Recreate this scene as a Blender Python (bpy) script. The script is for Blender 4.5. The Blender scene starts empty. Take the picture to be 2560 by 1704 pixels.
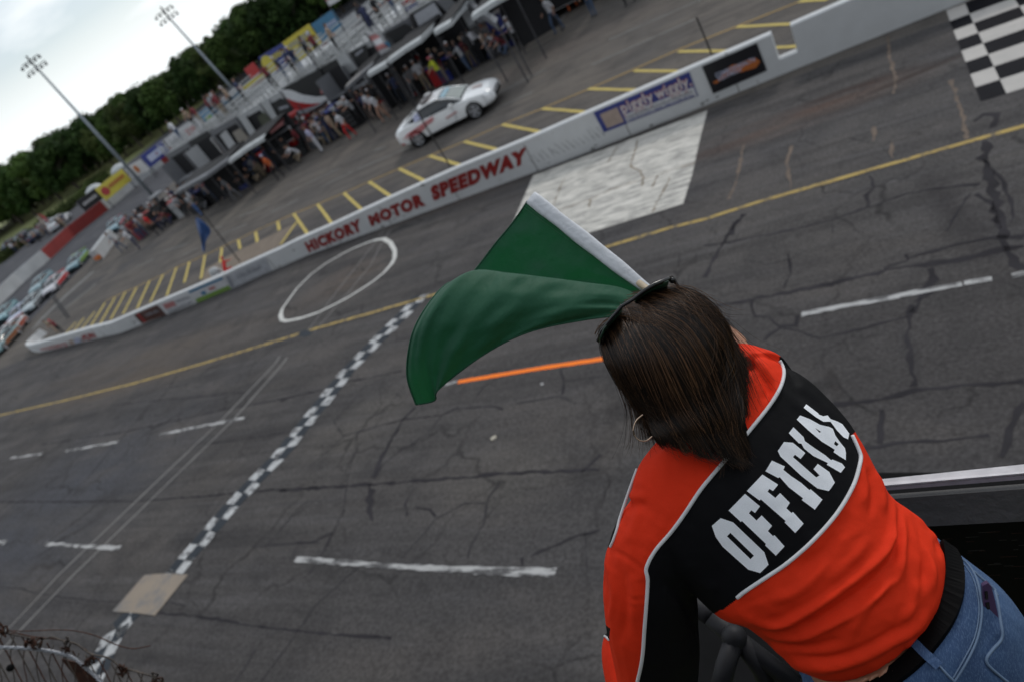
import bpy, bmesh, math, random
from math import radians, sin, cos, pi
from mathutils import Vector, Matrix
from mathutils.bvhtree import BVHTree
random.seed(7)
sc = bpy.context.scene
COL = sc.collection
# ------------------------------------------------------------------ camera
TW, TH, FP = 2560., 1704., 1707.
CAM = Vector((19.7539229, -17.45927168, 7.5))
CR = Vector((0.82790025, 0.28013145, -0.48590899)); CU = Vector((0.17849161, 0.6897096, 0.7017417)); CF = Vector((-0.53171602, 0.66770281, -0.52100963))
cd = bpy.data.cameras.new('camera'); cam = bpy.data.objects.new('camera', cd); COL.objects.link(cam); sc.camera = cam
m = Matrix((CR, CU, -CF)).transposed().to_4x4(); m.translation = CAM; cam.matrix_world = m
cd.lens = FP / TW * 36; cd.sensor_width = 36; cd.clip_start = .05; cd.clip_end = 3000
cd.dof.use_dof = True; cd.dof.focus_distance = 1.12; cd.dof.aperture_fstop = 3.7
sc.render.resolution_x = 1024; sc.render.resolution_y = 681
# ------------------------------------------------------------------ sky and sun
SUN_EL, SUN_AZ = 38, 8     # degrees, azimuth from +Y clockwise
w = bpy.data.worlds.new('World'); sc.world = w; w.use_nodes = True
nt = w.node_tree; nt.nodes.clear()
def N(nt, t, **k):
    n = nt.nodes.new(t)
    for a, b in k.items():
        if a.startswith('i_'): n.inputs[a[2:].replace('_', ' ')].default_value = b
        else: setattr(n, a, b)
    return n
sky = N(nt, 'ShaderNodeTexSky', sky_type='NISHITA', sun_disc=False, sun_elevation=radians(SUN_EL), sun_rotation=radians(SUN_AZ), altitude=300, air_density=1.0, dust_density=1.0, ozone_density=1.2)
bg = N(nt, 'ShaderNodeBackground'); bg.inputs['Strength'].default_value = .105
out = N(nt, 'ShaderNodeOutputWorld')
# soft cirrus bands mixed into the sky, laid out by direction
tc = N(nt, 'ShaderNodeTexCoord'); mp = N(nt, 'ShaderNodeMapping'); mp.inputs['Scale'].default_value = (1.2, 3.5, 9.0); mp.inputs['Rotation'].default_value = (.0, .25, 0.6)
no = N(nt, 'ShaderNodeTexNoise'); no.inputs['Scale'].default_value = 1.6; no.inputs['Detail'].default_value = 5; no.inputs['Roughness'].default_value = .5
cr = N(nt, 'ShaderNodeValToRGB'); cr.color_ramp.elements[0].position = .44; cr.color_ramp.elements[1].position = .62
mx = N(nt, 'ShaderNodeMix', data_type='RGBA'); mx.inputs[7].default_value = (9.9, 10.35, 10.5, 1)
L = nt.links.new
L(tc.outputs['Generated'], mp.inputs['Vector']); L(mp.outputs[0], no.inputs['Vector']); L(no.outputs['Fac'], cr.inputs[0])
hz = N(nt, 'ShaderNodeMapRange'); hz.inputs[3].default_value = .42; hz.inputs[4].default_value = .97; L(cr.outputs[0], hz.inputs[0])
sx = N(nt, 'ShaderNodeSeparateXYZ'); L(tc.outputs['Generated'], sx.inputs[0]); hr = N(nt, 'ShaderNodeMapRange'); hr.inputs[1].default_value = .04; hr.inputs[2].default_value = .13; hr.inputs[3].default_value = .97; hr.inputs[4].default_value = .0; L(sx.outputs['Z'], hr.inputs[0])
mm_ = N(nt, 'ShaderNodeMath', operation='MAXIMUM'); L(hz.outputs[0], mm_.inputs[0]); L(hr.outputs[0], mm_.inputs[1]); L(mm_.outputs[0], mx.inputs[0]); L(sky.outputs[0], mx.inputs[6]); L(mx.outputs[2], bg.inputs['Color']); L(bg.outputs[0], out.inputs['Surface'])
ld = bpy.data.lights.new('sun', 'SUN'); ld.energy = 1.1; ld.angle = radians(12); ld.color = (1, .95, .88)
sun = bpy.data.objects.new('sun', ld); COL.objects.link(sun)
_a, _e = radians(SUN_AZ), radians(SUN_EL)
sd = Vector((sin(_a) * cos(_e), cos(_a) * cos(_e), sin(_e)))
sun.rotation_euler = sd.to_track_quat('Z', 'Y').to_euler()
vs = sc.view_settings; vs.view_transform = 'Standard'; vs.look = 'None'; vs.exposure = 0; vs.gamma = 1
# ------------------------------------------------------------------ picture-to-place helpers (rays through photo pixels, met with real surfaces)
TB = math.tan(radians(5.25))
def ray(x, y): return CF + CR * ((x - TW / 2) / FP) - CU * ((y - TH / 2) / FP)
def onz(x, y, z=0.):
    d = ray(x, y); return CAM + d * ((z - CAM.z) / d.z)
def onY(x, y, Y=0.):
    d = ray(x, y); return CAM + d * ((Y - CAM.y) / d.y)
def at(x, y, dist):                       # point at depth dist (along the view axis) on the ray of a pixel
    return CAM + ray(x, y) * dist
def G(x, y, up=0.):
    p = onz(x, y)
    if p.y < 0:
        d = ray(x, y); p = CAM + d * (-(CAM.z + TB * CAM.y) / (d.z + TB * d.y))
    p.z += up; return p
def gz(x, y): return -y * TB if y < 0 else 0.
def proj(p):
    q = p - CAM; k = q.dot(CF); return (TW / 2 + FP * q.dot(CR) / k, TH / 2 - FP * q.dot(CU) / k)
def Z(ox, oy, s, pts): return [(ox + a / s, oy + b / s) for a, b in pts]
# ------------------------------------------------------------------ object helpers
def tag(o, label=None, cat=None, group=None, kind=None):
    if label: o['label'] = label
    if cat: o['category'] = cat
    if group: o['group'] = group
    if kind: o['kind'] = kind
    return o
def obj(name, me, parent=None, mat=None, smooth=False):
    if isinstance(me, bmesh.types.BMesh):
        bm = me; me = bpy.data.meshes.new(name); bm.to_mesh(me); bm.free()
    if mat is not None:
        me.materials.clear()
        for q in (mat if isinstance(mat, (list, tuple)) else [mat]): me.materials.append(q)
    if smooth:
        for p in me.polygons: p.use_smooth = True
    o = bpy.data.objects.new(name, me); COL.objects.link(o)
    if parent: o.parent = parent
    return o
def mesh(name, vs, fs, mat, parent=None, smooth=False, mi=None):
    me = bpy.data.meshes.new(name); me.from_pydata([tuple(v) for v in vs], [], fs); me.update()
    if mi:
        for p, i in zip(me.polygons, mi): p.material_index = i
    return obj(name, me, parent, mat, smooth)
def empty(name, loc, rz=0.):
    o = bpy.data.objects.new(name, None); COL.objects.link(o); o.location = loc; o.rotation_euler = (0, 0, rz); o.empty_display_size = .2; return o
def copy_tree(o, parent=None):
    c = o.copy(); COL.objects.link(c); c.parent = parent
    for ch in [q for q in KIDS.get(o.name, o.children)]: copy_tree(ch, c)
    return c
KIDS = {}
class MB:
    """collects simple shapes into one mesh; mi = material index"""
    def __init__(s): s.v = []; s.f = []; s.m = []
    def add(s, vs, fs, mi=0):
        b = len(s.v); s.v += [Vector(v) for v in vs]; s.f += [tuple(b + i for i in f) for f in fs]; s.m += [mi] * len(fs); return s
    def box(s, c, d, mi=0, rz=0., M=None):
        x, y, z = d[0] / 2, d[1] / 2, d[2] / 2
        vs = [Vector((a * x, b * y, e * z)) for a in (-1, 1) for b in (-1, 1) for e in (-1, 1)]
        if M is None: M = Matrix.Rotation(rz, 3, 'Z')
        vs = [M @ v + Vector(c) for v in vs]
        return s.add(vs, [(0, 1, 3, 2), (4, 6, 7, 5), (0, 4, 5, 1), (2, 3, 7, 6), (0, 2, 6, 4), (1, 5, 7, 3)], mi)
    def tube(s, pts, r, n=8, mi=0, cap=True):
        pts = [Vector(p) for p in pts]; rr = r if isinstance(r, (list, tuple)) else [r] * len(pts)
        rings = []; up = None
        for i, p in enumerate(pts):
            t = (pts[min(i + 1, len(pts) - 1)] - pts[max(i - 1, 0)])
            if t.length < 1e-9: t = Vector((0, 0, 1))
            t.normalize()
            if up is None: up = Vector((0, 0, 1)) if abs(t.z) < .9 else Vector((1, 0, 0))
            a = t.cross(up)
            if a.length < 1e-6: a = t.cross(Vector((1, 0, 0)))
            a.normalize(); b = a.cross(t).normalized(); up = b
            rings.append([p + (a * cos(2 * pi * k / n) + b * sin(2 * pi * k / n)) * rr[i] for k in range(n)])
        vs = [v for r_ in rings for v in r_]; fs = []
        for i in range(len(pts) - 1):
            for k in range(n): fs.append((i * n + k, i * n + (k + 1) % n, (i + 1) * n + (k + 1) % n, (i + 1) * n + k))
        if cap: fs.append(tuple(range(n))[::-1]); fs.append(tuple((len(pts) - 1) * n + k for k in range(n)))
        return s.add(vs, fs, mi)
    def cyl(s, a, b, r, n=12, mi=0, r2=None): return s.tube([a, b], [r, r if r2 is None else r2], n, mi)
    def loft(s, rings, mi=0, cap=True, closed=True):
        n = len(rings[0]); vs = [v for r_ in rings for v in r_]; fs = []
        for i in range(len(rings) - 1):
            for k in range(n if closed else n - 1): fs.append((i * n + k, i * n + (k + 1) % n, (i + 1) * n + (k + 1) % n, (i + 1) * n + k))
        if cap: fs.append(tuple(range(n))[::-1]); fs.append(tuple((len(rings) - 1) * n + k for k in range(n)))
        return s.add(vs, fs, mi)
    def ico(s, c, r, sub=1, mi=0, sc_=(1, 1, 1)):
        bm = bmesh.new(); bmesh.ops.create_icosphere(bm, subdivisions=sub, radius=1)
        bm.verts.index_update()
        s.add([Vector(c) + Vector((v.co.x * sc_[0], v.co.y * sc_[1], v.co.z * sc_[2])) * r for v in bm.verts], [tuple(v.index for v in f.verts) for f in bm.faces], mi); bm.free(); return s
    def poly(s, pts, mi=0): return s.add(pts, [tuple(range(len(pts)))], mi)
    def prism(s, pts, off, mi=0):
        n = len(pts); off = Vector(off); vs = [Vector(p) for p in pts] + [Vector(p) + off for p in pts]
        return s.add(vs, [tuple(range(n))[::-1], tuple(range(n, 2 * n))] + [(i, (i + 1) % n, n + (i + 1) % n, n + i) for i in range(n)], mi)
    def build(s, name, mat, parent=None, smooth=False):
        o = mesh(name, s.v, s.f, mat, parent, smooth, s.m)
        return o
def fix_normals(o):
    bm = bmesh.new(); bm.from_mesh(o.data); bmesh.ops.recalc_face_normals(bm, faces=bm.faces); bm.to_mesh(o.data); bm.free()
# ------------------------------------------------------------------ materials
_mats = {}
def MAT(name, col, rough=.6, metal=0., var=.12, scale=6., bump=0., bscale=40., spec=.5, trans=0., alpha=1., sheen=0., coat=0.):
    if name in _mats: return _mats[name]
    m = bpy.data.materials.new(name); m.use_nodes = True; nt = m.node_tree; b = nt.nodes['Principled BSDF']
    b.inputs['Roughness'].default_value = rough; b.inputs['Metallic'].default_value = metal; b.inputs['Specular IOR Level'].default_value = spec
    if trans: b.inputs['Transmission Weight'].default_value = trans
    if alpha < 1: b.inputs['Alpha'].default_value = alpha
    if sheen: b.inputs['Sheen Weight'].default_value = sheen
    if coat: b.inputs['Coat Weight'].default_value = coat; b.inputs['Coat Roughness'].default_value = .1
    tc = N(nt, 'ShaderNodeTexCoord')
    no = N(nt, 'ShaderNodeTexNoise'); no.inputs['Scale'].default_value = scale; no.inputs['Detail'].default_value = 5
    nt.links.new(tc.outputs['Object'], no.inputs['Vector'])
    mr = N(nt, 'ShaderNodeMapRange'); mr.inputs[1].default_value = .3; mr.inputs[2].default_value = .7; mr.inputs[3].default_value = 1 - var; mr.inputs[4].default_value = 1 + var
    nt.links.new(no.outputs['Fac'], mr.inputs[0])
    mx = N(nt, 'ShaderNodeMix', data_type='RGBA', blend_type='MULTIPLY'); mx.inputs[0].default_value = 1; mx.inputs[6].default_value = (*col, 1)
    nt.links.new(mr.outputs[0], mx.inputs[7]); nt.links.new(mx.outputs[2], b.inputs['Base Color'])
    if bump:
        n2 = N(nt, 'ShaderNodeTexNoise'); n2.inputs['Scale'].default_value = bscale; n2.inputs['Detail'].default_value = 4
        nt.links.new(tc.outputs['Object'], n2.inputs['Vector'])
        bp = N(nt, 'ShaderNodeBump'); bp.inputs['Strength'].default_value = bump; bp.inputs['Distance'].default_value = .01
        nt.links.new(n2.outputs['Fac'], bp.inputs['Height']); nt.links.new(bp.outputs[0], b.inputs['Normal'])
    _mats[name] = m; return m
def noise_mask(nt, vec, scale, lo, hi, detail=4, sc=(1, 1, 1), rough=.55):
    mp = N(nt, 'ShaderNodeMapping'); mp.inputs['Scale'].default_value = sc; nt.links.new(vec, mp.inputs[0])
    n = N(nt, 'ShaderNodeTexNoise'); n.inputs['Scale'].default_value = scale; n.inputs['Detail'].default_value = detail; n.inputs['Roughness'].default_value = rough
    nt.links.new(mp.outputs[0], n.inputs['Vector'])
    r = N(nt, 'ShaderNodeMapRange'); r.inputs[1].default_value = lo; r.inputs[2].default_value = hi; nt.links.new(n.outputs['Fac'], r.inputs[0]); return r.outputs[0]
def mixc(nt, fac, a, b, blend='MIX'):
    x = N(nt, 'ShaderNodeMix', data_type='RGBA', blend_type=blend)
    for s, v in ((x.inputs[0], fac), (x.inputs[6], a), (x.inputs[7], b)):
        if hasattr(v, 'is_linked') or isinstance(v, bpy.types.NodeSocket): nt.links.new(v, s)
        elif isinstance(v, (int, float)): s.default_value = v
        else: s.default_value = (*v, 1)
    return x.outputs[2]
def mmath(nt, op, a, b=0.):
    x = N(nt, 'ShaderNodeMath', operation=op, use_clamp=op != 'SUBTRACT')
    for s, v in ((x.inputs[0], a), (x.inputs[1], b)):
        if isinstance(v, bpy.types.NodeSocket): nt.links.new(v, s)
        else: s.default_value = v
    return x.outputs[0]
def blob(nt, vec, c, sx, sy, rz, soft=.5):
    """soft elliptical stain or shade mask centred on a ground point"""
    mp = N(nt, 'ShaderNodeMapping', vector_type='TEXTURE'); mp.inputs['Location'].default_value = (c[0], c[1], 0); mp.inputs['Rotation'].default_value = (0, 0, rz); mp.inputs['Scale'].default_value = (sx, sy, 1e4)
    nt.links.new(vec, mp.inputs[0]); l = N(nt, 'ShaderNodeVectorMath', operation='LENGTH'); nt.links.new(mp.outputs[0], l.inputs[0])
    r = N(nt, 'ShaderNodeMapRange'); r.inputs[1].default_value = 1.; r.inputs[2].default_value = soft; nt.links.new(l.outputs['Value'], r.inputs[0]); return r.outputs[0]
def asphalt(name, base, tint, stains_shade=(), cracks=True, light=1.):
    m = bpy.data.materials.new(name); m.use_nodes = True; nt = m.node_tree; b = nt.nodes['Principled BSDF']
    g = N(nt, 'ShaderNodeNewGeometry').outputs['Position']
    c = mixc(nt, noise_mask(nt, g, .22, .35, .65, 5), base, tint)
    # tyre-polished streaks along the lanes
    c = mixc(nt, mmath(nt, 'MULTIPLY', noise_mask(nt, g, 1.0, .42, .68, 6, (.12, 1.8, 1)), .7), c, [v * .55 for v in base])
    c = mixc(nt, mmath(nt, 'MULTIPLY', noise_mask(nt, g, 1.0, .50, .72, 6, (.35, 5.5, 1)), .55), c, [v * 1.45 for v in base])
    c = mixc(nt, mmath(nt, 'MULTIPLY', noise_mask(nt, g, 1.0, .50, .70, 6, (.5, 9, 1)), .5), c, [v * .62 for v in base])
    c = mixc(nt, mmath(nt, 'MULTIPLY', noise_mask(nt, g, 1.3, .50, .75, 6), .45), c, [v * .6 for v in base])
    for (pc, sx, sy, rz, col, st, ns) in stains_shade:
        k = blob(nt, g, pc, sx, sy, rz, .2)
        k = mmath(nt, 'MULTIPLY', mmath(nt, 'MULTIPLY', k, noise_mask(nt, g, ns, .28, .5, 6, (.4, 2.0, 1))), st)
        c = mixc(nt, k, c, col)
    if cracks:
        mp = N(nt, 'ShaderNodeTexNoise'); mp.inputs['Scale'].default_value = 1.4; mp.inputs['Detail'].default_value = 4; nt.links.new(g, mp.inputs['Vector'])
        ad = N(nt, 'ShaderNodeVectorMath', operation='MULTIPLY_ADD'); nt.links.new(mp.outputs['Color'], ad.inputs[0]); ad.inputs[1].default_value = (.9, .9, 0); nt.links.new(g, ad.inputs[2])
        vo = N(nt, 'ShaderNodeTexVoronoi', feature='DISTANCE_TO_EDGE'); vo.inputs['Scale'].default_value = .55; nt.links.new(ad.outputs[0], vo.inputs['Vector'])
        r = N(nt, 'ShaderNodeMapRange'); r.inputs[1].default_value = .022; r.inputs[2].default_value = .006; nt.links.new(vo.outputs['Distance'], r.inputs[0])
        c = mixc(nt, mmath(nt, 'MULTIPLY', mmath(nt, 'MULTIPLY', r.outputs[0], noise_mask(nt, g, .6, .42, .6)), .7), c, [v * .35 for v in base])
        v2 = N(nt, 'ShaderNodeTexVoronoi', feature='DISTANCE_TO_EDGE'); v2.inputs['Scale'].default_value = 1.5; nt.links.new(ad.outputs[0], v2.inputs['Vector']); r2 = N(nt, 'ShaderNodeMapRange'); r2.inputs[1].default_value = .030; r2.inputs[2].default_value = .004; nt.links.new(v2.outputs['Distance'], r2.inputs[0])
        c = mixc(nt, mmath(nt, 'MULTIPLY', mmath(nt, 'MULTIPLY', r2.outputs[0], noise_mask(nt, g, .35, .50, .62)), .55), c, [v * .45 for v in base])
    c = mixc(nt, mmath(nt, 'MULTIPLY', noise_mask(nt, g, .55, .50, .68, 6, (.6, 1.3, 1)), .55), c, [base[0] * 1.5, base[1] * 1.42, base[2] * 1.3])
    c = mixc(nt, mmath(nt, 'MULTIPLY', noise_mask(nt, g, .8, .52, .66, 7, (1, 1, 1), .65), .5), c, [v * .62 for v in base])
    # aggregate grain
    n = N(nt, 'ShaderNodeTexNoise'); n.inputs['Scale'].default_value = 22; n.inputs['Detail'].default_value = 6; n.inputs['Roughness'].default_value = .72; nt.links.new(g, n.inputs['Vector'])
    r = N(nt, 'ShaderNodeMapRange'); r.inputs[1].default_value = .30; r.inputs[2].default_value = .70; r.inputs[3].default_value = .58 * light; r.inputs[4].default_value = 1.45 * light; nt.links.new(n.outputs['Fac'], r.inputs[0])
    c = mixc(nt, 1., c, r.outputs[0], 'MULTIPLY')
    nt.links.new(c, b.inputs['Base Color']); b.inputs['Roughness'].default_value = .92; b.inputs['Specular IOR Level'].default_value = .10
    bp = N(nt, 'ShaderNodeBump'); bp.inputs['Strength'].default_value = .35; bp.inputs['Distance'].default_value = .006
    nt.links.new(n.outputs['Fac'], bp.inputs['Height']); nt.links.new(bp.outputs[0], b.inputs['Normal']); return m
def paint(name, col, under, wear=.5, dirt=None, ws=(1, 1, 1), sc_=5., amt=.9):
    """worn road paint: chips let the asphalt colour through"""
    m = bpy.data.materials.new(name); m.use_nodes = True; nt = m.node_tree; b = nt.nodes['Principled BSDF']
    g = N(nt, 'ShaderNodeNewGeometry').outputs['Position']
    c = mixc(nt, mmath(nt, 'MULTIPLY', noise_mask(nt, g, 2.5, .35, .7, 5), .5), col, dirt or [v * .6 for v in col])
    k = mmath(nt, 'MULTIPLY', noise_mask(nt, g, sc_, wear, wear + .09, 8, ws, .7), amt)
    c = mixc(nt, k, c, under)
    nt.links.new(c, b.inputs['Base Color']); b.inputs['Roughness'].default_value = .85; b.inputs['Specular IOR Level'].default_value = .08; return m
def T3(v): return (v, v, v)
# ------------------------------------------------------------------ ground, track, pit lane
def px(pts): return [G(*p) for p in pts]
_st = G(2110, 235); _s2 = G(1980, 300); _s3 = G(300, 960); _s4 = G(860, 700); _s5 = G(2200, 620); _s6 = G(2330, 560); _s7 = G(400, 880); _s8 = G(1560, 380)
BROWN = (.075, .056, .046)
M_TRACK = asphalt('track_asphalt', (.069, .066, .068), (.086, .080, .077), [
    (_st, 1.9, .42, radians(6), (.035, .024, .022), .95, 1.2), (_s2, 3.2, .8, radians(4), (.095, .062, .05), .7, 1.0), (G(2280, 190), 1.5, .16, radians(14), (.03, .02, .018), .9, 1.),
    (_s3, 9, 1.5, radians(2), (.10, .082, .068), .8, .8), (_s4, 2.2, 1.3, 0, (.12, .085, .062), .5, 1.2), (_s7, 12, 1.2, 0, (.10, .084, .072), .7, .6),
    (G(1200, 480), 5, .5, radians(3), (.10, .08, .07), .6, 1.), (G(120, 1300), 5.5, 5, 0, (.065, .068, .08), .8, .2), (G(2380, 520), .35, 1.6, .2, (.03, .028, .03), .8, 2.), (G(2450, 640), .3, 1.2, .3, (.03, .028, .03), .8, 2.),
    (G(2300, 900), 7, 4.5, 0, (.058, .054, .054), .75, .25), (G(1500, 1500), 6, 3, 0, (.06, .058, .06), .6, .25), (G(900, 1050), 1.6, 1.0, .5, (.12, .11, .10), .5, .7), (G(1250, 1180), 1.5, .8, 0, (.115, .107, .098), .5, .8), (G(2270, 870), .12, .7, .1, (.045, .043, .045), .8, 3.), (G(2085, 960), .1, .45, .25, (.04, .036, .036), .8, 3.)])  # wide near-right patch puts slope shade and vignetting into the asphalt colour
M_PIT = asphalt('pit_asphalt', (.096, .089, .085), (.132, .117, .104), [((-2, 3, 0), 30, 1.2, 0, (.058, .056, .06), .7, .5), ((-14, 9, 0), 10, 1.6, 0, (.13, .115, .10), .6, .5), ((4, 11, 0), 14, 2, 0, (.125, .105, .094), .6, .5), ((-26, 8, 0), 10, 3.5, .3, (.055, .056, .062), .7, .4)], cracks=False)
M_BACK = asphalt('back_track_asphalt', (.07, .072, .082), (.085, .085, .094), cracks=False)
M_GRASS = MAT('dry_grass', (.14, .155, .05), .95, var=.35, scale=.35, bump=.4, bscale=3)
S = 900
mb = MB(); mb.poly([(-S, -60, 3.9), (S, -60, 3.9), (S, 0, -.03), (-S, 0, -.03)]); mb.poly([(-S, 0, -.03), (S, 0, -.03), (S, S, -.03), (-S, S, -.03)]); mb.poly([(-S, -S, 3.9), (S, -S, 3.9), (S, -60, 3.9), (-S, -60, 3.9)])
tag(mb.build('ground', M_GRASS), 'dry green and tan grass around the speedway', 'ground', kind='structure')
def gsheet(name, X0, X1, Y0, Y1, mat, n=1):
    return mesh(name, [(X0, Y0, gz(0, Y0)), (X1, Y0, gz(0, Y0)), (X1, Y1, gz(0, Y1)), (X0, Y1, gz(0, Y1))], [(0, 1, 2, 3)], mat)
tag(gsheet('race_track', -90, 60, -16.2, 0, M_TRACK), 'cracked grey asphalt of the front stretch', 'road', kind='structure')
tag(mesh('pit_road', [(-31, 0, 0), (60, 0, 0), (60, 90, 0), (-20, 90, 0), (-40, 40, 0), (-36, 14, 0)], [tuple(range(6))], M_PIT), 'grey brown asphalt of the pit lane and infield', 'pavement', kind='structure')
mesh_t = [onz(*p, .004) for p in []]
tag(mesh('far_track', [(-90, 0, .0), (-31, 0, .0), (-36, 14, .0), (-40, 40, .0), (-20, 90, .0), (-20, 110, 0), (-90, 110, 0)], [tuple(range(7))], M_BACK), 'dark asphalt of the track curving behind the infield', 'road', kind='structure')
# --- markings --------------------------------------------------------------
A_ = (.066, .064, .067)
M_YEL = paint('yellow_paint', (.42, .31, .11), (.12, .105, .09), .50, (.27, .19, .085))
M_YELP = paint('pit_yellow_paint', (.50, .40, .13), (.14, .12, .09), .62, (.36, .28, .12))
M_WHT = paint('white_paint', (.44, .44, .44), A_, .46, (.33, .33, .33), (.5, 2, 1), 4)
M_FADE = paint('faded_white_paint', (.20, .20, .195), (.10, .096, .094), .52, None, (.5, 2, 1), 3)
M_ORG = paint('orange_paint', (.95, .22, .035), (.6, .2, .08), .66, (.85, .2, .04))
M_CHKW = paint('chalk_white_paint', (.50, .51, .52), A_, .50, None, (1, 1, 1), 7)
M_CHKB = paint('black_check_paint', (.045, .052, .062), A_, .62)
M_TAR = MAT('crack_tar', (.036, .034, .038), .95, var=.25, scale=2, spec=.05)
M_TARL = MAT('thin_crack_tar', (.046, .044, .047), .95, var=.2, scale=2, spec=.05)
M_SEAM = paint('pale_seam_filler', (.23, .225, .22), A_, .62)
def ribbon(name, pts, wd, mat, up=.006, label='', cat='road marking', raw=False, jit=0., dens=0, parent=None):
    P = pts if raw else px(pts)
    if dens:
        Q = []
        for a, b in zip(P, P[1:]):
            k = max(1, int((b - a).length / dens)); Q += [a.lerp(b, i / k) for i in range(k)]
        P = Q + [P[-1]]
    n = len(P); W_ = wd if isinstance(wd, (list, tuple)) else [wd] * n
    if len(W_) != n: W_ = [W_[min(len(W_) - 1, int(i / (n - 1) * (len(W_) - 1) + .5))] for i in range(n)]
    vs = []
    for i, p in enumerate(P):
        t = P[min(i + 1, n - 1)] - P[max(i - 1, 0)]; t.z = 0; t.normalize(); s = Vector((-t.y, t.x, 0))
        j = random.uniform(-jit, jit); h = W_[i] / 2 * (1 + random.uniform(-jit, jit) * 2)
        for q in (p + s * (h + j * W_[i]), p - s * (h - j * W_[i])): vs.append((q.x, q.y, gz(q.x, q.y) + up))
    return vs, [(2 * i, 2 * i + 1, 2 * i + 3, 2 * i + 2) for i in range(n - 1)]
def mark(name, pts, wd, mat, label, up=.006, **k):
    vs, fs = ribbon(name, pts, wd, mat, up, **k); return tag(mesh(name, vs, fs, mat), label, 'road marking', kind='structure')
def quadmark(name, pts, mat, label, up=.006, cat='road marking'):
    P = px(pts); return tag(mesh(name, [(p.x, p.y, gz(p.x, p.y) + up) for p in P], [tuple(range(len(P)))], mat), label, cat, kind='structure')
mark('yellow_line', [(-60, 1052), (0, 1037), (170, 998), (340, 956), (500, 910), (740, 837), (783, 823), (934, 781), (1061, 744), (1300, 678), (1509, 620), (1677, 569), (1760, 549), (1897, 505), (2167, 428), (2400, 361), (2560, 316), (2700, 278)], .11, M_YEL, 'long worn yellow line along the track', jit=.05, dens=.5)
for i, (a, b) in enumerate([((401, 1085), (611, 1044)), ((166, 1126), (295, 1104)), ((27, 1144), (105, 1133)), ((2004, 786), (2405, 710)), ((2410, 709), (2480, 697)), ((2530, 690), (2640, 672))]):
    mark('lane_dash', [a, b], .10, M_WHT, 'white lane dash on the near side of the yellow line', jit=.08, dens=.1)
mark('lane_dash', [(1080, 966), (1146, 954)], .10, M_WHT, 'short white end of the orange dash under the flag', jit=.05, dens=.1)
mark('orange_dash', [(1144, 954), (1330, 923), (1500, 898), (1545, 891)], .10, M_ORG, 'bright orange stripe on the asphalt below the green flag', jit=.04, dens=.1)
for a, b in [((740, 1396), (1389, 1431)), ((115, 1358), (299, 1369)), ((-40, 1350), (14, 1355))]:
    mark('lane_dash', [a, ((a[0] * .6 + b[0] * .4), (a[1] * .6 + b[1] * .4) + (6 if a[0] > 700 else 1)), b], [.10, .085, .12], M_WHT, 'white lane dash nearest the flag stand', jit=.1, dens=.1)
# start line of offset squares
def along(P, d):
    for a, b in zip(P, P[1:]):
        l = (b - a).length
        if d <= l: return a.lerp(b, d / l), (b - a).normalized()
        d -= l
    return P[-1] + (P[-1] - P[-2]).normalized() * d, (P[-1] - P[-2]).normalized()
CL = px([(1055, 737), (1036, 759), (872, 923), (706, 1131), (600, 1240), (482, 1375), (440, 1430), (293, 1567), (230, 1700)])
TOT = sum((b - a).length for a, b in zip(CL, CL[1:])); PER = .30
wv, wf, bv, bf = [], [], [], []
k = 0; d = .05
while d < TOT:
    for side in (0, 1):
        (p0, t), (p1, t1) = along(CL, d), along(CL, d + PER)
        s0 = Vector((-t.y, t.x, 0)).normalized() * (1 if side else -1) * .27; s1 = s0
        q = [p0, p0 + s0, p1 + s1, p1]; q = [Vector((a.x + random.uniform(-.025, .025), a.y + random.uniform(-.025, .025), 0)) for a in q]
        V_, F_ = (wv, wf) if (k + side) % 2 else (bv, bf)
        V_ += [(a.x, a.y, gz(0, a.y) + .006) for a in q]; F_.append(tuple(len(V_) - 4 + i for i in range(4)))
    k += 1; d += PER
sl = empty('start_line', CL[0]); tag(sl, 'narrow line of offset white and dark squares across the track', 'road marking', kind='structure')
for nm, V_, F_, mm in (('white_squares', wv, wf, M_CHKW), ('dark_squares', bv, bf, M_CHKB)):
    mesh(nm, [Vector(v) - CL[0] for v in V_], F_, mm, sl)
quadmark('tan_patch', Z(0, 1350, 3.681, [(1335, 318), (1500, 306), (1735, 315), (1430, 692), (1260, 668), (1038, 655)]), paint('tan_patch_board', (.29, .245, .20), (.17, .175, .185), .47, (.24, .205, .175), sc_=1.2, amt=.7), 'pale tan square patch lying across the start line', up=.012, cat='patch')
for pts in ([(700, 890), (689, 907), (560, 1043), (153, 1430), (20, 1572), (-60, 1655)], [(718, 893), (706, 910), (580, 1052), (190, 1430), (40, 1585), (-30, 1665)]):
    mark('seam_line', pts, .062, M_SEAM, 'pale filled saw cut running across the track', up=.005, dens=.3, jit=.1)
for pts in ([(768, 830), (830, 745), (900, 655), (935, 610), (962, 572)], [(785, 830), (860, 745), (925, 665), (955, 608), (975, 575)]):
    mark('seam_line', pts, .03, M_SEAM, 'faint saw cut crossing the painted circle', up=.004, dens=.3, jit=.1)
quadmark('dark_spot', [(745, 838), (752, 828), (770, 825), (781, 829), (776, 838), (760, 843)], M_CHKB, 'small dark round spot on the yellow line', up=.009)
circ = [(959.2, 597.4), (976, 607), (987.2, 626.7), (987, 645), (979.6, 659.9), (960, 682), (933.7, 703.3), (904, 723), (869.9, 744.1), (830, 765), (793.4, 782.3), (755, 795), (716.8, 802.8), (705, 800), (701.5, 787.4), (706, 772), (716.8, 756.8), (742, 722), (775.5, 688), (815, 659), (857, 634.4), (882, 622), (908, 611), (935, 601), (959.2, 597.4)]
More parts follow.
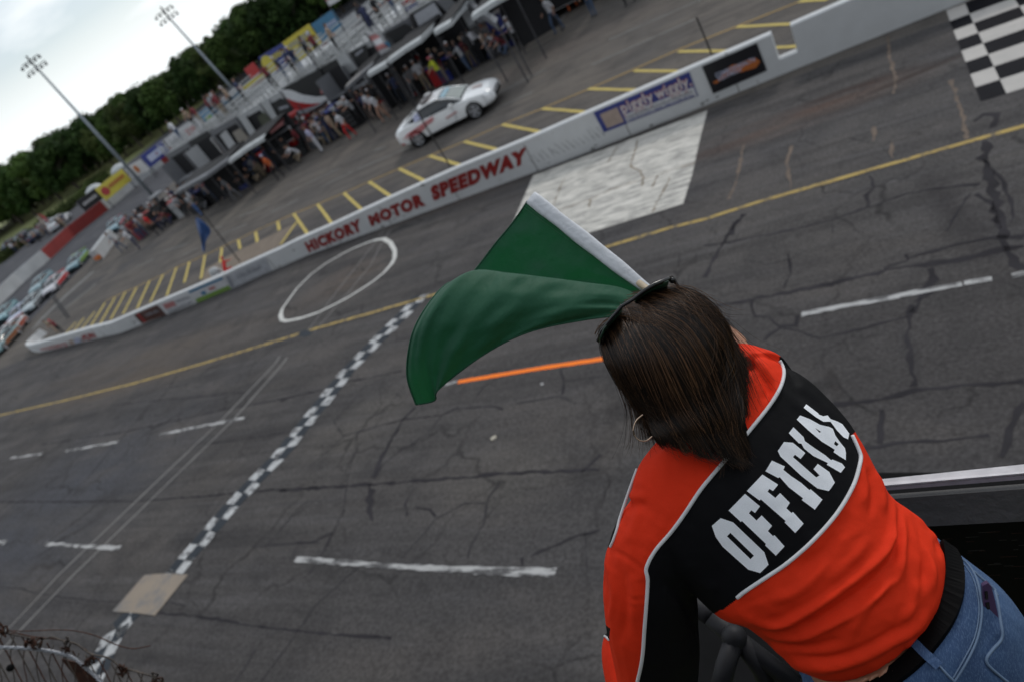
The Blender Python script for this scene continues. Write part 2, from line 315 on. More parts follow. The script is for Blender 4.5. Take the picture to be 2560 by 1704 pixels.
mark('painted_circle', circ, [.17, .16, .14, .15, .17, .12, .12, .12, .12, .12, .12, .13, .13, .14, .16, .12, .10, .10, .10, .11, .11, .12, .12, .15, .17], paint('circle_white_paint', (.56, .56, .54), A_, .64, (.42, .42, .40)), 'white painted circle on the asphalt beside the wall', dens=0)
quadmark('painted_box', [(1333, 440), (1769, 277), (1752, 340), (1730, 440), (1708, 510), (1466, 585), (1240, 655), (1305, 505)], paint('box_white_paint', (.60, .58, .54), (.20, .197, .19), .47, (.38, .37, .34), (.4, 2.2, 1), 4.5, .72), 'large worn white painted box by the pit wall')
# chequered finish block at the right
o0, oe, ob = G(2365.5, 27), G(2452, 255), None
ex = (G(2560, -50) - G(2365, 27)); ex.z = 0
ev = (oe - o0) / 8; ev.z = 0; ex = Vector((1, .02, 0))
wv, wf, bv, bf = [], [], [], []
p_ = lambda i, j: o0 + ev * j + ex * i
for j in range(8):
    xs = [0, .36] + [.36 + .78 * n for n in range(1, 9)]
    for c_ in range(len(xs) - 1):
        V_, F_ = (wv, wf) if (j + c_) % 2 == 0 else (bv, bf)
        for q in (p_(xs[c_], j), p_(xs[c_ + 1], j), p_(xs[c_ + 1], j + 1), p_(xs[c_], j + 1)): V_.append((q.x, q.y, gz(0, q.y) + .006))
        F_.append(tuple(len(V_) - 4 + i for i in range(4)))
fb = tag(empty('finish_block', o0), 'bold black and white chequered block beside the wall', 'road marking', kind='structure')
mesh('white_squares', [Vector(v) - o0 for v in wv], wf, paint('finish_white', (.46, .44, .42), A_, .60, (.34, .33, .32), (.3, 3, 1), 3), fb); mesh('black_squares', [Vector(v) - o0 for v in bv], bf, paint('finish_black', (.011, .011, .014), (.03, .03, .034), .6), fb)
# pit lane markings
mark('pit_edge_line', [(2060, -18), (1998, 5), (1843, 66.5), (1696, 125), (1585, 174), (1480, 220), (1356, 272), (1256, 312), (1160.6, 354.5), (1074, 390), (998, 422), (923, 455), (860, 483), (794, 511), (734.5, 535), (694, 553), (638, 578), (592, 601), (553.6, 619), (510, 639.5), (474, 655), (439, 670), (408, 687), (372, 703), (339, 719), (311, 731), (265, 752)], .09, paint('pit_edge_yellow', (.33, .22, .085), (.13, .105, .085), .6, (.26, .19, .08)), 'thin faded yellow edge line of the pit boxes', dens=.8, jit=.05)
bars = [((1471, 223), (1590, 226)), ((1585, 178), (1700, 179)), ((1696, 130), (1815, 128)), ((1843, 68), (1978, 61)), ((1998, 5), (2070, 0)), ((1925, 121), (2000, 116)), ((1356, 272), (1465, 281)), ((1256, 312), (1349, 330)), ((1160.6, 354.5), (1244, 375)), ((1074, 390), (1155, 415)), ((998, 422), (1063, 454)), ((923, 455), (978, 492)), ((860, 483), (906, 526)), ((794, 511), (831, 561)), ((734.5, 535), (771, 588)), ((694, 555), (699, 576)), ((639, 581), (644, 605)), ((596, 600), (601, 623)), ((555, 620), (551, 657)), ((513, 638), (503, 697)), ((474, 655), (461, 707)), ((441, 670), (417, 740)), ((408, 687), (376, 756)), ((374, 703), (343, 772)), ((342, 719), (308, 785)), ((314, 731), (277, 799)), ((288, 744), (251, 809)), ((263, 757), (226, 818)), ((237, 780), (203, 823)), ((210, 795), (184, 829)), ((190, 806), (165, 833))]
for i, (a, b) in enumerate(bars):
    mark('pit_box_bar', [a, b], .14 if i < 15 else .16, M_YELP, 'yellow pit box bar slanting from the edge line to the wall', up=.010, dens=.4, jit=.04)
quadmark('tan_wedge', [(742, 558), (712, 600), (700, 615), (505, 706), (515, 673), (560, 645), (600, 625)], paint('tan_concrete', (.20, .165, .135), (.15, .13, .115), .55), 'tan concrete wedge between the pit boxes and the wall', up=.003, cat='patch')
mark('pit_box_bar', [(742, 556), (702, 612)], .16, M_YELP, 'yellow slanted edge of the tan wedge', up=.014)
for a, b in [((1245, 234), (1364, 174)), ((1239, 274), (1332, 230)), ((1027, 367), (894, 424)), ((935, 378), (965, 367)), ((1522, 100.5), (1753, 0)), ((1479, 163), (1737, 49)), ((763, 462), (851, 420)), ((731, 478), (749, 469)), ((597, 544), (669, 511)), ((677.5, 531), (745, 500)), ((880, 430), (800, 470)), ((532, 575), (555, 566)), ((546, 589), (617, 560)), ((410, 629), (465, 611)), ((445, 645), (499, 618)), ((340, 668), (385, 648)), ((1402, 53), (1425, 18))]:
    mark('pit_lane_dash', [a, b], .10, M_FADE, 'faded white dash along the pit lane', dens=.4, jit=.06)
mark('pale_strip', [(84, 822), (112, 790), (170, 735), (232, 680)], [.5, .7, .9, .8], M_FADE, 'wide pale worn strip at the pit lane exit', up=.007)
mark('pale_strip', [(160, 773), (200, 742), (240, 710)], .3, M_FADE, 'narrow pale worn strip at the pit lane exit', up=.007)
# sealed cracks, traced over the track
z4 = lambda p: Z(0, 900, 2.945, p); z5 = lambda p: Z(700, 900, 2.945, p); z6 = lambda p: Z(1760, 250, 2.945, p); z7 = lambda p: Z(1760, 700, 2.945, p); zb = lambda p: Z(0, 1350, 3.681, p)
CR_ = [(z5([(0, 300), (120, 260), (330, 210), (520, 150), (660, 130), (900, 75)]), .06), (z5([(470, 555), (700, 490), (900, 435), (1190, 405), (1300, 350), (1580, 340), (1640, 360)]), .05),
 (z5([(200, 800), (380, 640), (470, 560), (400, 450), (560, 270), (640, 170)]), .04), (z5([(990, 345), (900, 450), (780, 650), (690, 860)]), .12), (z5([(700, 870), (760, 760), (900, 650), (1000, 610)]), .05), (z5([(670, 900), (660, 1050), (680, 1180)]), .16),
 (z5([(0, 960), (250, 940), (700, 910), (1250, 870), (1600, 840), (1900, 820), (2356, 800)]), .08), (z5([(960, 620), (1080, 540), (1190, 410)]), .04), (z5([(1390, 350), (1500, 190), (1580, 150), (1750, 20)]), .035), (z5([(1240, 230), (1330, 180), (1440, 30)]), .03),
 (z5([(1740, 320), (1870, 295), (2060, 260), (2180, 320)]), .04), (z5([(2080, 250), (2090, 160), (2065, 60)]), .05), (z5([(2100, 150), (2356, 120)]), .03), (z5([(980, 940), (920, 1060), (940, 1140)]), .05), (z5([(1000, 1080), (1100, 1100), (1140, 1150)]), .06),
 (z5([(880, 1470), (1080, 1250), (1150, 1160), (1290, 1090), (1360, 1050), (1520, 1050), (1540, 1000), (1640, 880)]), .04), (z5([(1520, 1060), (1500, 1200), (1400, 1370), (1385, 1450)]), .04), (z5([(220, 1567), (320, 1400), (390, 1270), (470, 1100)]), .05), (z5([(120, 1340), (250, 1330), (390, 1270)]), .07),
 (z5([(470, 1100), (490, 920), (540, 700), (600, 600)]), .03), (z5([(1850, 1440), (2000, 1370), (2200, 1290), (2356, 1250)]), .05), (z5([(2220, 820), (2356, 690)]), .07), (z5([(2250, 1260), (2255, 1550)]), .04), (z5([(1780, 1450), (1790, 1520)]), .06), (z5([(0, 1240), (120, 1100), (260, 1000)]), .03), (z5([(60, 250), (150, 130), (280, 20)]), .03), (z5([(700, 480), (830, 300), (920, 180)]), .03),
 (z4([(620, 900), (780, 700), (960, 500), (1100, 330), (1180, 280), (1310, 110), (1400, 70)]), .05), (z4([(0, 1040), (400, 1040), (1000, 1035), (1500, 1000), (1900, 960), (2356, 930)]), .06), (z4([(820, 330), (1200, 290), (1550, 260), (1800, 230)]), .05), (z4([(300, 620), (900, 530), (1300, 440), (1650, 360), (2000, 300), (2356, 220)]), .06),
 (z4([(1500, 620), (1850, 570), (2150, 520)]), .05), (z4([(560, 980), (430, 1100)]), .03), (z4([(1650, 1010), (1500, 1200), (1350, 1330), (1300, 1400)]), .03), (z4([(1950, 1380), (2150, 1150), (2356, 1000)]), .03), (z4([(2356, 1340), (2100, 1350), (1850, 1370)]), .04), (z4([(2130, 1490), (2230, 1300)]), .03), (z4([(520, 900), (340, 960), (280, 1150)]), .025),
 (zb([(0, 425), (180, 440), (360, 490), (900, 560), (1560, 560), (1700, 600)]), .035), (zb([(1450, 665), (1700, 685), (2000, 720), (2356, 790), (2900, 850), (3600, 900)]), .05), (zb([(2356, 1000), (2250, 1180), (2160, 1303)]), .04), (zb([(1780, 0), (1600, 300), (1450, 560)]), .02), (Z(0, 1350, 3.681, [(3300, 240), (2900, 600), (2700, 900), (2400, 1300)]), .03),
 (z6([(0, 1070), (200, 1050), (340, 1010), (500, 990), (750, 930), (950, 885), (1210, 790), (1500, 690), (1900, 625), (2030, 620)]), .07), (z6([(0, 1310), (70, 1170), (150, 1040), (250, 880)]), .10), (z6([(180, 1000), (230, 900), (290, 840)]), .22), (z6([(1210, 790), (1200, 700), (1260, 650), (1225, 560)]), .08),
 (z6([(50, 1530), (350, 1470), (700, 1400), (1100, 1320), (1450, 1230), (1800, 1190), (2200, 1100), (2356, 1080)]), .12), (z6([(1500, 1170), (1700, 1110), (1870, 1060), (2170, 1000)]), .07), (z6([(1320, 1240), (1500, 1180), (1480, 1140)]), .05), (z6([(580, 1390), (640, 1280), (625, 1130)]), .05), (z6([(330, 1190), (480, 1210), (640, 1170), (720, 1130)]), .02), (z6([(2080, 300), (2060, 420), (2120, 600), (2150, 800), (2200, 1000), (2330, 1250)]), .16),
 (z6([(2060, 440), (2200, 600), (2280, 820), (2270, 900)]), .06), (z6([(2010, 690), (2110, 750), (2180, 950)]), .09), (z6([(1780, 970), (1850, 850), (1960, 690)]), .05), (z6([(1660, 1240), (1680, 1330), (1640, 1420)]), .14), (z6([(1540, 1567), (1600, 1440), (1660, 1420)]), .10), (z6([(940, 890), (950, 980)]), .03), (z6([(2160, 1000), (2356, 1010)]), .14), (z6([(350, 1480), (360, 1567)]), .06), (z6([(1980, 160), (2060, 110), (2150, 110), (2140, 200)]), .12),
 (z7([(350, 180), (370, 270), (480, 270), (560, 350), (700, 375), (850, 430), (1200, 350), (1500, 270)]), .05), (z7([(430, 450), (560, 350)]), .06), (z7([(560, 340), (670, 330), (700, 260)]), .10), (z7([(1540, 180), (1500, 400), (1530, 620), (1550, 780)]), .09), (z7([(950, 920), (1300, 880), (1550, 800), (1900, 780), (2356, 740)]), .08), (z7([(1180, 1240), (1400, 1200), (1750, 1180), (2100, 1135)]), .05), (z7([(1310, 950), (1290, 1200)]), .06), (z7([(180, 390), (340, 395)]), .03), (z7([(160, 350), (200, 200)]), .03), (z7([(2356, 900), (2250, 1100), (2200, 1300)]), .07), (z7([(1540, 160), (1700, 90)]), .10)]
tv, tf, lv, lf = [], [], [], []
for pts, wd in CR_:
    v, f = ribbon('', pts, wd * .68, None, .003, jit=.35, dens=.12)
    V_, F_ = (tv, tf) if wd >= .05 else (lv, lf)
    b0 = len(V_); V_ += v; F_ += [tuple(b0 + i for i in q) for q in f]
tag(mesh('sealed_cracks', tv, tf, M_TAR), 'dark tar filled cracks branching over the track', 'cracks', kind='structure'); tag(mesh('hairline_cracks', lv, lf, M_TARL), 'thin dark cracks over the track', 'cracks', kind='structure')
mesh_b = MB(); mesh_b.box((0, 0, .012), (.09, .06, .02)); lit = mesh_b.build('litter', MAT('pale_paper', (.5, .46, .38), .8)); q = G(1235, 1095); lit.location = q; lit.rotation_euler = (0, 0, .6); tag(lit, 'crumpled pale scrap lying on the open asphalt', 'litter')
mesh_b = MB(); mesh_b.box((0, 0, .01), (.05, .03, .015)); l2 = mesh_b.build('litter', MAT('white_paper', (.6, .6, .6), .8)); l2.location = G(1356, 960); tag(l2, 'tiny white scrap below the orange stripe', 'litter')
# rust red cracks in the painted box
RC = [Z(1300, 250, 3.92, p) for p in ([(1155, 375), (1130, 500), (1080, 650), (1180, 700), (1205, 770), (1200, 850)], [(360, 1090), (690, 980), (900, 880), (1170, 790), (1350, 740), (1480, 690), (1720, 620)], [(1300, 1100), (1360, 980), (1430, 850), (1470, 760)], [(440, 780), (400, 850), (330, 1030)], [(960, 450), (860, 620)], [(690, 980), (680, 1060)], [(1350, 740), (1300, 860)])]
rv, rf = [], []
for pts in RC:
    v, f = ribbon('', pts, .04, None, .0095, jit=.4, dens=.12); b0 = len(rv); rv += v; rf += [tuple(b0 + i for i in q) for q in f]
tag(mesh('rusty_cracks', rv, rf, MAT('rusty_crack', (.20, .165, .125), .9, var=.4)), 'tan stained cracks through the white painted box', 'cracks', kind='structure')
rv, rf = [], []
for pts in (Z(1920, 0, 3.681, [(1100, 340), (1130, 560), (1180, 750), (1160, 860)]), Z(1920, 0, 3.681, [(1680, 740), (1740, 900), (1790, 1080), (1840, 1280)]), z6([(1250, 200), (1250, 300)]), z6([(640, 340), (610, 480), (640, 650)]), z6([(290, 330), (250, 550), (190, 730)]), z6([(1380, 310), (1385, 430)])):
    v, f = ribbon('', pts, .05, None, .0035, jit=.4, dens=.12); b0 = len(rv); rv += v; rf += [tuple(b0 + i for i in q) for q in f]
tag(mesh('rusty_cracks', rv, rf, MAT('rusty_crack_dark', (.115, .085, .065), .9, var=.3)), 'faint rusty cracks across the track near the wall', 'cracks', kind='structure')
# ------------------------------------------------------------------ pit wall
WBASE = sorted([(p.x, p.y) for p in [G(*q) for q in ((82, 878), (108, 882), (169, 866.6), (242, 846), (300, 833), (354, 812), (415.5, 787.7), (495, 757), (578, 723), (678.6, 678), (768, 639))]])
def wY(x):
    if x >= 0: return 0. if x < 11 else .7 * ((x - 11) / 10.2) ** 1.3
    if x <= WBASE[0][0]: return WBASE[0][1]
    for a, b in zip(WBASE, WBASE[1:]):
        if x <= b[0]: return a[1] + (b[1] - a[1]) * (x - a[0]) / max(1e-6, b[0] - a[0])
    return 0.
def onwall(x, y, off=0.):
    Y = 0.
    for _ in range(14): p = onY(x, y, Y); Y = Y * .4 + (wY(p.x) - off) * .6
    return onY(x, y, Y)
M_WALL = paint('wall_white_paint', (.60, .61, .62), (.30, .30, .30), .66, (.52, .525, .53), sc_=3, amt=.6)
M_WTOP = MAT('wall_top_white', (.78, .78, .77), .6, var=.06, scale=2)
top = [onwall(*p) for p in [(209, 826), (332, 785), (480, 722), (590, 673), (700, 624), (840, 560), (976, 497), (1152, 418.5), (1322, 349), (1400, 315), (1560, 246), (1726, 174), (1830, 130), (1922, 91)]]
WT = .20
def wallmesh(name, pts, parent=None, ends=True):
    """pts: list of (x, y_front, z_top); front grey face, bevelled lighter top"""
    mb = MB(); rings = []
    for x, y, z in pts: rings.append([Vector((x, y, -.02)), Vector((x, y, z)), Vector((x, y + .035, z + .03)), Vector((x, y + WT, z + .03)), Vector((x, y + WT + .1, -.02))])
    for a, b in zip(rings, rings[1:]):
        mb.add([a[0], b[0], b[1], a[1]], [(0, 1, 2, 3)], 0); mb.add([a[1], b[1], b[2], a[2]], [(0, 1, 2, 3)], 1); mb.add([a[2], b[2], b[3], a[3]], [(0, 1, 2, 3)], 1); mb.add([a[3], b[3], b[4], a[4]], [(0, 1, 2, 3)], 0)
    for r_ in (rings[0][::-1], rings[-1]): mb.add(r_, [(0, 1, 2, 3, 4)], 1)
    return mb.build(name, [M_WALL, M_WTOP], parent)
wall = tag(empty('pit_wall', (0, 0, 0)), 'long low white concrete wall between the track and the pit lane', 'wall')
zt = lambda px_, py: onwall(px_, py).z
_x0, _y0 = WBASE[0]; _zz = onwall(95, 866).z
left = [(_x0 - 1.0, _y0 + 1.5, _zz * .95), (_x0 - .95, _y0 + 1.0, _zz * .95), (_x0 - .75, _y0 + .55, _zz * .96), (_x0 - .4, _y0 + .2, _zz), (_x0, _y0, _zz)] + [(x, wY(x), onwall(140, 852).z) for x in (_x0 + 1.5,)]
WP = [(p.x, wY(p.x), p.z) for p in top]; _W = []
for a, b in zip(WP, WP[1:]):
    k = max(1, int((b[0] - a[0]) / .35)); _W += [(a[0] + (b[0] - a[0]) * i / k, wY(a[0] + (b[0] - a[0]) * i / k), a[2] + (b[2] - a[2]) * i / k) for i in range(k)]
WP = _W + [WP[-1]]
notch_l, notch_r = onwall(1926, 83).x, onwall(1975, 68).x
zlow = onwall(1946, 152).z
wallmesh('wall_block', left + WP[:-1] + [(notch_l, wY(notch_l), WP[-1][2])], wall)
xr = onwall(1992, 122).x
wallmesh('low_step', [(notch_l + .001, wY(notch_l) + .002, zlow), (xr - .001, wY(xr) + .002, zlow)], wall)
zr = onwall(1973, 72).z + .03
wallmesh('wall_block', [(xr, wY(xr), zr), (22, wY(21.2), zr + .02), (30, 1.2, zr + .05), (44, 2.0, zr + .05)], wall)
# lettering and banners on the wall
_tc = {}
def text_mesh(s, bold=0.0, cx=None):
    cu = bpy.data.curves.new('t', 'FONT'); cu.body = s; cu.offset = bold; cu.resolution_u = 3; cu.fill_mode = 'BOTH' if hasattr(cu, 'fill_mode') and 0 else cu.fill_mode
    cu.space_character = 1.02 + bold * 2.2
    o = bpy.data.objects.new('t', cu); COL.objects.link(o); dg = bpy.context.evaluated_depsgraph_get(); me = bpy.data.meshes.new_from_object(o.evaluated_get(dg))
    vs = [v.co.copy() for v in me.vertices]; fs = [tuple(p.vertices) for p in me.polygons]
    bpy.data.objects.remove(o); bpy.data.curves.remove(cu); bpy.data.meshes.remove(me)
    x0, x1 = min(v.x for v in vs), max(v.x for v in vs); y0, y1 = min(v.y for v in vs), max(v.y for v in vs)
    return [((v.x - x0) / (x1 - x0), (v.y - y0) / (y1 - y0)) for v in vs], fs
def textquad(s, q, mat, name='lettering', parent=None, bold=.02, org=None):
    """q = bottom-left, bottom-right, top-right, top-left in 3D"""
    q = [Vector(p) for p in q]; uv, fs = text_mesh(s, bold)
    vs = [(q[0].lerp(q[1], u)).lerp(q[3].lerp(q[2], u), v) - (org or Vector((0, 0, 0))) for u, v in uv]
    if parent is not None and parent.name == 'pit_wall':
        for v in vs: v.y = wY(v.x) - .014
    return mesh(name, vs, fs, mat, parent)
def panelquad(name, q, mat, parent=None, thick=.012, back=Vector((0, 1, 0)), org=None):
    q = [Vector(p) - (org or Vector((0, 0, 0))) for p in q]; mb = MB(); mb.prism(q, back * thick); return mb.build(name, mat, parent)
M_RED = MAT('wall_red_letters', (.25, .014, .012), .6, var=.25, scale=12)
z700 = lambda p: Z(700, 340, 3.184, p)
for s, q in (('HICKORY', [(232, 930), (662, 752), (640, 662), (198, 857)]), ('MOTOR', [(727, 722), (1162, 553), (1135, 455), (705, 645)]), ('SPEEDWAY', [(1222, 522), (1965, 215), (1975, 92), (1200, 412)])):
    q2 = z700(q); q2 = [q2[0], q2[1], (q2[2][0] - 3, q2[2][1] - 2), (q2[3][0] - 3, q2[3][1] - 2)]; textquad(s, [onwall(*p, .014) for p in q2], M_RED, 'red_lettering', wall, .075)
M_JNT = MAT('joint_grime', (.12, .115, .11), .9, var=.3)
for x in range(-20, 17, 3):
    z_ = max(.5, min(1.15, .62 + .03 * (x + 1))) * .97; mb = MB(); mb.box((x + .4, wY(x + .4) - .004, z_ / 2), (.022, .004, z_)); mb.build('joint', M_JNT, wall)
for i in range(70):
    x = random.uniform(-20, 17); s_ = random.uniform(.02, .09); zz = random.choice([random.uniform(.02, .12), random.uniform(.1, .9)]) * (.6 + .02 * (x + 20)); mb = MB(); c_ = Vector((x, 0, zz)); pts = [c_ + Vector((s_ * random.uniform(.5, 1.6) * cos(k * 1.05), 0, s_ * .5 * random.uniform(.5, 1.2) * sin(k * 1.05))) for k in range(6)]
    for p in pts: p.y = wY(p.x) - .0035
    mb.poly(pts); mb.build('chip', M_JNT, wall)
M_SCUFF = paint('scuff_grey', (.36, .365, .375), (.50, .51, .52), .45, sc_=6)
for i in range(15):   # tyre scrub marks sweeping up the wall
    u = i / 14; a = onwall(1335 + 175 * u, 412 - 72 * u, .006); h = .22 + .18 * random.random(); dx = -.05 - .15 * random.random()
    mb = MB(); mb.poly([a, a + Vector((.05, 0, 0)), a + Vector((.06 + dx, 0, h)), a + Vector((.03 + dx, 0, h))]); o = mb.build('tyre_scuff', M_SCUFF, wall)
    for v in o.data.vertices: v.co.y = wY(v.co.x) - .006
def banner(name, q, mat, label, cat='banner'):
    P = [onwall(*p, .016) for p in q]; r = tag(empty(name, P[0]), label, cat, 'banners fixed along the pit wall')
    panelquad('panel', P, mat, r, .010, org=P[0]); return r, P
def bw(P, u0, v0, u1, v1, off=.008):
    f = lambda u, v: P[0].lerp(P[1], u).lerp(P[3].lerp(P[2], u), v) - Vector((0, off, 0)); return [f(u0, v0), f(u1, v0), f(u1, v1), f(u0, v1)]
def scribble(P, u0, v0, u1, v1, mat, n, par, off, org):
    """a row of small upright strokes on a thin base line: writing too blurred to read"""
    f = lambda u, v: P[0].lerp(P[1], u).lerp(P[3].lerp(P[2], u), v) - Vector((0, off, 0)) - org
    mb = MB(); mb.prism([f(u0, v0), f(u1, v0), f(u1, v0 + (v1 - v0) * .18), f(u0, v0 + (v1 - v0) * .18)], (0, .003, 0))
    for i in range(n):
        a = u0 + (u1 - u0) * i / n; b = a + (u1 - u0) / n * (.35 + .4 * ((i * 7) % 5) / 5); t = v1 - (v1 - v0) * (.3 if (i * 3) % 4 == 1 else 0); mb.prism([f(a, v0), f(b, v0), f(b, t), f(a, t)], (0, .003, 0))
    return mb.build('small_lettering', mat, par)
V_WHITE = MAT('vinyl_white', (.55, .55, .57), .45, var=.05); V_BLUE = MAT('vinyl_blue', (.022, .035, .20), .4, var=.1); V_BLK = MAT('vinyl_black', (.012, .012, .016), .4, var=.1)
V_RED = MAT('vinyl_red', (.33, .03, .03), .4, var=.1); V_PINK = MAT('vinyl_pinkish', (.40, .16, .16), .5, var=.1); V_ORG = MAT('vinyl_orange', (.45, .13, .03), .5, var=.15); V_GRN = MAT('vinyl_green', (.16, .28, .05), .5, var=.1)
V_TEAL = MAT('vinyl_teal', (.05, .17, .30), .5); V_GREY = MAT('vinyl_grey', (.24, .25, .28), .5); V_TAN = MAT('vinyl_tan', (.36, .28, .24), .5); V_LIL = MAT('vinyl_pale_blue', (.42, .45, .58), .5); V_BRN = MAT('vinyl_brown', (.08, .03, .022), .5, var=.3); V_YEL = MAT('vinyl_yellow', (.50, .42, .05), .5, var=.1)
zp = lambda p: Z(1480, 160, 5.3545, p)
b1, P = banner('banner', zp([(160, 920), (1420, 430), (1300, 110), (18, 655)]), V_BLUE, 'blue and white grocery banner with piggly wiggly lettering on the pit wall')
O1 = P[0]
panelquad('white_strip', bw(P, .265, .02, .99, .40, .004), V_WHITE, b1, .003, org=O1)
panelquad('emblem_patch', bw(P, .05, .12, .24, .82, .004), V_TAN, b1, .003, org=O1)
for s, u0, u1 in (('piggly', .27, .605), ('wiggly.', .63, .985)):
    textquad(s, bw(P, u0 - .004, .30, u1 + .004, .97, .009), V_RED, 'red_lettering', b1, .05, O1); textquad(s, bw(P, u0, .33, u1, .94, .012), V_WHITE, 'white_lettering', b1, .015, O1)
scribble(P, .28, .21, .97, .33, V_GREY, 30, b1, .011, O1)
scribble(P, .28, .05, .97, .16, V_BLUE, 28, b1, .011, O1)
zp7 = lambda p: Z(1400, 0, 3.681, p)
b2, P = banner('banner', zp7([(1410, 865), (1905, 650), (1810, 400), (1305, 615)]), V_BLK, 'black banner with an orange shape and pale lettering, nearest the wall gap'); O2 = P[0]
mb = MB(); f = lambda u, v: bw(P, u, v, u, v, .009)[0] - O2
mb.poly([f(*q) for q in [(.06, .36), (.2, .40), (.3, .55), (.5, .66), (.62, .58), (.75, .60), (.9, .56), (.95, .38), (.85, .24), (.6, .30), (.45, .38), (.25, .34), (.12, .28)]]); mb.build('orange_shape', V_ORG, b2)
textquad('COMMONWEALTH', bw(P, .16, .46, .88, .62, .013), V_LIL, 'pale_lettering', b2, .03, O2); textquad('EQUIPMENT', bw(P, .18, .30, .62, .46, .013), V_LIL, 'pale_lettering', b2, .03, O2)
zq = lambda p: Z(300, 640, 5.89, p)
b3, P = banner('banner', zq([(1640, 490), (2230, 215), (2130, 20), (1540, 300)]), MAT('vinyl_pale_grey', (.40, .41, .44), .5), 'pale grey wall banner with faint grey writing, right of the green one'); O3 = P[0]
scribble(P, .25, .45, .85, .72, V_GREY, 9, b3, .008, O3); panelquad('grey_edge', bw(P, .02, .1, .10, .9), V_GREY, b3, .003, org=O3)
b4, P = banner('banner', zq([(1150, 690), (1640, 485), (1500, 310), (1000, 520)]), V_WHITE, 'white wall banner with a green bottom edge and blue top edge'); O4 = P[0]
panelquad('green_edge', bw(P, .0, .01, 1, .30), V_GRN, b4, .003, org=O4); panelquad('blue_edge', bw(P, .0, .82, 1, .99), V_TEAL, b4, .003, org=O4); panelquad('red_mark', bw(P, .5, .45, .68, .65), V_PINK, b4, .003, org=O4); panelquad('blue_mark', bw(P, .25, .35, .38, .6), V_TEAL, b4, .003, org=O4)
b5, P = banner('banner', zq([(680, 870), (1110, 690), (1000, 560), (560, 720)]), V_WHITE, 'white wall banner with a red block and rows of small grey writing'); O5 = P[0]
panelquad('red_block', bw(P, .12, .42, .48, .88), V_PINK, b5, .003, org=O5); scribble(P, .52, .62, .97, .82, V_GREY, 8, b5, .008, O5); scribble(P, .12, .08, .95, .30, V_GREY, 14, b5, .008, O5)
b6, P = banner('banner', zq([(320, 1000), (690, 865), (540, 725), (200, 870)]), V_BRN, 'dark brown wall banner with a red stripe, leftmost dark one'); O6 = P[0]
panelquad('red_stripe', bw(P, .12, .02, .2, .98), V_RED, b6, .003, org=O6); scribble(P, .35, .45, .92, .7, V_GREY, 6, b6, .008, O6)
z40 = lambda p: Z(40, 780, 5.89, p)
textquad('HICKORY\'S', [onwall(*p, .01) for p in z40([(380, 565), (760, 500), (740, 440), (350, 530)])], V_RED, 'red_lettering', wall, .04)
textquad('FUN', [onwall(*p, .01) for p in z40([(1000, 430), (1190, 380), (1130, 295), (960, 350)])], V_RED, 'red_lettering', wall, .05)
panelquad('blue_block', [onwall(*p, .006) for p in z40([(880, 460), (960, 435), (920, 370), (840, 395)])], V_LIL, wall, .003); panelquad('orange_block', [onwall(*p, .006) for p in z40([(800, 480), (870, 465), (820, 405), (770, 420)])], V_TAN, wall, .003)
M_POLE = MAT('dark_steel', (.045, .042, .042), .5, .6)
for bx, tx, lab in (((1125, 416), (1016, 234), 'thin dark pole on the wall in front of the white coupe'), ((1780, 138), (1741, 43), 'short rusty pole on the wall near the black banner'), ((600, 655), (496, 520), 'thin dark pole holding the limp blue flag')):
    B = onwall(*bx, -.1); D_ = ray(*tx); k = (B.y - CAM.y) / D_.y; T_ = CAM + D_ * k
    mb = MB(); mb.cyl((0, 0, 0), T_ - B, .022, 8); o = mb.build('wall_pole', M_POLE); o.location = B; tag(o, lab, 'pole')
    if 'flag' in lab: FB, FT = B, T_
# chains of stray tyres leaning at the wall
def tyre(name='tyre', r=.33, w_=.22, mat=None):
    mb = MB(); rings = []
    for k in range(18):
        a = 2 * pi * k / 18; rings.append([Vector(((r - rr) * cos(a), zz, (r - rr) * sin(a))) for rr, zz in ((0.0, -w_ * .4), (.0, w_ * .4), (.03, w_ * .5), (.12, w_ * .42), (.12, -w_ * .42), (.03, -w_ * .5))])
    rings.append(rings[0]); mb.loft(rings, cap=False); return mb
M_RUB = MAT('black_rubber', (.012, .012, .013), .75, var=.2)
for i, (q, rz, rx) in enumerate((((1412, 292), .1, .25), ((1436, 284), .3, .4))):
    P = onz(*q, .05); P.y = .65; o = tyre().build('tyre', M_RUB, smooth=True); o.location = (P.x, .62, .34); o.rotation_euler = (rx, 0, rz); tag(o, 'black tyre leaning behind the pit wall, ' + ('left' if i == 0 else 'right') + ' one of the pair', 'tyre', 'tyres leaning behind the pit wall')
M_SKIN = MAT('skin', (.36, .20, .14), .5, var=.06)
# ------------------------------------------------------------------ the flag official leaning over the rail
import numpy as np
K = 1.08659
def ring(Lp, Rp, d, b, phi=0., n=28, k=K, sq=1., bf=None):
    """elliptical body section: L and R are its two outline points, d its depth, b its half thickness, phi how far the near side tips down the body"""
    A = at(Lp[0] * k, Lp[1] * k, d); B = at(Rp[0] * k, Rp[1] * k, d); C_ = (A + B) / 2; lat = (B - A) / 2
    v = -ray((Lp[0] + Rp[0]) / 2 * k, (Lp[1] + Rp[1]) / 2 * k).normalized(); pl = v.cross(lat).normalized()
    if pl.dot(Vector((0, 0, -1))) < 0: pl = -pl
    near = (v * cos(phi) + pl * sin(phi)); out = []
    for i in range(n):
        a = 2 * pi * i / n; c, s = cos(a), sin(a)
        c = math.copysign(abs(c) ** sq, c); s = math.copysign(abs(s) ** sq, s)
        out.append(C_ + lat * c + near * (s * (b if s > 0 or bf is None else bf)))
    return out
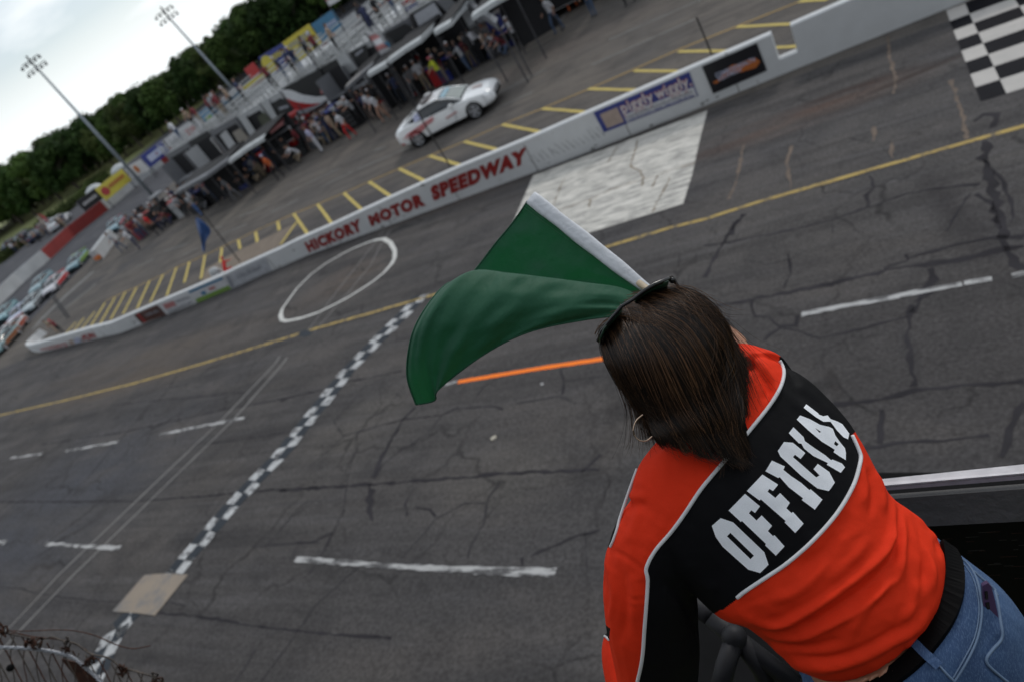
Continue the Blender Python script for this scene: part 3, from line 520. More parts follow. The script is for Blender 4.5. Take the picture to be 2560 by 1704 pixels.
def resample(rings, m=4):
    """Catmull-Rom between the given sections"""
    n = len(rings); out = []
    for i in range(n - 1):
        p0, p1, p2, p3 = rings[max(i - 1, 0)], rings[i], rings[i + 1], rings[min(i + 2, n - 1)]
        for j in range(m):
            t = j / m
            out.append([(2 * b + (c - a) * t + (2 * a - 5 * b + 4 * c - d) * t * t + (3 * b - a - 3 * c + d) * t ** 3) * .5 for a, b, c, d in zip(p0, p1, p2, p3)])
    return out + [rings[-1]]
def evalmods(mbs, voxel=.004, smooth=3, sfac=.6):
    o = mbs.build('tmp', None); fix_normals(o)
    if voxel:
        m_ = o.modifiers.new('r', 'REMESH'); m_.mode = 'VOXEL'; m_.voxel_size = voxel
    if smooth: m_ = o.modifiers.new('s', 'SMOOTH'); m_.iterations = smooth; m_.factor = sfac
    dg = bpy.context.evaluated_depsgraph_get(); me = bpy.data.meshes.new_from_object(o.evaluated_get(dg)); old = o.data; bpy.data.objects.remove(o); bpy.data.meshes.remove(old); return me
def me_np(me):
    a = np.empty(len(me.vertices) * 3); me.vertices.foreach_get('co', a); n = np.empty(len(me.vertices) * 3); me.vertices.foreach_get('normal', n); return a.reshape(-1, 3), n.reshape(-1, 3)
def proj_np(P):
    q = P - np.array(CAM); k = q @ np.array(CF); return np.c_[TW / 2 + FP * (q @ np.array(CR)) / k, TH / 2 - FP * (q @ np.array(CU)) / k]
def seg_dist(Q, pts):
    best = np.full(len(Q), 1e9); tt = np.zeros(len(Q)); pts = np.array(pts, float); n = len(pts) - 1
    for i in range(n):
        a, b = pts[i], pts[i + 1]; ab = b - a; t = np.clip(((Q - a) @ ab) / (ab @ ab), 0, 1); d = np.hypot(*(Q - a - t[:, None] * ab).T)
        m_ = d < best; best[m_] = d[m_]; tt[m_] = (i + t[m_]) / n
    return best, tt
def spl(pts, m=6):
    P = [Vector((*p, 0)) for p in pts]; r = resample([[p] for p in P], m); return [(q[0].x, q[0].y) for q in r]
def in_poly(Q, poly):
    x, y = Q[:, 0], Q[:, 1]; c = np.zeros(len(Q), bool); n = len(poly)
    for i in range(n):
        (x1, y1), (x2, y2) = poly[i], poly[(i + 1) % n]
        if y1 == y2: continue
        c ^= ((y1 > y) != (y2 > y)) & (x < (x2 - x1) * (y - y1) / (y2 - y1) + x1)
    return c
def bvh_of(me): return BVHTree.FromPolygons([v.co.copy() for v in me.vertices], [tuple(p.vertices) for p in me.polygons])
def cast(bv, x, y, off=0.):
    d = ray(x, y).normalized(); h = bv.ray_cast(CAM, d)
    if h[0] is None: return None
    nn = h[1] if h[1].dot(d) < 0 else -h[1]
    return h[0] + nn * off
def cast_line(bv, pts, off, step=6.):
    out = []
    for a, b in zip(pts, pts[1:]):
        l = math.hypot(b[0] - a[0], b[1] - a[1]); k = max(1, int(l / step))
        for i in range(k):
            p = cast(bv, a[0] + (b[0] - a[0]) * i / k, a[1] + (b[1] - a[1]) * i / k, off)
            if p is not None: out.append(p)
    p = cast(bv, *pts[-1], off)
    if p is not None: out.append(p)
    for _ in range(2): out = [out[0]] + [(out[i - 1] + out[i] * 2 + out[i + 1]) / 4 for i in range(1, len(out) - 1)] + [out[-1]]
    return out
def cast_poly(bv, poly, holes, off, res=7.):
    """fill a traced outline with small faces lying on the surface"""
    bm = bmesh.new(); es = []
    for lp in [poly] + holes:
        Q = []
        for a, b in zip(lp, lp[1:] + lp[:1]):
            k = max(1, int(math.hypot(b[0] - a[0], b[1] - a[1]) / res)); Q += [(a[0] + (b[0] - a[0]) * i / k, a[1] + (b[1] - a[1]) * i / k) for i in range(k)]
        vs = [bm.verts.new((x, y, 0)) for x, y in Q]; es += [bm.edges.new((vs[i], vs[(i + 1) % len(vs)])) for i in range(len(vs))]
    bmesh.ops.triangle_fill(bm, use_beauty=True, edges=es)
    for _ in range(3):
        le = [e for e in bm.edges if e.calc_length() > res * 1.6]
        if not le: break
        bmesh.ops.subdivide_edges(bm, edges=le, cuts=1); bmesh.ops.triangulate(bm, faces=[f for f in bm.faces if len(f.verts) > 3])
    for v in bm.verts:
        p = cast(bv, v.co.x, v.co.y, off)
        if p is None:
            for dx, dy in ((-8, 0), (8, 0), (0, -8), (0, 8), (-16, 8), (-30, 10)):
                p = cast(bv, v.co.x + dx, v.co.y + dy, off)
                if p is not None: break
        if p is None: continue
        v.co = p
    return bm
def fabric(name, col, rough=.62, weave=900., var=.05, sheen=.15, bump=.25, spec=.3):
    m = bpy.data.materials.new(name); m.use_nodes = True; nt = m.node_tree; b = nt.nodes['Principled BSDF']; g = N(nt, 'ShaderNodeNewGeometry').outputs['Position']
    c = mixc(nt, noise_mask(nt, g, 9, .3, .7, 3), [v * (1 - var) for v in col], [v * (1 + var) for v in col])
    n = N(nt, 'ShaderNodeTexNoise'); n.inputs['Scale'].default_value = weave; n.inputs['Detail'].default_value = 2; nt.links.new(g, n.inputs['Vector'])
    r = N(nt, 'ShaderNodeMapRange'); r.inputs[3].default_value = .86; r.inputs[4].default_value = 1.14; nt.links.new(n.outputs['Fac'], r.inputs[0])
    nt.links.new(mixc(nt, 1., c, r.outputs[0], 'MULTIPLY'), b.inputs['Base Color']); b.inputs['Roughness'].default_value = rough; b.inputs['Sheen Weight'].default_value = sheen; b.inputs['Specular IOR Level'].default_value = spec
    n2 = N(nt, 'ShaderNodeTexNoise'); n2.inputs['Scale'].default_value = 26; n2.inputs['Detail'].default_value = 3; nt.links.new(g, n2.inputs['Vector'])
    b2 = N(nt, 'ShaderNodeBump'); b2.inputs['Strength'].default_value = .35; b2.inputs['Distance'].default_value = .006; nt.links.new(n2.outputs['Fac'], b2.inputs['Height'])
    bp = N(nt, 'ShaderNodeBump'); bp.inputs['Strength'].default_value = bump; bp.inputs['Distance'].default_value = .0008; nt.links.new(n.outputs['Fac'], bp.inputs['Height']); nt.links.new(b2.outputs[0], bp.inputs['Normal']); nt.links.new(bp.outputs[0], b.inputs['Normal']); return m
def poft(pts, k=K):     # arm chains: (x, y, depth, radius)
    return [at(x * k, y * k, d) for x, y, d, r in pts], [r for *_, r in pts]
def chain(mb, pts, n=20, k=K, m=4, mi=0):
    P, R_ = poft(pts, k); Q = resample([[p, Vector((r, 0, 0))] for p, r in zip(P, R_)], m); mb.tube([q[0] for q in Q], [q[1].x for q in Q], n, mi)
TORSO = [((1560, 1010), (1690, 905), 1.135, .058, .1), ((1478, 1062), (1745, 822), 1.135, .070, .2), ((1452, 1160), (1800, 836), 1.13, .085, .3), ((1490, 1270), (1868, 880), 1.115, .098, .35), ((1575, 1345), (1936, 950), 1.10, .105, .4), ((1645, 1412), (1975, 1015), 1.085, .108, .45),
  ((1705, 1432), (2006, 1074), 1.075, .108, .5), ((1752, 1468), (2038, 1132), 1.068, .108, .55), ((1793, 1505), (2095, 1178), 1.062, .110, .6), ((1835, 1532), (2140, 1222), 1.058, .104, .68), ((1862, 1542), (2150, 1262), 1.058, .094, .75)]
LARM = [(1560, 1180, 1.125, .072), (1512, 1240, 1.13, .071), (1494, 1330, 1.145, .077), (1498, 1420, 1.17, .079), (1508, 1510, 1.20, .075), (1510, 1600, 1.24, .066), (1500, 1650, 1.27, .058)]
LFORE = [(1500, 1640, 1.27, .056), (1455, 1570, 1.32, .050), (1438, 1500, 1.36, .046), (1440, 1475, 1.42, .040)]
RARM = [(1748, 888, 1.14, .060), (1728, 872, 1.18, .058), (1704, 852, 1.24, .050), (1680, 850, 1.30, .045)]
# shirt -----------------------------------------------------------------
sh = MB(); sh.loft(resample([ring(a, b, d, t, ph) for a, b, d, t, ph in TORSO], 4)); chain(sh, LARM); chain(sh, LFORE); chain(sh, RARM)
me = evalmods(sh, .0034, 6)
P, Nn = me_np(me); Q = proj_np(P); facing = ((P - np.array(CAM)) * Nn).sum(1) < 0
z8 = lambda p: Z(1960, 1100, 2.597, p); z5s = lambda p: Z(1460, 840, 2.376, p); z6s = lambda p: Z(1460, 1160, 2.883, p); z4s = lambda p: Z(1440, 660, 2.903, p)
UP = z5s([(1160, 145), (1185, 210), (1170, 290), (1110, 400), (1000, 540), (900, 660), (800, 780), (700, 900), (600, 1050), (520, 1160), (430, 1260)]) + z6s([(450, 740), (460, 830), (450, 1000), (435, 1200), (420, 1400), (385, 1568)])
LO = z5s([(1590, 590), (1630, 680), (1640, 740), (1600, 880), (1500, 1050), (1350, 1220), (1200, 1350), (1080, 1430), (960, 1510), (910, 1550)])
LE = z5s([(322, 730), (320, 780), (290, 850), (203, 960), (194, 1030), (210, 1100), (182, 1200), (160, 1250)])
UPs, LOs, LEs = spl(UP), spl(LO), spl(LE)
D_ = np.zeros(len(P))
def fold(pts, wd, amp, taper=True, asym=0.):
    global D_
    d, t = seg_dist(Q, spl(pts, 5)); e = np.exp(-(d / wd) ** 2) * amp
    if taper: e *= np.clip(np.sin(np.pi * np.clip(t, .02, .98)) * 1.6, 0, 1)
    D_ += e * facing
for pts, wd, amp in [(z8([(700, 380), (715, 500), (705, 620), (640, 740), (520, 850), (380, 960), (200, 1080), (0, 1190), (-150, 1190), (-300, 1120)]), 9, 9.0), (z8([(740, 400), (775, 560), (770, 700), (740, 880), (600, 1000), (450, 1120), (300, 1200), (100, 1290), (-100, 1290)]), 9, 7.0),
  (z8([(745, 400), (735, 560), (735, 680), (680, 800), (560, 930), (400, 1050), (200, 1170), (0, 1240)]), 8, -6.0),
  (z8([(780, 430), (860, 620), (930, 760), (960, 860), (955, 1000)]), 10, 6.0), (z8([(820, 440), (940, 560), (1000, 660)]), 9, 4.5), (z8([(800, 480), (890, 680), (920, 800), (900, 950)]), 9, -5.), (z8([(480, 130), (530, 300), (510, 420)]), 8, 3.0), (z8([(540, 180), (580, 330), (560, 500)]), 9, -3.5), (z8([(590, 200), (640, 330), (650, 470)]), 8, 3.5),
  (z8([(-100, 1440), (250, 1475), (500, 1410), (700, 1310), (860, 1210), (990, 1030)]), 13, 6.0), (z8([(-50, 1390), (250, 1420), (480, 1360), (680, 1260), (830, 1150)]), 9, -4.0), (z8([(420, 450), (280, 700), (60, 860)]), 20, -4.0), (z8([(700, 900), (560, 1070), (470, 1180), (430, 1260)]), 11, 5.0), (z8([(760, 820), (650, 1000), (540, 1130)]), 9, -3.5),
  (z8([(-200, 1280), (0, 1340), (200, 1340), (400, 1270)]), 10, -4.5), (z8([(850, 900), (840, 1050), (760, 1180)]), 12, 4.0), (z8([(900, 520), (985, 640), (1010, 760)]), 8, -3.),
  (z8([(300, 760), (120, 960), (-100, 1050)]), 16, 4.), (z8([(560, 620), (420, 800), (250, 930)]), 12, 3.),
  (z5s([(200, 960), (280, 1000), (330, 1010), (320, 950)]), 12, -4.5), (z5s([(215, 930), (300, 955), (380, 960)]), 12, 3.5), (z5s([(250, 1230), (310, 1100), (320, 960)]), 14, 3.0), (z5s([(150, 1262), (250, 1310), (330, 1370), (370, 1392)]), 5, -3.0), (z6s([(185, 640), (190, 800), (215, 960), (180, 1130)]), 7, 2.8), (z6s([(330, 780), (370, 950), (350, 1150)]), 16, 3.2), (z6s([(280, 760), (290, 900), (300, 1100), (260, 1300)]), 14, -3.5),
  (z6s([(105, 700), (150, 900), (175, 1100)]), 10, -2.5), (z6s([(560, 820), (700, 960), (780, 1100), (880, 1290)]), 14, -4.), (z6s([(700, 700), (840, 840), (960, 920)]), 16, 3.), (z4s([(1225, 715), (1300, 760), (1380, 860), (1400, 930), (1370, 990)]), 8, -6.5), (z4s([(1240, 680), (1330, 720), (1430, 830), (1450, 930), (1400, 1010)]), 10, 4.5), (z4s([(1180, 600), (1290, 610), (1400, 670), (1460, 700)]), 7, -3.), (z4s([(1490, 705), (1560, 780), (1626, 880)]), 8, -4.),
  (z5s([(1180, 200), (1260, 320), (1350, 380), (1420, 460), (1500, 560), (1560, 690)]), 13, -2.8), (z5s([(1150, 260), (1260, 400), (1380, 470), (1450, 560), (1520, 680)]), 14, 2.2)]:
    fold(pts, wd * .88, amp * 1.35 / 1000.)
rs = random.Random(3)
for _ in range(46):      # small secondary creases running with the main pull of the cloth
    t = rs.random(); cx_, cy_ = z8([(rs.uniform(-300, 950), rs.uniform(500, 1350))])[0]; a_ = -.62 + rs.uniform(-.35, .35) - (.6 if cx_ > 2230 else 0); l_ = rs.uniform(25, 85)
    fold([(cx_ - cos(a_) * l_, cy_ - sin(a_) * l_), (cx_ + rs.uniform(-5, 5), cy_ + rs.uniform(-5, 5)), (cx_ + cos(a_) * l_, cy_ + sin(a_) * l_)], rs.uniform(3.5, 6.5), rs.choice([-1, 1, 1]) * rs.uniform(.6, 1.6) / 1000)
for _ in range(30):
    cx_, cy_ = z5s([(rs.uniform(120, 700), rs.uniform(700, 1500))])[0]; a_ = 1.1 + rs.uniform(-.6, .6); l_ = rs.uniform(20, 60)
    fold([(cx_ - cos(a_) * l_, cy_ - sin(a_) * l_), (cx_, cy_ + 3), (cx_ + cos(a_) * l_, cy_ + sin(a_) * l_)], rs.uniform(4, 8), rs.choice([-1, 1]) * rs.uniform(.5, 1.3) / 1000)
def gathers(line, side, i0, i1, amp=1.6, ln=40, stp=1):
    for i in range(i0, min(i1, len(line) - 1), stp):
        a, b = line[i], line[i + 1]; l = math.hypot(b[0] - a[0], b[1] - a[1]) or 1
        for q in range(max(1, int(l / 9))):
            t = (q + rs.random()) / max(1, int(l / 9)); x, y = a[0] + (b[0] - a[0]) * t, a[1] + (b[1] - a[1]) * t; nx, ny = -(b[1] - a[1]) / l * side, (b[0] - a[0]) / l * side
            g_ = ln * (.5 + rs.random()); fold([(x, y), (x + nx * g_ * .5 + rs.uniform(-3, 3), y + ny * g_ * .5), (x + nx * g_ + rs.uniform(-6, 6), y + ny * g_)], 4., amp / 1000. * (rs.random() * 1.2 - .35) * 1.5)
gathers(UPs, 1, 6, 93, 1.5, 34, 2)
# soft broad fabric unevenness
from mathutils import noise as mnoise
for i in range(len(P)):
    if facing[i]: D_[i] += mnoise.noise(Vector(P[i]) * 16) * .0022 + mnoise.noise(Vector(P[i]) * 45) * .0006
_ed = np.empty(len(me.edges) * 2, int); me.edges.foreach_get('vertices', _ed); _ed = _ed.reshape(-1, 2); _dg = np.bincount(_ed.ravel(), minlength=len(P)).astype(float)
for _ in range(5):
    _s = np.bincount(_ed[:, 0], D_[_ed[:, 1]], len(P)) + np.bincount(_ed[:, 1], D_[_ed[:, 0]], len(P)); D_ = .5 * D_ + .5 * _s / _dg
P2 = P + Nn * D_[:, None]; me.vertices.foreach_set('co', P2.ravel()); me.update()
Qc = np.array([proj_np(np.array([P2[list(p.vertices)].mean(0)]))[0] for p in me.polygons]) if 0 else None
nv = np.array([list(p.vertices)[:4] if len(p.vertices) >= 4 else list(p.vertices) + [p.vertices[-1]] for p in me.polygons]); Cc = P2[nv].mean(1); Qc = proj_np(Cc)
black = in_poly(Qc, UPs + [(1570, 1900), (1800, 1900), (1765, 1600), (1774, 1552), (1784, 1533), (1820, 1514), (1843, 1495)] + LOs[::-1] + [(2200, 1000), (2080, 850), (1960, 780)])
black |= in_poly(Qc, [(1600, 1130)] + LEs + [(1500, 1370), (1400, 1370), (1450, 1100)]) & (Qc[:, 0] < 1600) & (Qc[:, 1] < 1370)
lf = np.array(Cc) ; fore = in_poly(Qc, Z(1480, 1480, 4.908, [(60, 500), (90, 535), (130, 525), (180, 540), (215, 585), (220, 440), (150, 380), (40, 420)]))
black |= fore
me.polygons.foreach_set('material_index', black.astype(int)); me.polygons.foreach_set('use_smooth', [True] * len(me.polygons))
M_OR = fabric('orange_fabric', (.72, .036, .010), .72, 1100, .06, .0, spec=.10); M_BK = fabric('black_fabric', (.0035, .0035, .0045), .7, 1100, .1, .0, spec=.12); M_WF = fabric('white_fabric', (.66, .66, .68), .6, 900, .03)
me.materials.append(M_OR); me.materials.append(M_BK)
HIP0 = at(2250 , 1640, 1.17)
person = tag(empty('person', HIP0), 'person in orange and black shirt leaning over the rail, holding out the green flag', 'person')
def child(o, par):
    o.parent = par; o.matrix_parent_inverse = Matrix.Translation(-par.location) if par.type == 'EMPTY' else Matrix(); return o
def adopt(o, par=None, root=None):     # keep world-space mesh coordinates under a located parent
    o.parent = par or person; o.matrix_parent_inverse = Matrix.Translation(-HIP0) if (par is None or par is person) else Matrix.Identity(4); return o
shirt = obj('shirt', me); adopt(shirt); BV = bvh_of(me)
for nm, ln in (('piping', UPs), ('piping', LOs), ('piping', LEs)):
    q = cast_line(BV, ln, .0012)
    if len(q) > 3: mb = MB(); mb.tube(q, .0030 if ln is not LEs else .0024, 8); adopt(mb.build(nm, M_WF, smooth=True), shirt)
q = cast_line(BV, spl(Z(1480, 1480, 4.908, [(88, 560), (105, 532), (150, 530), (210, 575)])), .001); mb = MB(); mb.tube(q, .0022, 8); adopt(mb.build('piping', M_WF, smooth=True), shirt)
LET = [('O', z6s([(985, 385), (1075, 415), (1300, 630), (1330, 720), (1270, 780), (1185, 755), (1000, 590), (950, 520), (922, 440)]), [z6s([(1055, 490), (1225, 655), (1200, 680), (1030, 515)])]),
 ('F', z6s([(1160, 210), (1268, 300), (1232, 347), (1205, 328), (1188, 350), (1243, 402), (1280, 365), (1355, 440), (1325, 478), (1362, 515), (1372, 507), (1445, 588), (1383, 655), (1305, 580), (1312, 570), (1138, 405), (1130, 412), (1042, 330)]), []),
 ('F', z6s([(1285, 72), (1398, 145), (1362, 190), (1335, 175), (1322, 195), (1378, 240), (1412, 205), (1482, 275), (1457, 315), (1495, 350), (1505, 342), (1582, 425), (1522, 492), (1445, 415), (1452, 405), (1275, 250), (1265, 258), (1173, 190)]), []),
 ('I', z5s([(1115, 737), (1192, 772), (1183, 792), (1230, 830), (1290, 870), (1337, 912), (1345, 907), (1415, 968), (1370, 1028), (1292, 970), (1300, 960), (1215, 895), (1162, 835), (1152, 840), (1077, 800)]), []),
 ('C', z5s([(1150, 680), (1187, 627), (1240, 632), (1313, 692), (1285, 727), (1252, 702), (1240, 716), (1378, 837), (1398, 825), (1362, 788), (1387, 757), (1455, 805), (1488, 868), (1453, 918), (1385, 902), (1290, 828), (1165, 712)]), []),
 ('I', z5s([(1243, 540), (1303, 598), (1310, 622), (1370, 665), (1430, 705), (1465, 735), (1475, 732), (1530, 755), (1548, 778), (1523, 810), (1440, 762), (1447, 752), (1360, 710), (1305, 665), (1290, 637), (1275, 635), (1215, 575)]), []),
 ('A', z5s([(1282, 470), (1340, 492), (1400, 525), (1450, 537), (1475, 550), (1490, 590), (1515, 625), (1548, 665), (1553, 690), (1553, 735), (1515, 712), (1480, 688), (1487, 672), (1410, 625), (1330, 558), (1262, 495)]), [z5s([(1372, 545), (1408, 568), (1395, 572)]), z5s([(1490, 622), (1510, 640), (1498, 652), (1482, 640)])]),
 ('L', z5s([(1318, 405), (1388, 458), (1392, 466), (1418, 476), (1445, 470), (1462, 492), (1500, 505), (1532, 522), (1573, 578), (1566, 612), (1540, 600), (1500, 560), (1462, 508), (1420, 508), (1378, 482), (1303, 425)]), [])]
M_LET = fabric('letter_print', (.80, .82, .86), .5, 900, .05, .05)
for ch, poly, holes in LET:
    o = obj('lettering', cast_poly(BV, poly, holes, .0011), None, M_LET, True); adopt(o, shirt)
# trousers, belt -------------------------------------------------------
JE = [((2022, 1738), (2322, 1322), 1.060, .084, .86), ((2025, 1735), (2353, 1352), 1.055, .118, .88), ((2070, 1800), (2400, 1386), 1.06, .128, .86), ((2130, 1870), (2462, 1435), 1.075, .135, .8), ((2190, 1950), (2520, 1510), 1.10, .138, .7), ((2250, 2040), (2556, 1620), 1.14, .135, .6), ((2310, 2130), (2575, 1740), 1.20, .125, .5)]
jr = resample([ring(a, b, d, t, ph, k=1.) for a, b, d, t, ph in JE], 4)
hipc = sum(jr[-1], Vector()) / len(jr[-1]); lat = (jr[-1][0] - jr[-1][14]).normalized(); lat.z = 0; lat.normalize(); FLOOR = hipc.z - .84
fwd = Vector((CF.x, CF.y, 0)).normalized()
jm = MB(); jm.loft(jr)
LEG = {}
for s in (-1, 1):
    h = hipc + lat * .085 * s + Vector((0, 0, .04)); kn = h + Vector((0, 0, -.42)) + fwd * .03 + lat * .02 * s; an = Vector((kn.x, kn.y, FLOOR + .10)) - fwd * .04; LEG[s] = (h, kn, an)
    jm.tube([h + Vector((0, 0, .06)), h, h.lerp(kn, .5), kn, kn.lerp(an, .5), an], [.09, .09, .078, .062, .058, .05], 20)
jme = evalmods(jm, .0048, 4)
Pj, Nj = me_np(jme); Q = proj_np(Pj); facing = ((Pj - np.array(CAM)) * Nj).sum(1) < 0; D_ = np.zeros(len(Pj))
for pts, wd, amp in [(z8([(1300, 1100), (1330, 1250), (1280, 1400)]), 12, -2.), (z8([(1400, 1280), (1310, 1440), (1440, 1568)]), 6, -2.5), (z8([(1290, 930), (1330, 1150), (1400, 1290)]), 16, 3.), (z8([(1100, 1200), (980, 1400), (900, 1560)]), 22, 1.5)]: fold(pts, wd, amp / 1000)
for i in range(len(Pj)):
    if facing[i]: D_[i] += mnoise.noise(Vector(Pj[i]) * 20) * .0015
jme.vertices.foreach_set('co', (Pj + Nj * D_[:, None]).ravel()); jme.polygons.foreach_set('use_smooth', [True] * len(jme.polygons)); jme.update()
M_JN = bpy.data.materials.new('denim'); M_JN.use_nodes = True; nt = M_JN.node_tree; b = nt.nodes['Principled BSDF']; g = N(nt, 'ShaderNodeNewGeometry').outputs['Position']
c = mixc(nt, noise_mask(nt, g, 9, .35, .65, 4), (.022, .052, .130), (.045, .098, .21)); c = mixc(nt, mmath(nt, 'MULTIPLY', noise_mask(nt, g, 1, .5, .62, 3, (900, 160, 260)), .35), c, (.13, .21, .35)); nt.links.new(c, b.inputs['Base Color']); b.inputs['Roughness'].default_value = .85
n = N(nt, 'ShaderNodeTexNoise'); n.inputs['Scale'].default_value = 700; nt.links.new(g, n.inputs['Vector']); bp = N(nt, 'ShaderNodeBump'); bp.inputs['Strength'].default_value = .5; bp.inputs['Distance'].default_value = .001; nt.links.new(n.outputs['Fac'], bp.inputs['Height']); nt.links.new(bp.outputs[0], b.inputs['Normal'])
jeans = obj('jeans', jme, None, M_JN); adopt(jeans); BJ = bvh_of(jme)
M_ST = MAT('seam_stitch', (.12, .18, .28), .8); M_ST2 = MAT('brown_stitch', (.10, .055, .035), .8); M_BELT = MAT('black_leather', (.0025, .0025, .0028), .55, var=.2, spec=.06)
def seam(pts, off=.0008, r=.0011, mat=M_ST, par=jeans, nm='seam'):
    q = cast_line(BJ, spl(z8(pts)), off)
    if len(q) > 3: mb = MB(); mb.tube(q, r, 6); adopt(mb.build(nm, mat, smooth=True), par)
seam([(1090, 740), (1165, 780), (1235, 870), (1272, 1000), (1280, 1130), (1250, 1290), (1180, 1440), (1100, 1568)], r=.0018); seam([(1075, 745), (1150, 790), (1218, 880), (1255, 1000), (1262, 1130), (1234, 1280), (1165, 1420), (1090, 1550)], r=.0009)
seam([(1100, 780), (1150, 890), (1155, 1010), (1120, 1140), (1050, 1260), (960, 1370), (850, 1470), (740, 1568)], r=.0010, mat=M_ST2)
seam([(1362, 965), (1385, 1060), (1400, 1170), (1412, 1280), (1350, 1360), (1308, 1432), (1370, 1500), (1450, 1568)], r=.0022); seam([(1230, 850), (1290, 905), (1350, 955), (1385, 1010)], r=.0020); seam([(1000, 1455), (1060, 1520), (1110, 1568)], r=.0018)
bp_ = cast_line(BJ, spl(z8([(1055, 690), (1095, 800), (1108, 930), (1085, 1060), (1025, 1195), (950, 1305), (865, 1405), (765, 1495), (655, 1575), (530, 1640), (330, 1730)])), .004, 8)
def strap(path, half, thick, ups):
    mb = MB(); rings = []
    for i, p in enumerate(path):
        t = (path[min(i + 1, len(path) - 1)] - path[max(i - 1, 0)]).normalized(); h = BJ.find_nearest(p); nn = (p - h[0]).normalized() if (p - h[0]).length > 1e-5 else h[1]
        if nn.dot(ray(*proj(p))) > 0: nn = -nn
        a = t.cross(nn).normalized(); rings.append([p + a * half - nn * thick, p + a * half * .95 + nn * thick, p - a * half * .95 + nn * thick, p - a * half - nn * thick])
    mb.loft(rings); return mb
belt = adopt(strap(bp_, .0125, .0035, None).build('belt', M_BELT))
lo_ = [at(*q, 1.0) for q in z8([(840, 1305), (985, 1470)])]
lp = cast_line(BJ, z8([(828, 1290), (910, 1375), (1000, 1462)]), .0065, 8); adopt(strap(lp, .0068, .0015, None).build('belt_loop', M_JN), jeans)
# body: one continuous skin surface inside the clothes -------------------
bd = MB()
bd.loft(resample([ring(((a[0] * .93 + b_[0] * .07)), (0, 0), 1, 1) if 0 else ring((a[0] * .94 + b_[0] * .06, a[1] * .94 + b_[1] * .06), (b_[0] * .94 + a[0] * .06, b_[1] * .94 + a[1] * .06), d + .010, t * .80, ph) for a, b_, d, t, ph in TORSO[2:]], 3))
bd.loft(resample([ring((1862 * .97 + 2168 * .03, 1540), (2160, 1270), 1.058, .100, .8)] + [ring((a[0] * .94 + b_[0] * .06, a[1] * .94 + b_[1] * .06), (b_[0] * .94 + a[0] * .06, b_[1] * .94 + a[1] * .06), d + .002, t * .90, ph, k=1.) for a, b_, d, t, ph in JE], 3))
chain(bd, [(1625, 985, 1.145, .042), (1610, 960, 1.13, .044), (1590, 930, 1.115, .050)])
HEAD = [((1400, 780), (1500, 690), 1.13, .05, 0), ((1408, 820), (1560, 690), 1.12, .07, 0), ((1428, 860), (1625, 715), 1.11, .082, 0), ((1452, 900), (1665, 775), 1.11, .080, 0), ((1490, 940), (1675, 830), 1.115, .066, 0), ((1530, 965), (1670, 880), 1.12, .045, 0)]
bd.loft(resample([ring(*q[:4], q[4], bf=q[3] + .035) for q in HEAD], 3))
# face on the far side: brow, nose, lips, chin, ears
hc = at(1540 * K, 830 * K, 1.15); fdir = (Vector((CF.x, CF.y, -.35)).normalized()); hup = Vector((0, 0, 1)); hup = (hup - fdir * hup.dot(fdir)).normalized(); hl = hup.cross(fdir).normalized()
FC = lambda x, y, z: hc + hl * x + fdir * y + hup * z
bd.ico(FC(0, .045, -.045), .062, 3, 0, (1, 1, 1.15)); bd.tube([FC(0, .095, .01), FC(0, .118, -.03)], [.008, .013], 10); bd.ico(FC(0, .095, -.085), .024, 2); bd.ico(FC(0, .100, -.058), .016, 2, 0, (1.4, .7, .5))
for s in (-1, 1): bd.ico(FC(.072 * s, -.005, -.02), .024, 2, 0, (.45, .7, 1.15)); bd.ico(FC(.030 * s, .088, -.002), .013, 2)
def hand(mb, wrist, dirv, palmn, curl=.9, s=1.):
    """palm, five separate bent fingers and a thumb from the side of the palm"""
    dirv = dirv.normalized(); palmn = (palmn - dirv * palmn.dot(dirv)).normalized(); side = dirv.cross(palmn)
    mb.loft([[wrist + dirv * t * s + side * (w_ * cos(2 * pi * k / 12)) * s + palmn * (.013 * sin(2 * pi * k / 12)) * s for k in range(12)] for t, w_ in ((0, .024), (.03, .032), (.06, .038), (.085, .038), (.092, .03))])
    for i, (o_, ln) in enumerate(((-.028, .066), (-.0095, .075), (.0095, .070), (.027, .055))):
        p = wrist + (dirv * .085 + side * o_) * s; a = 0.; pts = [p]
        for sg, bd_ in ((.42, curl * .8), (.32, curl), (.26, curl * .8)):
            a += bd_; p = p + (dirv * cos(a) + palmn * sin(a)) * ln * sg * s; pts.append(p)
        mb.tube(pts, [.0085 * s, .008 * s, .0075 * s, .006 * s], 10)
    t0 = wrist + (dirv * .03 - side * .03) * s; t1 = t0 + (dirv * .022 - side * .022 + palmn * .012) * s; t2 = t1 + (dirv * .022 + side * .004 + palmn * .02) * s; t3 = t2 + (side * .018 + palmn * .012) * s; mb.tube([t0, t1, t2, t3], [.012 * s, .010 * s, .009 * s, .007 * s], 10)
chain(bd, [(1560, 1180, 1.13, .050), (1495, 1330, 1.15, .042), (1505, 1500, 1.20, .038), (1500, 1650, 1.27, .036), (1455, 1570, 1.32, .034), (1440, 1480, 1.40, .030), (1450, 1440, 1.47, .024)])
lw = at(1450 * K, 1440 * K, 1.47); hand(bd, lw, (at(1470 * K, 1420 * K, 1.6) - lw), Vector((0, 0, -1)), .5)
chain(bd, [(1750, 885, 1.14, .045), (1708, 848, 1.24, .040), (1690, 835, 1.30, .036), (1680, 800, 1.33, .034), (1640, 765, 1.35, .029), (1612, 760, 1.35, .024)])
rw = at(1612 * K, 760 * K, 1.35); rh = at(1575 * K, 735 * K, 1.33); hand(bd, rw, rh - rw, -CF + CU * .2, 1.25)
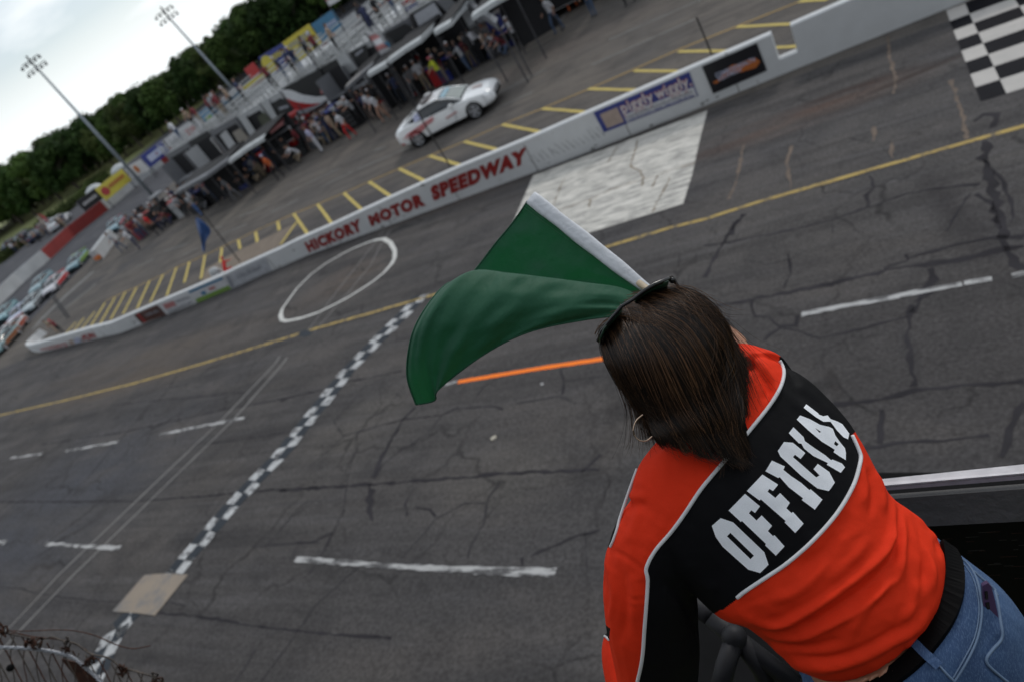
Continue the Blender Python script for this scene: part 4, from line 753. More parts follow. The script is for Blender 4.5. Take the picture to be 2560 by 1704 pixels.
for s in (-1, 1):
    h, kn, an = LEG[s]; bd.tube([h, h.lerp(kn, .5), kn, kn.lerp(an, .4), an, an - Vector((0, 0, .05))], [.075, .066, .050, .048, .034, .034], 16); bd.tube([an - Vector((0, 0, .06)) - fwd * .03, an - Vector((0, 0, .07)) + fwd * .06, an - Vector((0, 0, .08)) + fwd * .14], [.032, .034, .018], 12)
bme = evalmods(bd, .0045, 4); bme.polygons.foreach_set('use_smooth', [True] * len(bme.polygons))
M_SK2 = bpy.data.materials.new('warm_skin'); M_SK2.use_nodes = True; b = M_SK2.node_tree.nodes['Principled BSDF']; b.inputs['Roughness'].default_value = .48; b.inputs['Subsurface Weight'].default_value = .15; b.inputs['Subsurface Radius'].default_value = (.02, .008, .004)
nt = M_SK2.node_tree; g = N(nt, 'ShaderNodeNewGeometry').outputs['Position']; nt.links.new(mixc(nt, noise_mask(nt, g, 40, .3, .7), (.40, .19, .115), (.47, .24, .15)), b.inputs['Base Color'])
body = obj('body', bme, None, M_SK2); adopt(body)
for s in (-1, 1):     # shoes and eyes
    an = LEG[s][2]; mb = MB(); rg = []
    for t, w_, h_ in ((-.07, .03, .05), (-.05, .04, .085), (.0, .042, .09), (.08, .045, .06), (.15, .042, .045), (.185, .025, .03)):
        c_ = Vector((an.x, an.y, FLOOR)) + fwd * t; rg.append([c_ + lat * w_ * cos(2 * pi * k / 14) + Vector((0, 0, h_ * (.5 + .5 * sin(2 * pi * k / 14)))) for k in range(14)])
    mb.loft(rg); adopt(mb.build('shoe', M_RUB, smooth=True)); mb = MB(); mb.ico(FC(.030 * s, .094, -.002), .0105, 2); adopt(mb.build('eye', MAT('eye_white', (.7, .68, .65), .2), smooth=True), body)
# hair --------------------------------------------------------------------
HS = [((1380, 762), (1462, 682), 1.125, .030, 0), ((1386, 795), (1545, 668), 1.115, .070, 0), ((1402, 838), (1618, 684), 1.105, .094, 0), ((1430, 884), (1668, 748), 1.10, .100, .05), ((1466, 928), (1682, 808), 1.095, .092, .1), ((1494, 964), (1688, 868), 1.085, .076, .15), ((1508, 1000), (1704, 930), 1.068, .060, .2), ((1535, 1010), (1708, 965), 1.050, .036, .2), ((1556, 1014), (1704, 985), 1.040, .018, .2)]
hs = MB(); hs.loft(resample([ring(*q[:4], q[4], n=36) for q in HS], 4)); hme = evalmods(hs, .004, 3)
hme.polygons.foreach_set('use_smooth', [True] * len(hme.polygons)); BH = bvh_of(hme)
def hairmat(name, c0, c1, rough=.42):
    m = bpy.data.materials.new(name); m.use_nodes = True; nt = m.node_tree; b = nt.nodes['Principled BSDF']; at_ = N(nt, 'ShaderNodeAttribute', attribute_name='tone')
    nt.links.new(mixc(nt, at_.outputs['Fac'], c0, c1), b.inputs['Base Color']); b.inputs['Roughness'].default_value = rough; b.inputs['Specular IOR Level'].default_value = .3; return m
M_HR = hairmat('brown_hair', (.0030, .0022, .0020), (.19, .095, .045), .36); M_HB = MAT('hair_base', (.0035, .003, .0028), .6, var=.3, scale=60, spec=.15)
hair = obj('hair', hme, None, M_HB); adopt(hair)
GD = [[(1388, 788), (1398, 830), (1425, 880), (1460, 930), (1484, 962), (1500, 1000)], [(1392, 752), (1415, 800), (1445, 870), (1475, 930), (1500, 985), (1520, 1022)], [(1420, 740), (1450, 800), (1480, 870), (1505, 930), (1530, 985), (1560, 1030)],
  [(1455, 745), (1490, 810), (1520, 880), (1550, 940), (1582, 992), (1612, 1048)], [(1485, 752), (1525, 810), (1560, 880), (1590, 940), (1622, 992), (1662, 1052)], [(1505, 740), (1560, 790), (1600, 860), (1630, 930), (1662, 992), (1700, 1062)],
  [(1490, 712), (1570, 750), (1620, 820), (1650, 890), (1680, 960), (1714, 1062)], [(1485, 694), (1575, 718), (1635, 780), (1668, 850), (1690, 920), (1726, 1036)], [(1490, 680), (1580, 696), (1645, 755), (1680, 820), (1698, 890), (1722, 990)], [(1510, 672), (1590, 684), (1650, 738), (1686, 800), (1702, 860), (1712, 930)], [(1530, 668), (1600, 682), (1658, 740), (1692, 800), (1712, 828), (1716, 850)]]
GF = [[(1382, 782), (1398, 756), (1440, 742), (1482, 755)], [(1378, 755), (1405, 725), (1455, 718), (1500, 742)], [(1395, 722), (1440, 696), (1500, 696), (1556, 732)], [(1430, 692), (1490, 674), (1560, 686), (1618, 732)], [(1470, 676), (1530, 664), (1600, 688), (1650, 750)]]
def cr1(pts, t):
    n = len(pts) - 1; x = min(max(t, 0), .9999) * n; i = int(x); f_ = x - i
    p0, p1, p2, p3 = pts[max(i - 1, 0)], pts[i], pts[i + 1], pts[min(i + 2, n)]
    return tuple(.5 * (2 * p1[k] + (p2[k] - p0[k]) * f_ + (2 * p0[k] - 5 * p1[k] + 4 * p2[k] - p3[k]) * f_ * f_ + (3 * p1[k] - p0[k] - 3 * p2[k] + p3[k]) * f_ ** 3) for k in (0, 1))
rh_ = random.Random(11); HV, HF, HT = [], [], []
def strand(pts3, r, tone):
    n0 = len(HV); m_ = len(pts3)
    for i, p in enumerate(pts3):
        t = (pts3[min(i + 1, m_ - 1)] - pts3[max(i - 1, 0)]); 
        if t.length < 1e-7: t = Vector((0, 0, 1))
        t.normalize(); v = (p - CAM).normalized(); a = t.cross(v).normalized(); rr = r * (1 - .75 * (i / (m_ - 1)) ** 2)
        HV.extend([p + a * rr, p - v * rr * .9, p - a * rr]); HT.extend([tone] * 3)
    for i in range(m_ - 1):
        b0 = n0 + 3 * i; HF.extend([(b0, b0 + 1, b0 + 4, b0 + 3), (b0 + 1, b0 + 2, b0 + 5, b0 + 4)])
def grow(G_, n, npt, lo=0., hi=1., r=.00042, wild=.06, ext=0., tone=None, lift=.0022):
    for _ in range(n):
        u = rh_.random() * (len(G_) - 1); i = min(int(u), len(G_) - 2); f_ = u - i; t0 = lo + rh_.random() * .25 * (hi - lo); t1 = hi - rh_.random() * .12 + rh_.random() * ext
        dx, dy = rh_.gauss(0, 2.5), rh_.gauss(0, 2.5); ww = rh_.gauss(0, 1) * wild * 60; off = lift * rh_.random() + .0005; last = None; pts = []
        ph = rh_.random() * 6; ci = int(u * 8 + rh_.random() * .6); cc = min(max((ci + .5 + .3 * math.sin(ci * 12.9)) / 8, 0), len(G_) - 1.001); pull = .45 + .5 * rh_.random(); t1 += (.11 * math.sin(ci * 7.7) - .05 + .06 * rh_.random()) * (hi > .9); cw = 13 * math.sin(ci * 4.1 + 1)
        for k in range(npt):
            t = t0 + (t1 - t0) * k / (npt - 1); uu = u + (cc - u) * pull * max(0, t - .35) ** 1.3 * 1.3; i = min(int(uu), len(G_) - 2); f_ = uu - i; a, b = cr1(G_[i], min(t, 1)), cr1(G_[i + 1], min(t, 1)); x, y = a[0] + (b[0] - a[0]) * f_, a[1] + (b[1] - a[1]) * f_
            if t > 1: a2 = cr1(G_[i], .93); x += (x - a2[0]) * (t - 1) * 6; y += (cr1(G_[i], 1)[1] - a2[1]) * (t - 1) * 6
            x += dx + cw * max(0, t - .5) ** 1.5 + ww * (k / npt) ** 2 + 2.2 * sin(ph + t * 5); y += dy - ww * .4 * (k / npt) ** 2
            p = cast(BH, x * K, y * K, off)
            if p is None:
                if last is None: continue
                dep = (last - CAM).dot(CF) - .0006; p = at(x * K, y * K, dep)
            elif last is not None and abs((p - CAM).dot(CF) - (last - CAM).dot(CF)) > .05: p = at(x * K, y * K, (last - CAM).dot(CF))
            last = p; pts.append(p)
        if len(pts) < 4: continue
        band = .08 + 1.15 * max(0., math.sin(ci * 5.3 + 1.) * math.sin(ci * 2.7)) ** 2 if tone is None else tone
        strand(pts, r * (.6 + .8 * rh_.random()), min(1., band * rh_.random() ** 1.3 * 1.15))
grow(GD, 5600, 16, hi=.97, ext=.0, lift=.004); grow(GD, 2200, 12, .45, 1., r=.00042, wild=.18, ext=.10, lift=.006); grow(GF, 1600, 10, r=.0004, ext=.1); grow(GD, 240, 16, r=.00030, wild=.45, tone=.8, lift=.008, ext=.14); grow(GF, 260, 12, r=.00028, wild=.7, tone=.7, lift=.012, ext=.2); grow(GD[:2], 220, 14, r=.00026, wild=.8, tone=.3, lift=.008, ext=.2); grow(GD[-3:], 220, 14, r=.00026, wild=.8, tone=.5, lift=.008, ext=.15)
sm = bpy.data.meshes.new('strands'); sm.from_pydata([tuple(v) for v in HV], [], HF); at_ = sm.attributes.new('tone', 'FLOAT', 'POINT'); at_.data.foreach_set('value', HT); sm.polygons.foreach_set('use_smooth', [True] * len(sm.polygons))
so = obj('strands', sm, None, M_HR); adopt(so, hair)
# a hoop earring on the left ear
ec = at(1500 * K, 985 * K, 1.12); e0 = Z(1440, 660, 2.903, [(488, 1088), (440, 1130), (418, 1190), (425, 1240), (460, 1275), (510, 1278), (555, 1245)])
mb = MB(); pts = [at(x, y, 1.04) for x, y in spl(e0)]; mb.tube(pts, .0012, 8); adopt(mb.build('hoop_earring', MAT('polished_gold', (.55, .40, .30), .2, 1.), smooth=True), body)
# sunglasses pushed up on the head ------------------------------------------
M_GL = MAT('glossy_black_plastic', (.008, .008, .009), .18, var=.0); M_LN = MAT('green_tinted_lens', (.01, .035, .02), .08)
sg0 = at(1380 * K, 772 * K, 1.06); sg1 = at(1552 * K, 640 * K, 1.06)
sg = tag(empty('sunglasses', sg0), 'black sunglasses with green tinted lenses pushed up on the dark brown hair', 'sunglasses')
def T_(x, y, d): return at(x * K, y * K, d) - sg0
mb = MB(); mb.tube([T_(1377, 782, 1.065), T_(1384, 762, 1.055), T_(1405, 735, 1.045), T_(1430, 705, 1.042), T_(1455, 690, 1.042), T_(1478, 672, 1.042), T_(1505, 655, 1.045), T_(1536, 643, 1.052), T_(1545, 640, 1.058)], [.0028, .0032, .0030, .0028, .0028, .0030, .0036, .0040, .0040], 10); mb.build('frame', M_GL, sg, True)
for a, b_ in (([(1379, 778), (1388, 755), (1408, 730), (1430, 707)], 1), ([(1462, 684), (1490, 663), (1515, 652), (1538, 645)], 2)):
    v = [T_(x, y, 1.047) for x, y in a]; lo2 = [p + CU * -.012 + CF * .036 + CR * .004 for p in v]; mb = MB(); mb.add(v + lo2, [(i, i + 1, i + 5, i + 4) for i in range(3)]); o = mb.build('lens', M_LN, sg, True); o.modifiers.new('s', 'SOLIDIFY').thickness = .002
mb = MB(); mb.tube([T_(1545, 640, 1.058), T_(1552, 648, 1.09), T_(1566, 668, 1.14), T_(1590, 700, 1.19)], [.0040, .0034, .0026, .0024], 8); mb.build('temple', M_GL, sg, True)
mb = MB(); mb.tube([T_(1377, 782, 1.065), T_(1384, 786, 1.10), T_(1400, 810, 1.16)], [.0036, .003, .0025], 8); mb.build('temple', M_GL, sg, True)
mb = MB(); mb.ico(T_(1547, 645, 1.056), .0052, 2); mb.build('hinge', M_GL, sg, True)
# phone in the back pocket -----------------------------------------------------
pc = z8([(1288, 945), (1348, 950), (1410, 1262), (1392, 1305), (1345, 1240), (1300, 1110)])
pq = [at(*q, 0) for q in pc]; dd = (cast(BJ, *z8([(1330, 1080)])[0], 0) - CAM).dot(CF)
mb = MB(); front = [at(*q, dd - .006 + .010 * (q[1] - pc[0][1]) / 130) for q in spl(pc + pc[:1], 3)[:-1]]; mb.prism(front, CF * .012 + CR * .006 )
po = front[0].copy(); ph = tag(empty('phone', po), 'phone in a purple case standing in the back pocket of the jeans', 'phone')
mb.v = [v - po for v in mb.v]; mb.build('case', MAT('purple_case', (.055, .028, .085), .45, var=.05), ph)
for q in ([(1305, 980), (1322, 978), (1328, 1030), (1311, 1032)], [(1311, 1052), (1333, 1050), (1338, 1095), (1318, 1097)], [(1318, 1112), (1336, 1110), (1342, 1162), (1325, 1164)]):
    mb = MB(); mb.prism([at(*p, dd - .0075 + .010 * (p[1] - pc[0][1]) / 130) - po for p in z8(q)], CF * .0012); mb.build('camera_slot', M_GL, ph)
# pocket flap edge over the phone
FP0 = HIP0
# ------------------------------------------------------------------ green flag
def CRs(a, b, c, d, t): return (2 * b + (c - a) * t + (2 * a - 5 * b + 4 * c - d) * t * t + (3 * b - a - 3 * c + d) * t ** 3) * .5
#      v: pole ............ valley ............ ridge ................. fly edge
FG = [[(1214, 462, 1.60), (1180, 512, 1.62), (1140, 560, 1.64), (1096, 617, 1.65), (1060, 655, 1.60), (1030, 652, 1.50), (985, 700, 1.44), (948, 770, 1.42), (936, 860, 1.43), (957, 930, 1.45)],
      [(1262, 498, 1.575), (1228, 545, 1.60), (1192, 590, 1.63), (1155, 640, 1.65), (1130, 672, 1.59), (1095, 622, 1.48), (1040, 660, 1.43), (990, 740, 1.405), (972, 840, 1.42), (1000, 920, 1.44)],
      [(1318, 540, 1.55), (1285, 583, 1.575), (1250, 622, 1.605), (1215, 662, 1.62), (1185, 690, 1.56), (1170, 628, 1.465), (1125, 665, 1.415), (1080, 735, 1.395), (1045, 800, 1.405), (1012, 892, 1.43)],
      [(1374, 582, 1.52), (1345, 618, 1.545), (1312, 648, 1.575), (1278, 675, 1.585), (1255, 700, 1.535), (1255, 638, 1.455), (1215, 672, 1.41), (1175, 720, 1.395), (1150, 765, 1.40), (1118, 812, 1.415)],
      [(1430, 622, 1.49), (1412, 644, 1.51), (1385, 664, 1.535), (1360, 680, 1.545), (1345, 700, 1.505), (1345, 650, 1.45), (1318, 672, 1.415), (1285, 705, 1.40), (1262, 735, 1.40), (1222, 762, 1.41)],
      [(1486, 664, 1.46), (1474, 670, 1.47), (1458, 678, 1.48), (1445, 688, 1.485), (1435, 694, 1.465), (1435, 664, 1.445), (1420, 680, 1.42), (1400, 700, 1.41), (1388, 716, 1.405), (1350, 735, 1.41)],
      [(1530, 698, 1.43), (1524, 702, 1.43), (1516, 706, 1.43), (1508, 712, 1.43), (1502, 714, 1.43), (1500, 700, 1.425), (1492, 706, 1.42), (1480, 716, 1.415), (1470, 722, 1.41), (1450, 724, 1.41)]]
def flag_pt(u, v):
    nu, nv_ = len(FG) - 1, len(FG[0]) - 1; x = min(u, .99999) * nu; y = min(v, .99999) * nv_; i, j = int(x), int(y); a, b = x - i, y - j
    rows = []
    for di in (-1, 0, 1, 2):
        r = FG[min(max(i + di, 0), nu)]; q = [r[min(max(j + dj, 0), nv_)] for dj in (-1, 0, 1, 2)]; rows.append([CRs(*[p[k] for p in q], b) for k in range(3)])
    return [CRs(*[p[k] for p in rows], a) for k in range(3)]
NU, NV = 110, 170; fv, ff = [], []
FO = at(1486 * K, 664 * K, 1.46)
for i in range(NU + 1):
    for j in range(NV + 1):
        u, v = i / NU, j / NV; x, y, d = flag_pt(u, v)
        # cloth ripples running out from the lower pole end
        d += .0055 * (v ** .6) * sin(u * 21 + v * 5 + 2 * sin(v * 6)) * (1 - u) ** .5 + .004 * sin(u * 47 + v * 9 * sin(u * 4)) * v * max(0, 1 - abs(u - .45) * 1.6) + .0035 * mnoise.noise(Vector((u * 9, v * 14, 0))) + (.006 * sin(v * 40 + u * 3) * max(0, u - .55) * (v > .3))
        fv.append(at(x * K, y * K, d) - FO)
for i in range(NU):
    for j in range(NV): a = i * (NV + 1) + j; ff.append((a, a + 1, a + NV + 2, a + NV + 1))
M_FLAG = bpy.data.materials.new('green_flag_cloth'); M_FLAG.use_nodes = True; nt = M_FLAG.node_tree; b = nt.nodes['Principled BSDF']; o_ = nt.nodes['Material Output']
b.inputs['Base Color'].default_value = (.022, .105, .060, 1); b.inputs['Roughness'].default_value = .6; b.inputs['Sheen Weight'].default_value = .1; b.inputs['Specular IOR Level'].default_value = .22
tr = N(nt, 'ShaderNodeBsdfTranslucent'); tr.inputs['Color'].default_value = (.01, .15, .035, 1); ms = N(nt, 'ShaderNodeMixShader'); ms.inputs[0].default_value = .32
nt.links.new(b.outputs[0], ms.inputs[1]); nt.links.new(tr.outputs[0], ms.inputs[2]); nt.links.new(ms.outputs[0], o_.inputs['Surface'])
g = N(nt, 'ShaderNodeTexCoord').outputs['Object']; n = N(nt, 'ShaderNodeTexNoise'); n.inputs['Scale'].default_value = 34; n.inputs['Detail'].default_value = 3; mp = N(nt, 'ShaderNodeMapping'); mp.inputs['Scale'].default_value = (1, .35, 1); nt.links.new(g, mp.inputs[0]); nt.links.new(mp.outputs[0], n.inputs['Vector'])
bp = N(nt, 'ShaderNodeBump'); bp.inputs['Strength'].default_value = .6; bp.inputs['Distance'].default_value = .008; nt.links.new(n.outputs['Fac'], bp.inputs['Height']); nt.links.new(bp.outputs[0], b.inputs['Normal'])
flag = tag(empty('green_flag', FO), 'plain dark green racing flag with a white pole sleeve, held out over the track', 'flag')
mesh('cloth', fv, ff, M_FLAG, flag, True)
# folded hem along the free edges
for ij in ([(i, NV) for i in range(NU + 1)], [(0, j) for j in range(NV + 1)]):
    mb = MB(); mb.tube([fv[i * (NV + 1) + j] for i, j in ij][::2], .0018, 6); mb.build('hem', M_FLAG, flag, True)
for off_ in (.03, .045):    # stitched seam beside the pole sleeve and hem
    mb = MB(); mb.tube([fv[i * (NV + 1) + int(off_ * NV)] + CF * -.0012 for i in range(0, NU + 1, 2)], .0006, 5); mb.build('stitching', MAT('pale_green_thread', (.05, .16, .09), .8), flag, True)
M_SLV = MAT('white_sleeve_cloth', (.60, .62, .66), .55, var=.06, scale=20, bump=.3, bscale=60)
sl_ = []
for t in [i / 24 for i in range(25)]:
    x = 1222 + (1500 - 1222) * t; y = 455 + (674 - 455) * t; d = 1.585 + (1.448 - 1.585) * t; w_ = .0165 - .006 * max(0, t - .6) / .4
    c_ = at(x * K, y * K, d) - FO; ax = (at(1500 * K, 674 * K, 1.448) - at(1222 * K, 455 * K, 1.585)).normalized(); vv = ray(x * K, y * K).normalized(); s_ = ax.cross(vv).normalized(); nn = s_.cross(ax)
    w_ *= 1 + .05 * sin(t * 19)
    sl_.append([c_ + s_ * w_ * cos(2 * pi * k / 16) + nn * w_ * (.42 + (.15 if k % 5 == 0 else 0)) * sin(2 * pi * k / 16) for k in range(16)])
mb = MB(); mb.loft(sl_); mb.build('pole_sleeve', M_SLV, flag, True)
mb = MB(); mb.tube([at(1470 * K, 651 * K, 1.462) - FO, at(1600 * K, 752 * K, 1.31) - FO], .0075, 12); mb.build('flag_pole', MAT('pale_wood', (.42, .34, .24), .5, var=.2, scale=20), flag, True)
# ------------------------------------------------------------------ the flag stand
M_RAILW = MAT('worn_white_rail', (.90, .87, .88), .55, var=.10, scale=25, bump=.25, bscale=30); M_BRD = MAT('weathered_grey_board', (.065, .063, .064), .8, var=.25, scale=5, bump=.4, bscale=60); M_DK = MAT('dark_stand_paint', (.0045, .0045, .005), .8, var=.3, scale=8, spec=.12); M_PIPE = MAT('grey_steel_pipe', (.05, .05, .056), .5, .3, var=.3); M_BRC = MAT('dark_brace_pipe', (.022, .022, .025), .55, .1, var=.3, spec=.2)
SO = at(2560, 1190, 1.25)
stand = tag(empty('flag_stand', SO), 'black walled flag stand with a white top rail, grey board ledge and steel pipe braces', 'flag stand')
r0, r1 = at(1900, 1226, 1.50), at(2900, 1128, 1.17); rax = (r1 - r0).normalized(); rax.z = 0; rax.normalize()
inn = Vector((rax.y, -rax.x, 0));
if inn.dot(CAM - r0) < 0: inn = -inn
def along_rail(x, y, d): return at(x, y, d)
def slab(name, a0, a1, b0, b1, th, mat):      # quad between two edges with thickness
    mb = MB(); q = [a0 - SO, a1 - SO, b1 - SO, b0 - SO]; nn = (q[1] - q[0]).cross(q[3] - q[0]).normalized(); mb.prism(q, nn * th); o = mb.build(name, mat, stand); fix_normals(o); return o
d0, d1 = 1.50, 1.17
A0, A1 = at(1900, 1231, d0), at(2900, 1128, d1)
B0, B1 = at(1900, 1243, d0 - .005), at(2900, 1155, d1 - .005)
slab('top_rail', A0, A1, B0, B1, -.008, M_RAILW)
C0, C1 = at(1900, 1249, d0 - .004), at(2900, 1168, d1 - .004)
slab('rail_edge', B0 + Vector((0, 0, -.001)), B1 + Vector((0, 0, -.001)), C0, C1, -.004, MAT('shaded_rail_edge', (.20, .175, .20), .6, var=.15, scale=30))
E0, E1 = at(1900, 1325, d0 + .02), at(2900, 1269, d1 + .02)
slab('ledge_board', C0 + inn * .002 + Vector((0, 0, -.012)), C1 + inn * .002 + Vector((0, 0, -.012)), E0, E1, -.02, M_BRD)
for k in (.35, .68):
    mb = MB(); mb.tube([C0.lerp(E0, k) + CU * .001 - CF * .003 - SO, C1.lerp(E1, k) + CU * .001 - CF * .003 - SO], .0007, 5); mb.build('board_groove', M_DK, stand)
F0, F1 = Vector((E0.x, E0.y, FLOOR)), Vector((E1.x, E1.y, FLOOR))
out_ = -inn
slab('front_panel', E0 + out_ * .03, E1 + out_ * .03, F0 + out_ * .03, F1 + out_ * .03, .02, M_DK)
fl = []
for q in [(1640, 1430), (1850, 1290), (2100, 1180), (2800, 1180), (2900, 1900), (1660, 1900)]:
    d_ = ray(*q); fl.append(CAM + d_ * ((FLOOR - CAM.z) / d_.z) - SO)
mb = MB(); mb.prism(fl, (0, 0, -.06)); mb.build('floor', M_DK, stand)
for pts, r in (([(1775, 1540, 1.75), (1835, 1590, 1.72), (1900, 1640, 1.70), (1990, 1710, 1.66)], .024), ([(1838, 1592, 1.70), (1815, 1660, 1.68), (1795, 1740, 1.66)], .024), ([(1850, 1600, 1.70), (1900, 1670, 1.70), (1930, 1740, 1.70)], .022), ([(1690, 1480, 1.9), (1775, 1540, 1.76)], .024)):
    mb = MB(); mb.tube([at(*p) - SO for p in pts], r, 14); mb.build('pipe_brace', M_BRC, stand, True)
mb = MB(); mb.ico(at(1836, 1592, 1.70) - SO, .032, 2); mb.build('pipe_joint', M_BRC, stand, True)
for i in range(26):     # scuffs and dusty scrapes on the black inner panel
    x, y = random.uniform(2330, 2600), random.uniform(1325, 1450); p = at(x, y, 1.2); d_ = ray(x, y); n_ = inn; t_ = ((E0 + out_ * .03 - CAM).dot(n_)) / d_.dot(n_); p = CAM + d_ * t_ + n_ * .003
    l = random.uniform(.006, .03); mb = MB(); mb.poly([p - SO, p + rax * l - SO, p + rax * l + Vector((0, 0, .0015)) - SO, p + Vector((0, 0, .002)) - SO]); mb.build('scuff', MAT('dusty_scuff_' + str(i % 2), ((.05, .045, .045), (.05, .015, .012))[i % 2], .9), stand)
posts = [(F1, SO)]
for a in (F0, F1):     # legs of the stand down to the track edge
    mb = MB(); p = a + out_ * .0; mb.cyl(Vector((p.x, p.y, FLOOR - .06)) - SO, Vector((p.x, p.y, gz(0, p.y))) - SO, .06, 12); mb.build('support_post', M_PIPE, stand, True)
    p = a + inn * 1.3; mb = MB(); mb.cyl(Vector((p.x, p.y, FLOOR - .06)) - SO, Vector((p.x, p.y, gz(0, p.y))) - SO, .06, 12); mb.build('support_post', M_PIPE, stand, True)
# ------------------------------------------------------------------ catch fence corner, lower left
M_RUST = MAT('rusty_wire', (.055, .022, .013), .8, .2, var=.5, scale=60); M_CAB = MAT('twisted_cable', (.34, .35, .38), .4, .7, var=.35, scale=200); M_OLDW = MAT('dull_wire', (.09, .075, .065), .6, .5, var=.4, scale=60)
FD = 2.6
cf0 = at(0, 1620, FD); fence = tag(empty('catch_fence', cf0), 'rusty chain link catch fence with a twisted steel cable, at the lower left corner', 'fence')
cab = [at(x, y, FD) - cf0 for x, y in spl([(-160, 1622), (-60, 1615), (0, 1617), (86, 1621), (150, 1632), (187, 1645), (215, 1668), (245, 1695), (290, 1745), (340, 1810)], 8)]
for k in range(3):
    pts = []
    for i, p in enumerate(cab):
        t = (cab[min(i + 1, len(cab) - 1)] - cab[max(i - 1, 0)]).normalized(); a = t.cross(CF).normalized(); b_ = a.cross(t); ph_ = i * 1.15 + k * 2.094
        pts.append(p + a * .0042 * cos(ph_) + b_ * .0042 * sin(ph_))
    mb = MB(); mb.tube(pts, .0036, 6); mb.build('cable_strand', M_CAB, fence, True)
def wire(pts, r, mat, nm='wire', dz=0.): mb = MB(); mb.tube([at(x, y, FD + dz) - cf0 for x, y in spl(pts, 5)], r, 6); mb.build(nm, mat, fence, True)
wire(zb([(60, 830), (250, 832), (600, 822), (850, 865), (1050, 950), (1200, 992), (1300, 985), (1385, 965)]), .0022, M_RUST, 'loose_wire')
wire(zb([(-100, 800), (60, 850), (250, 890), (400, 905), (480, 885), (560, 915), (700, 950), (830, 1040), (1000, 1080), (1110, 1160), (1270, 1210), (1480, 1280), (1600, 1400)]), .0032, M_OLDW, 'top_wire')
wire(zb([(-60, 770), (40, 850), (150, 850), (280, 880), (460, 900), (640, 930), (800, 1010)]), .0026, M_RUST, 'top_wire', .02)
for i in range(13):      # chain link diagonals hanging from the top wire
    x = -160 + i * 118; y = 830 + max(0, i - 2) * 36
    wire(zb([(x, y), (x + 110, y + 210), (x + 240, y + 460), (x + 400, y + 760)]), .0024, M_RUST if i % 2 else M_OLDW, 'mesh_wire', .015)
    wire(zb([(x + 60, y + 20), (x + 20, y + 230), (x + 60, y + 480), (x + 20, y + 700)]), .0020, M_OLDW if i % 3 else M_RUST, 'mesh_wire', .03)
rk = random.Random(5)
for cx_, cy_ in [(20, 830), (340, 950), (280, 930), (620, 980), (640, 940), (840, 1090), (800, 1110), (1130, 1210), (1110, 1180), (1430, 1270), (1450, 1290), (10, 800)]:
    mb = MB(); p0 = (cx_, cy_); pts = [(p0[0] + rk.uniform(-50, 50), p0[1] + rk.uniform(-55, 55)) for _ in range(9)]
    mb.tube([at(*q, FD - .01 + rk.uniform(-.02, .02)) - cf0 for q in spl(zb(pts), 4)], .0034, 6); mb.build('wire_tie', M_RUST if rk.random() < .7 else M_OLDW, fence, True)
mb = MB(); mb.prism([at(*q, FD + .06) - cf0 for q in zb([(560, 1090), (700, 1120), (830, 1230), (960, 1310), (1000, 1400), (760, 1400), (680, 1240)])], CF * .006); mb.build('rusty_plate', M_RUST, fence)
mb = MB(); mb.ico(at(*zb([(95, 1170)])[0], FD - .01) - cf0, .014, 2); mb.build('clamp', M_DK, fence, True)
p = at(0, 1750, FD); mb = MB(); mb.cyl(Vector((p.x - .5, p.y, p.z - .1)) - cf0, Vector((p.x - .5, p.y, gz(0, p.y))) - cf0, .05, 12); mb.build('fence_post', M_OLDW, fence, True)
# ------------------------------------------------------------------ grandstand behind the camera (unseen, added to block the rear sky)
M_CON = MAT('stand_concrete', (.16, .155, .15), .9, var=.2); M_ALU = MAT('bench_aluminium', (.35, .36, .38), .4, .6)
gs = tag(empty('blocker_stand', (20, -22, 1.9)), 'added unseen concrete grandstand with benches and a dark roof behind the flag stand', 'blocker_stand')
mb = MB()
for i in range(14): mb.box((0, -2 - i * .9, .25 + i * .25), (90, .9, .5 + i * .5))
mb.build('terrace', M_CON, gs); mb = MB()
for i in range(14): mb.box((0, -2 - i * .9, .75 + i * .5), (90, .3, .05))
mb.build('benches', M_ALU, gs); mb = MB(); mb.box((0, -15.2, 4.), (90, .4, 10.)); mb.build('rear_wall', M_DK, gs)
mb = MB(); mb.box((0, -7.4, 9.2), (90, 16.5, .3)); mb.build('roof', M_DK, gs)
for x in range(-43, 44, 17): mb = MB(); mb.cyl((x, -2.6, 0), (x, -2.6, 9.1), .15, 10); mb.build('roof_post', M_PIPE, gs, True)
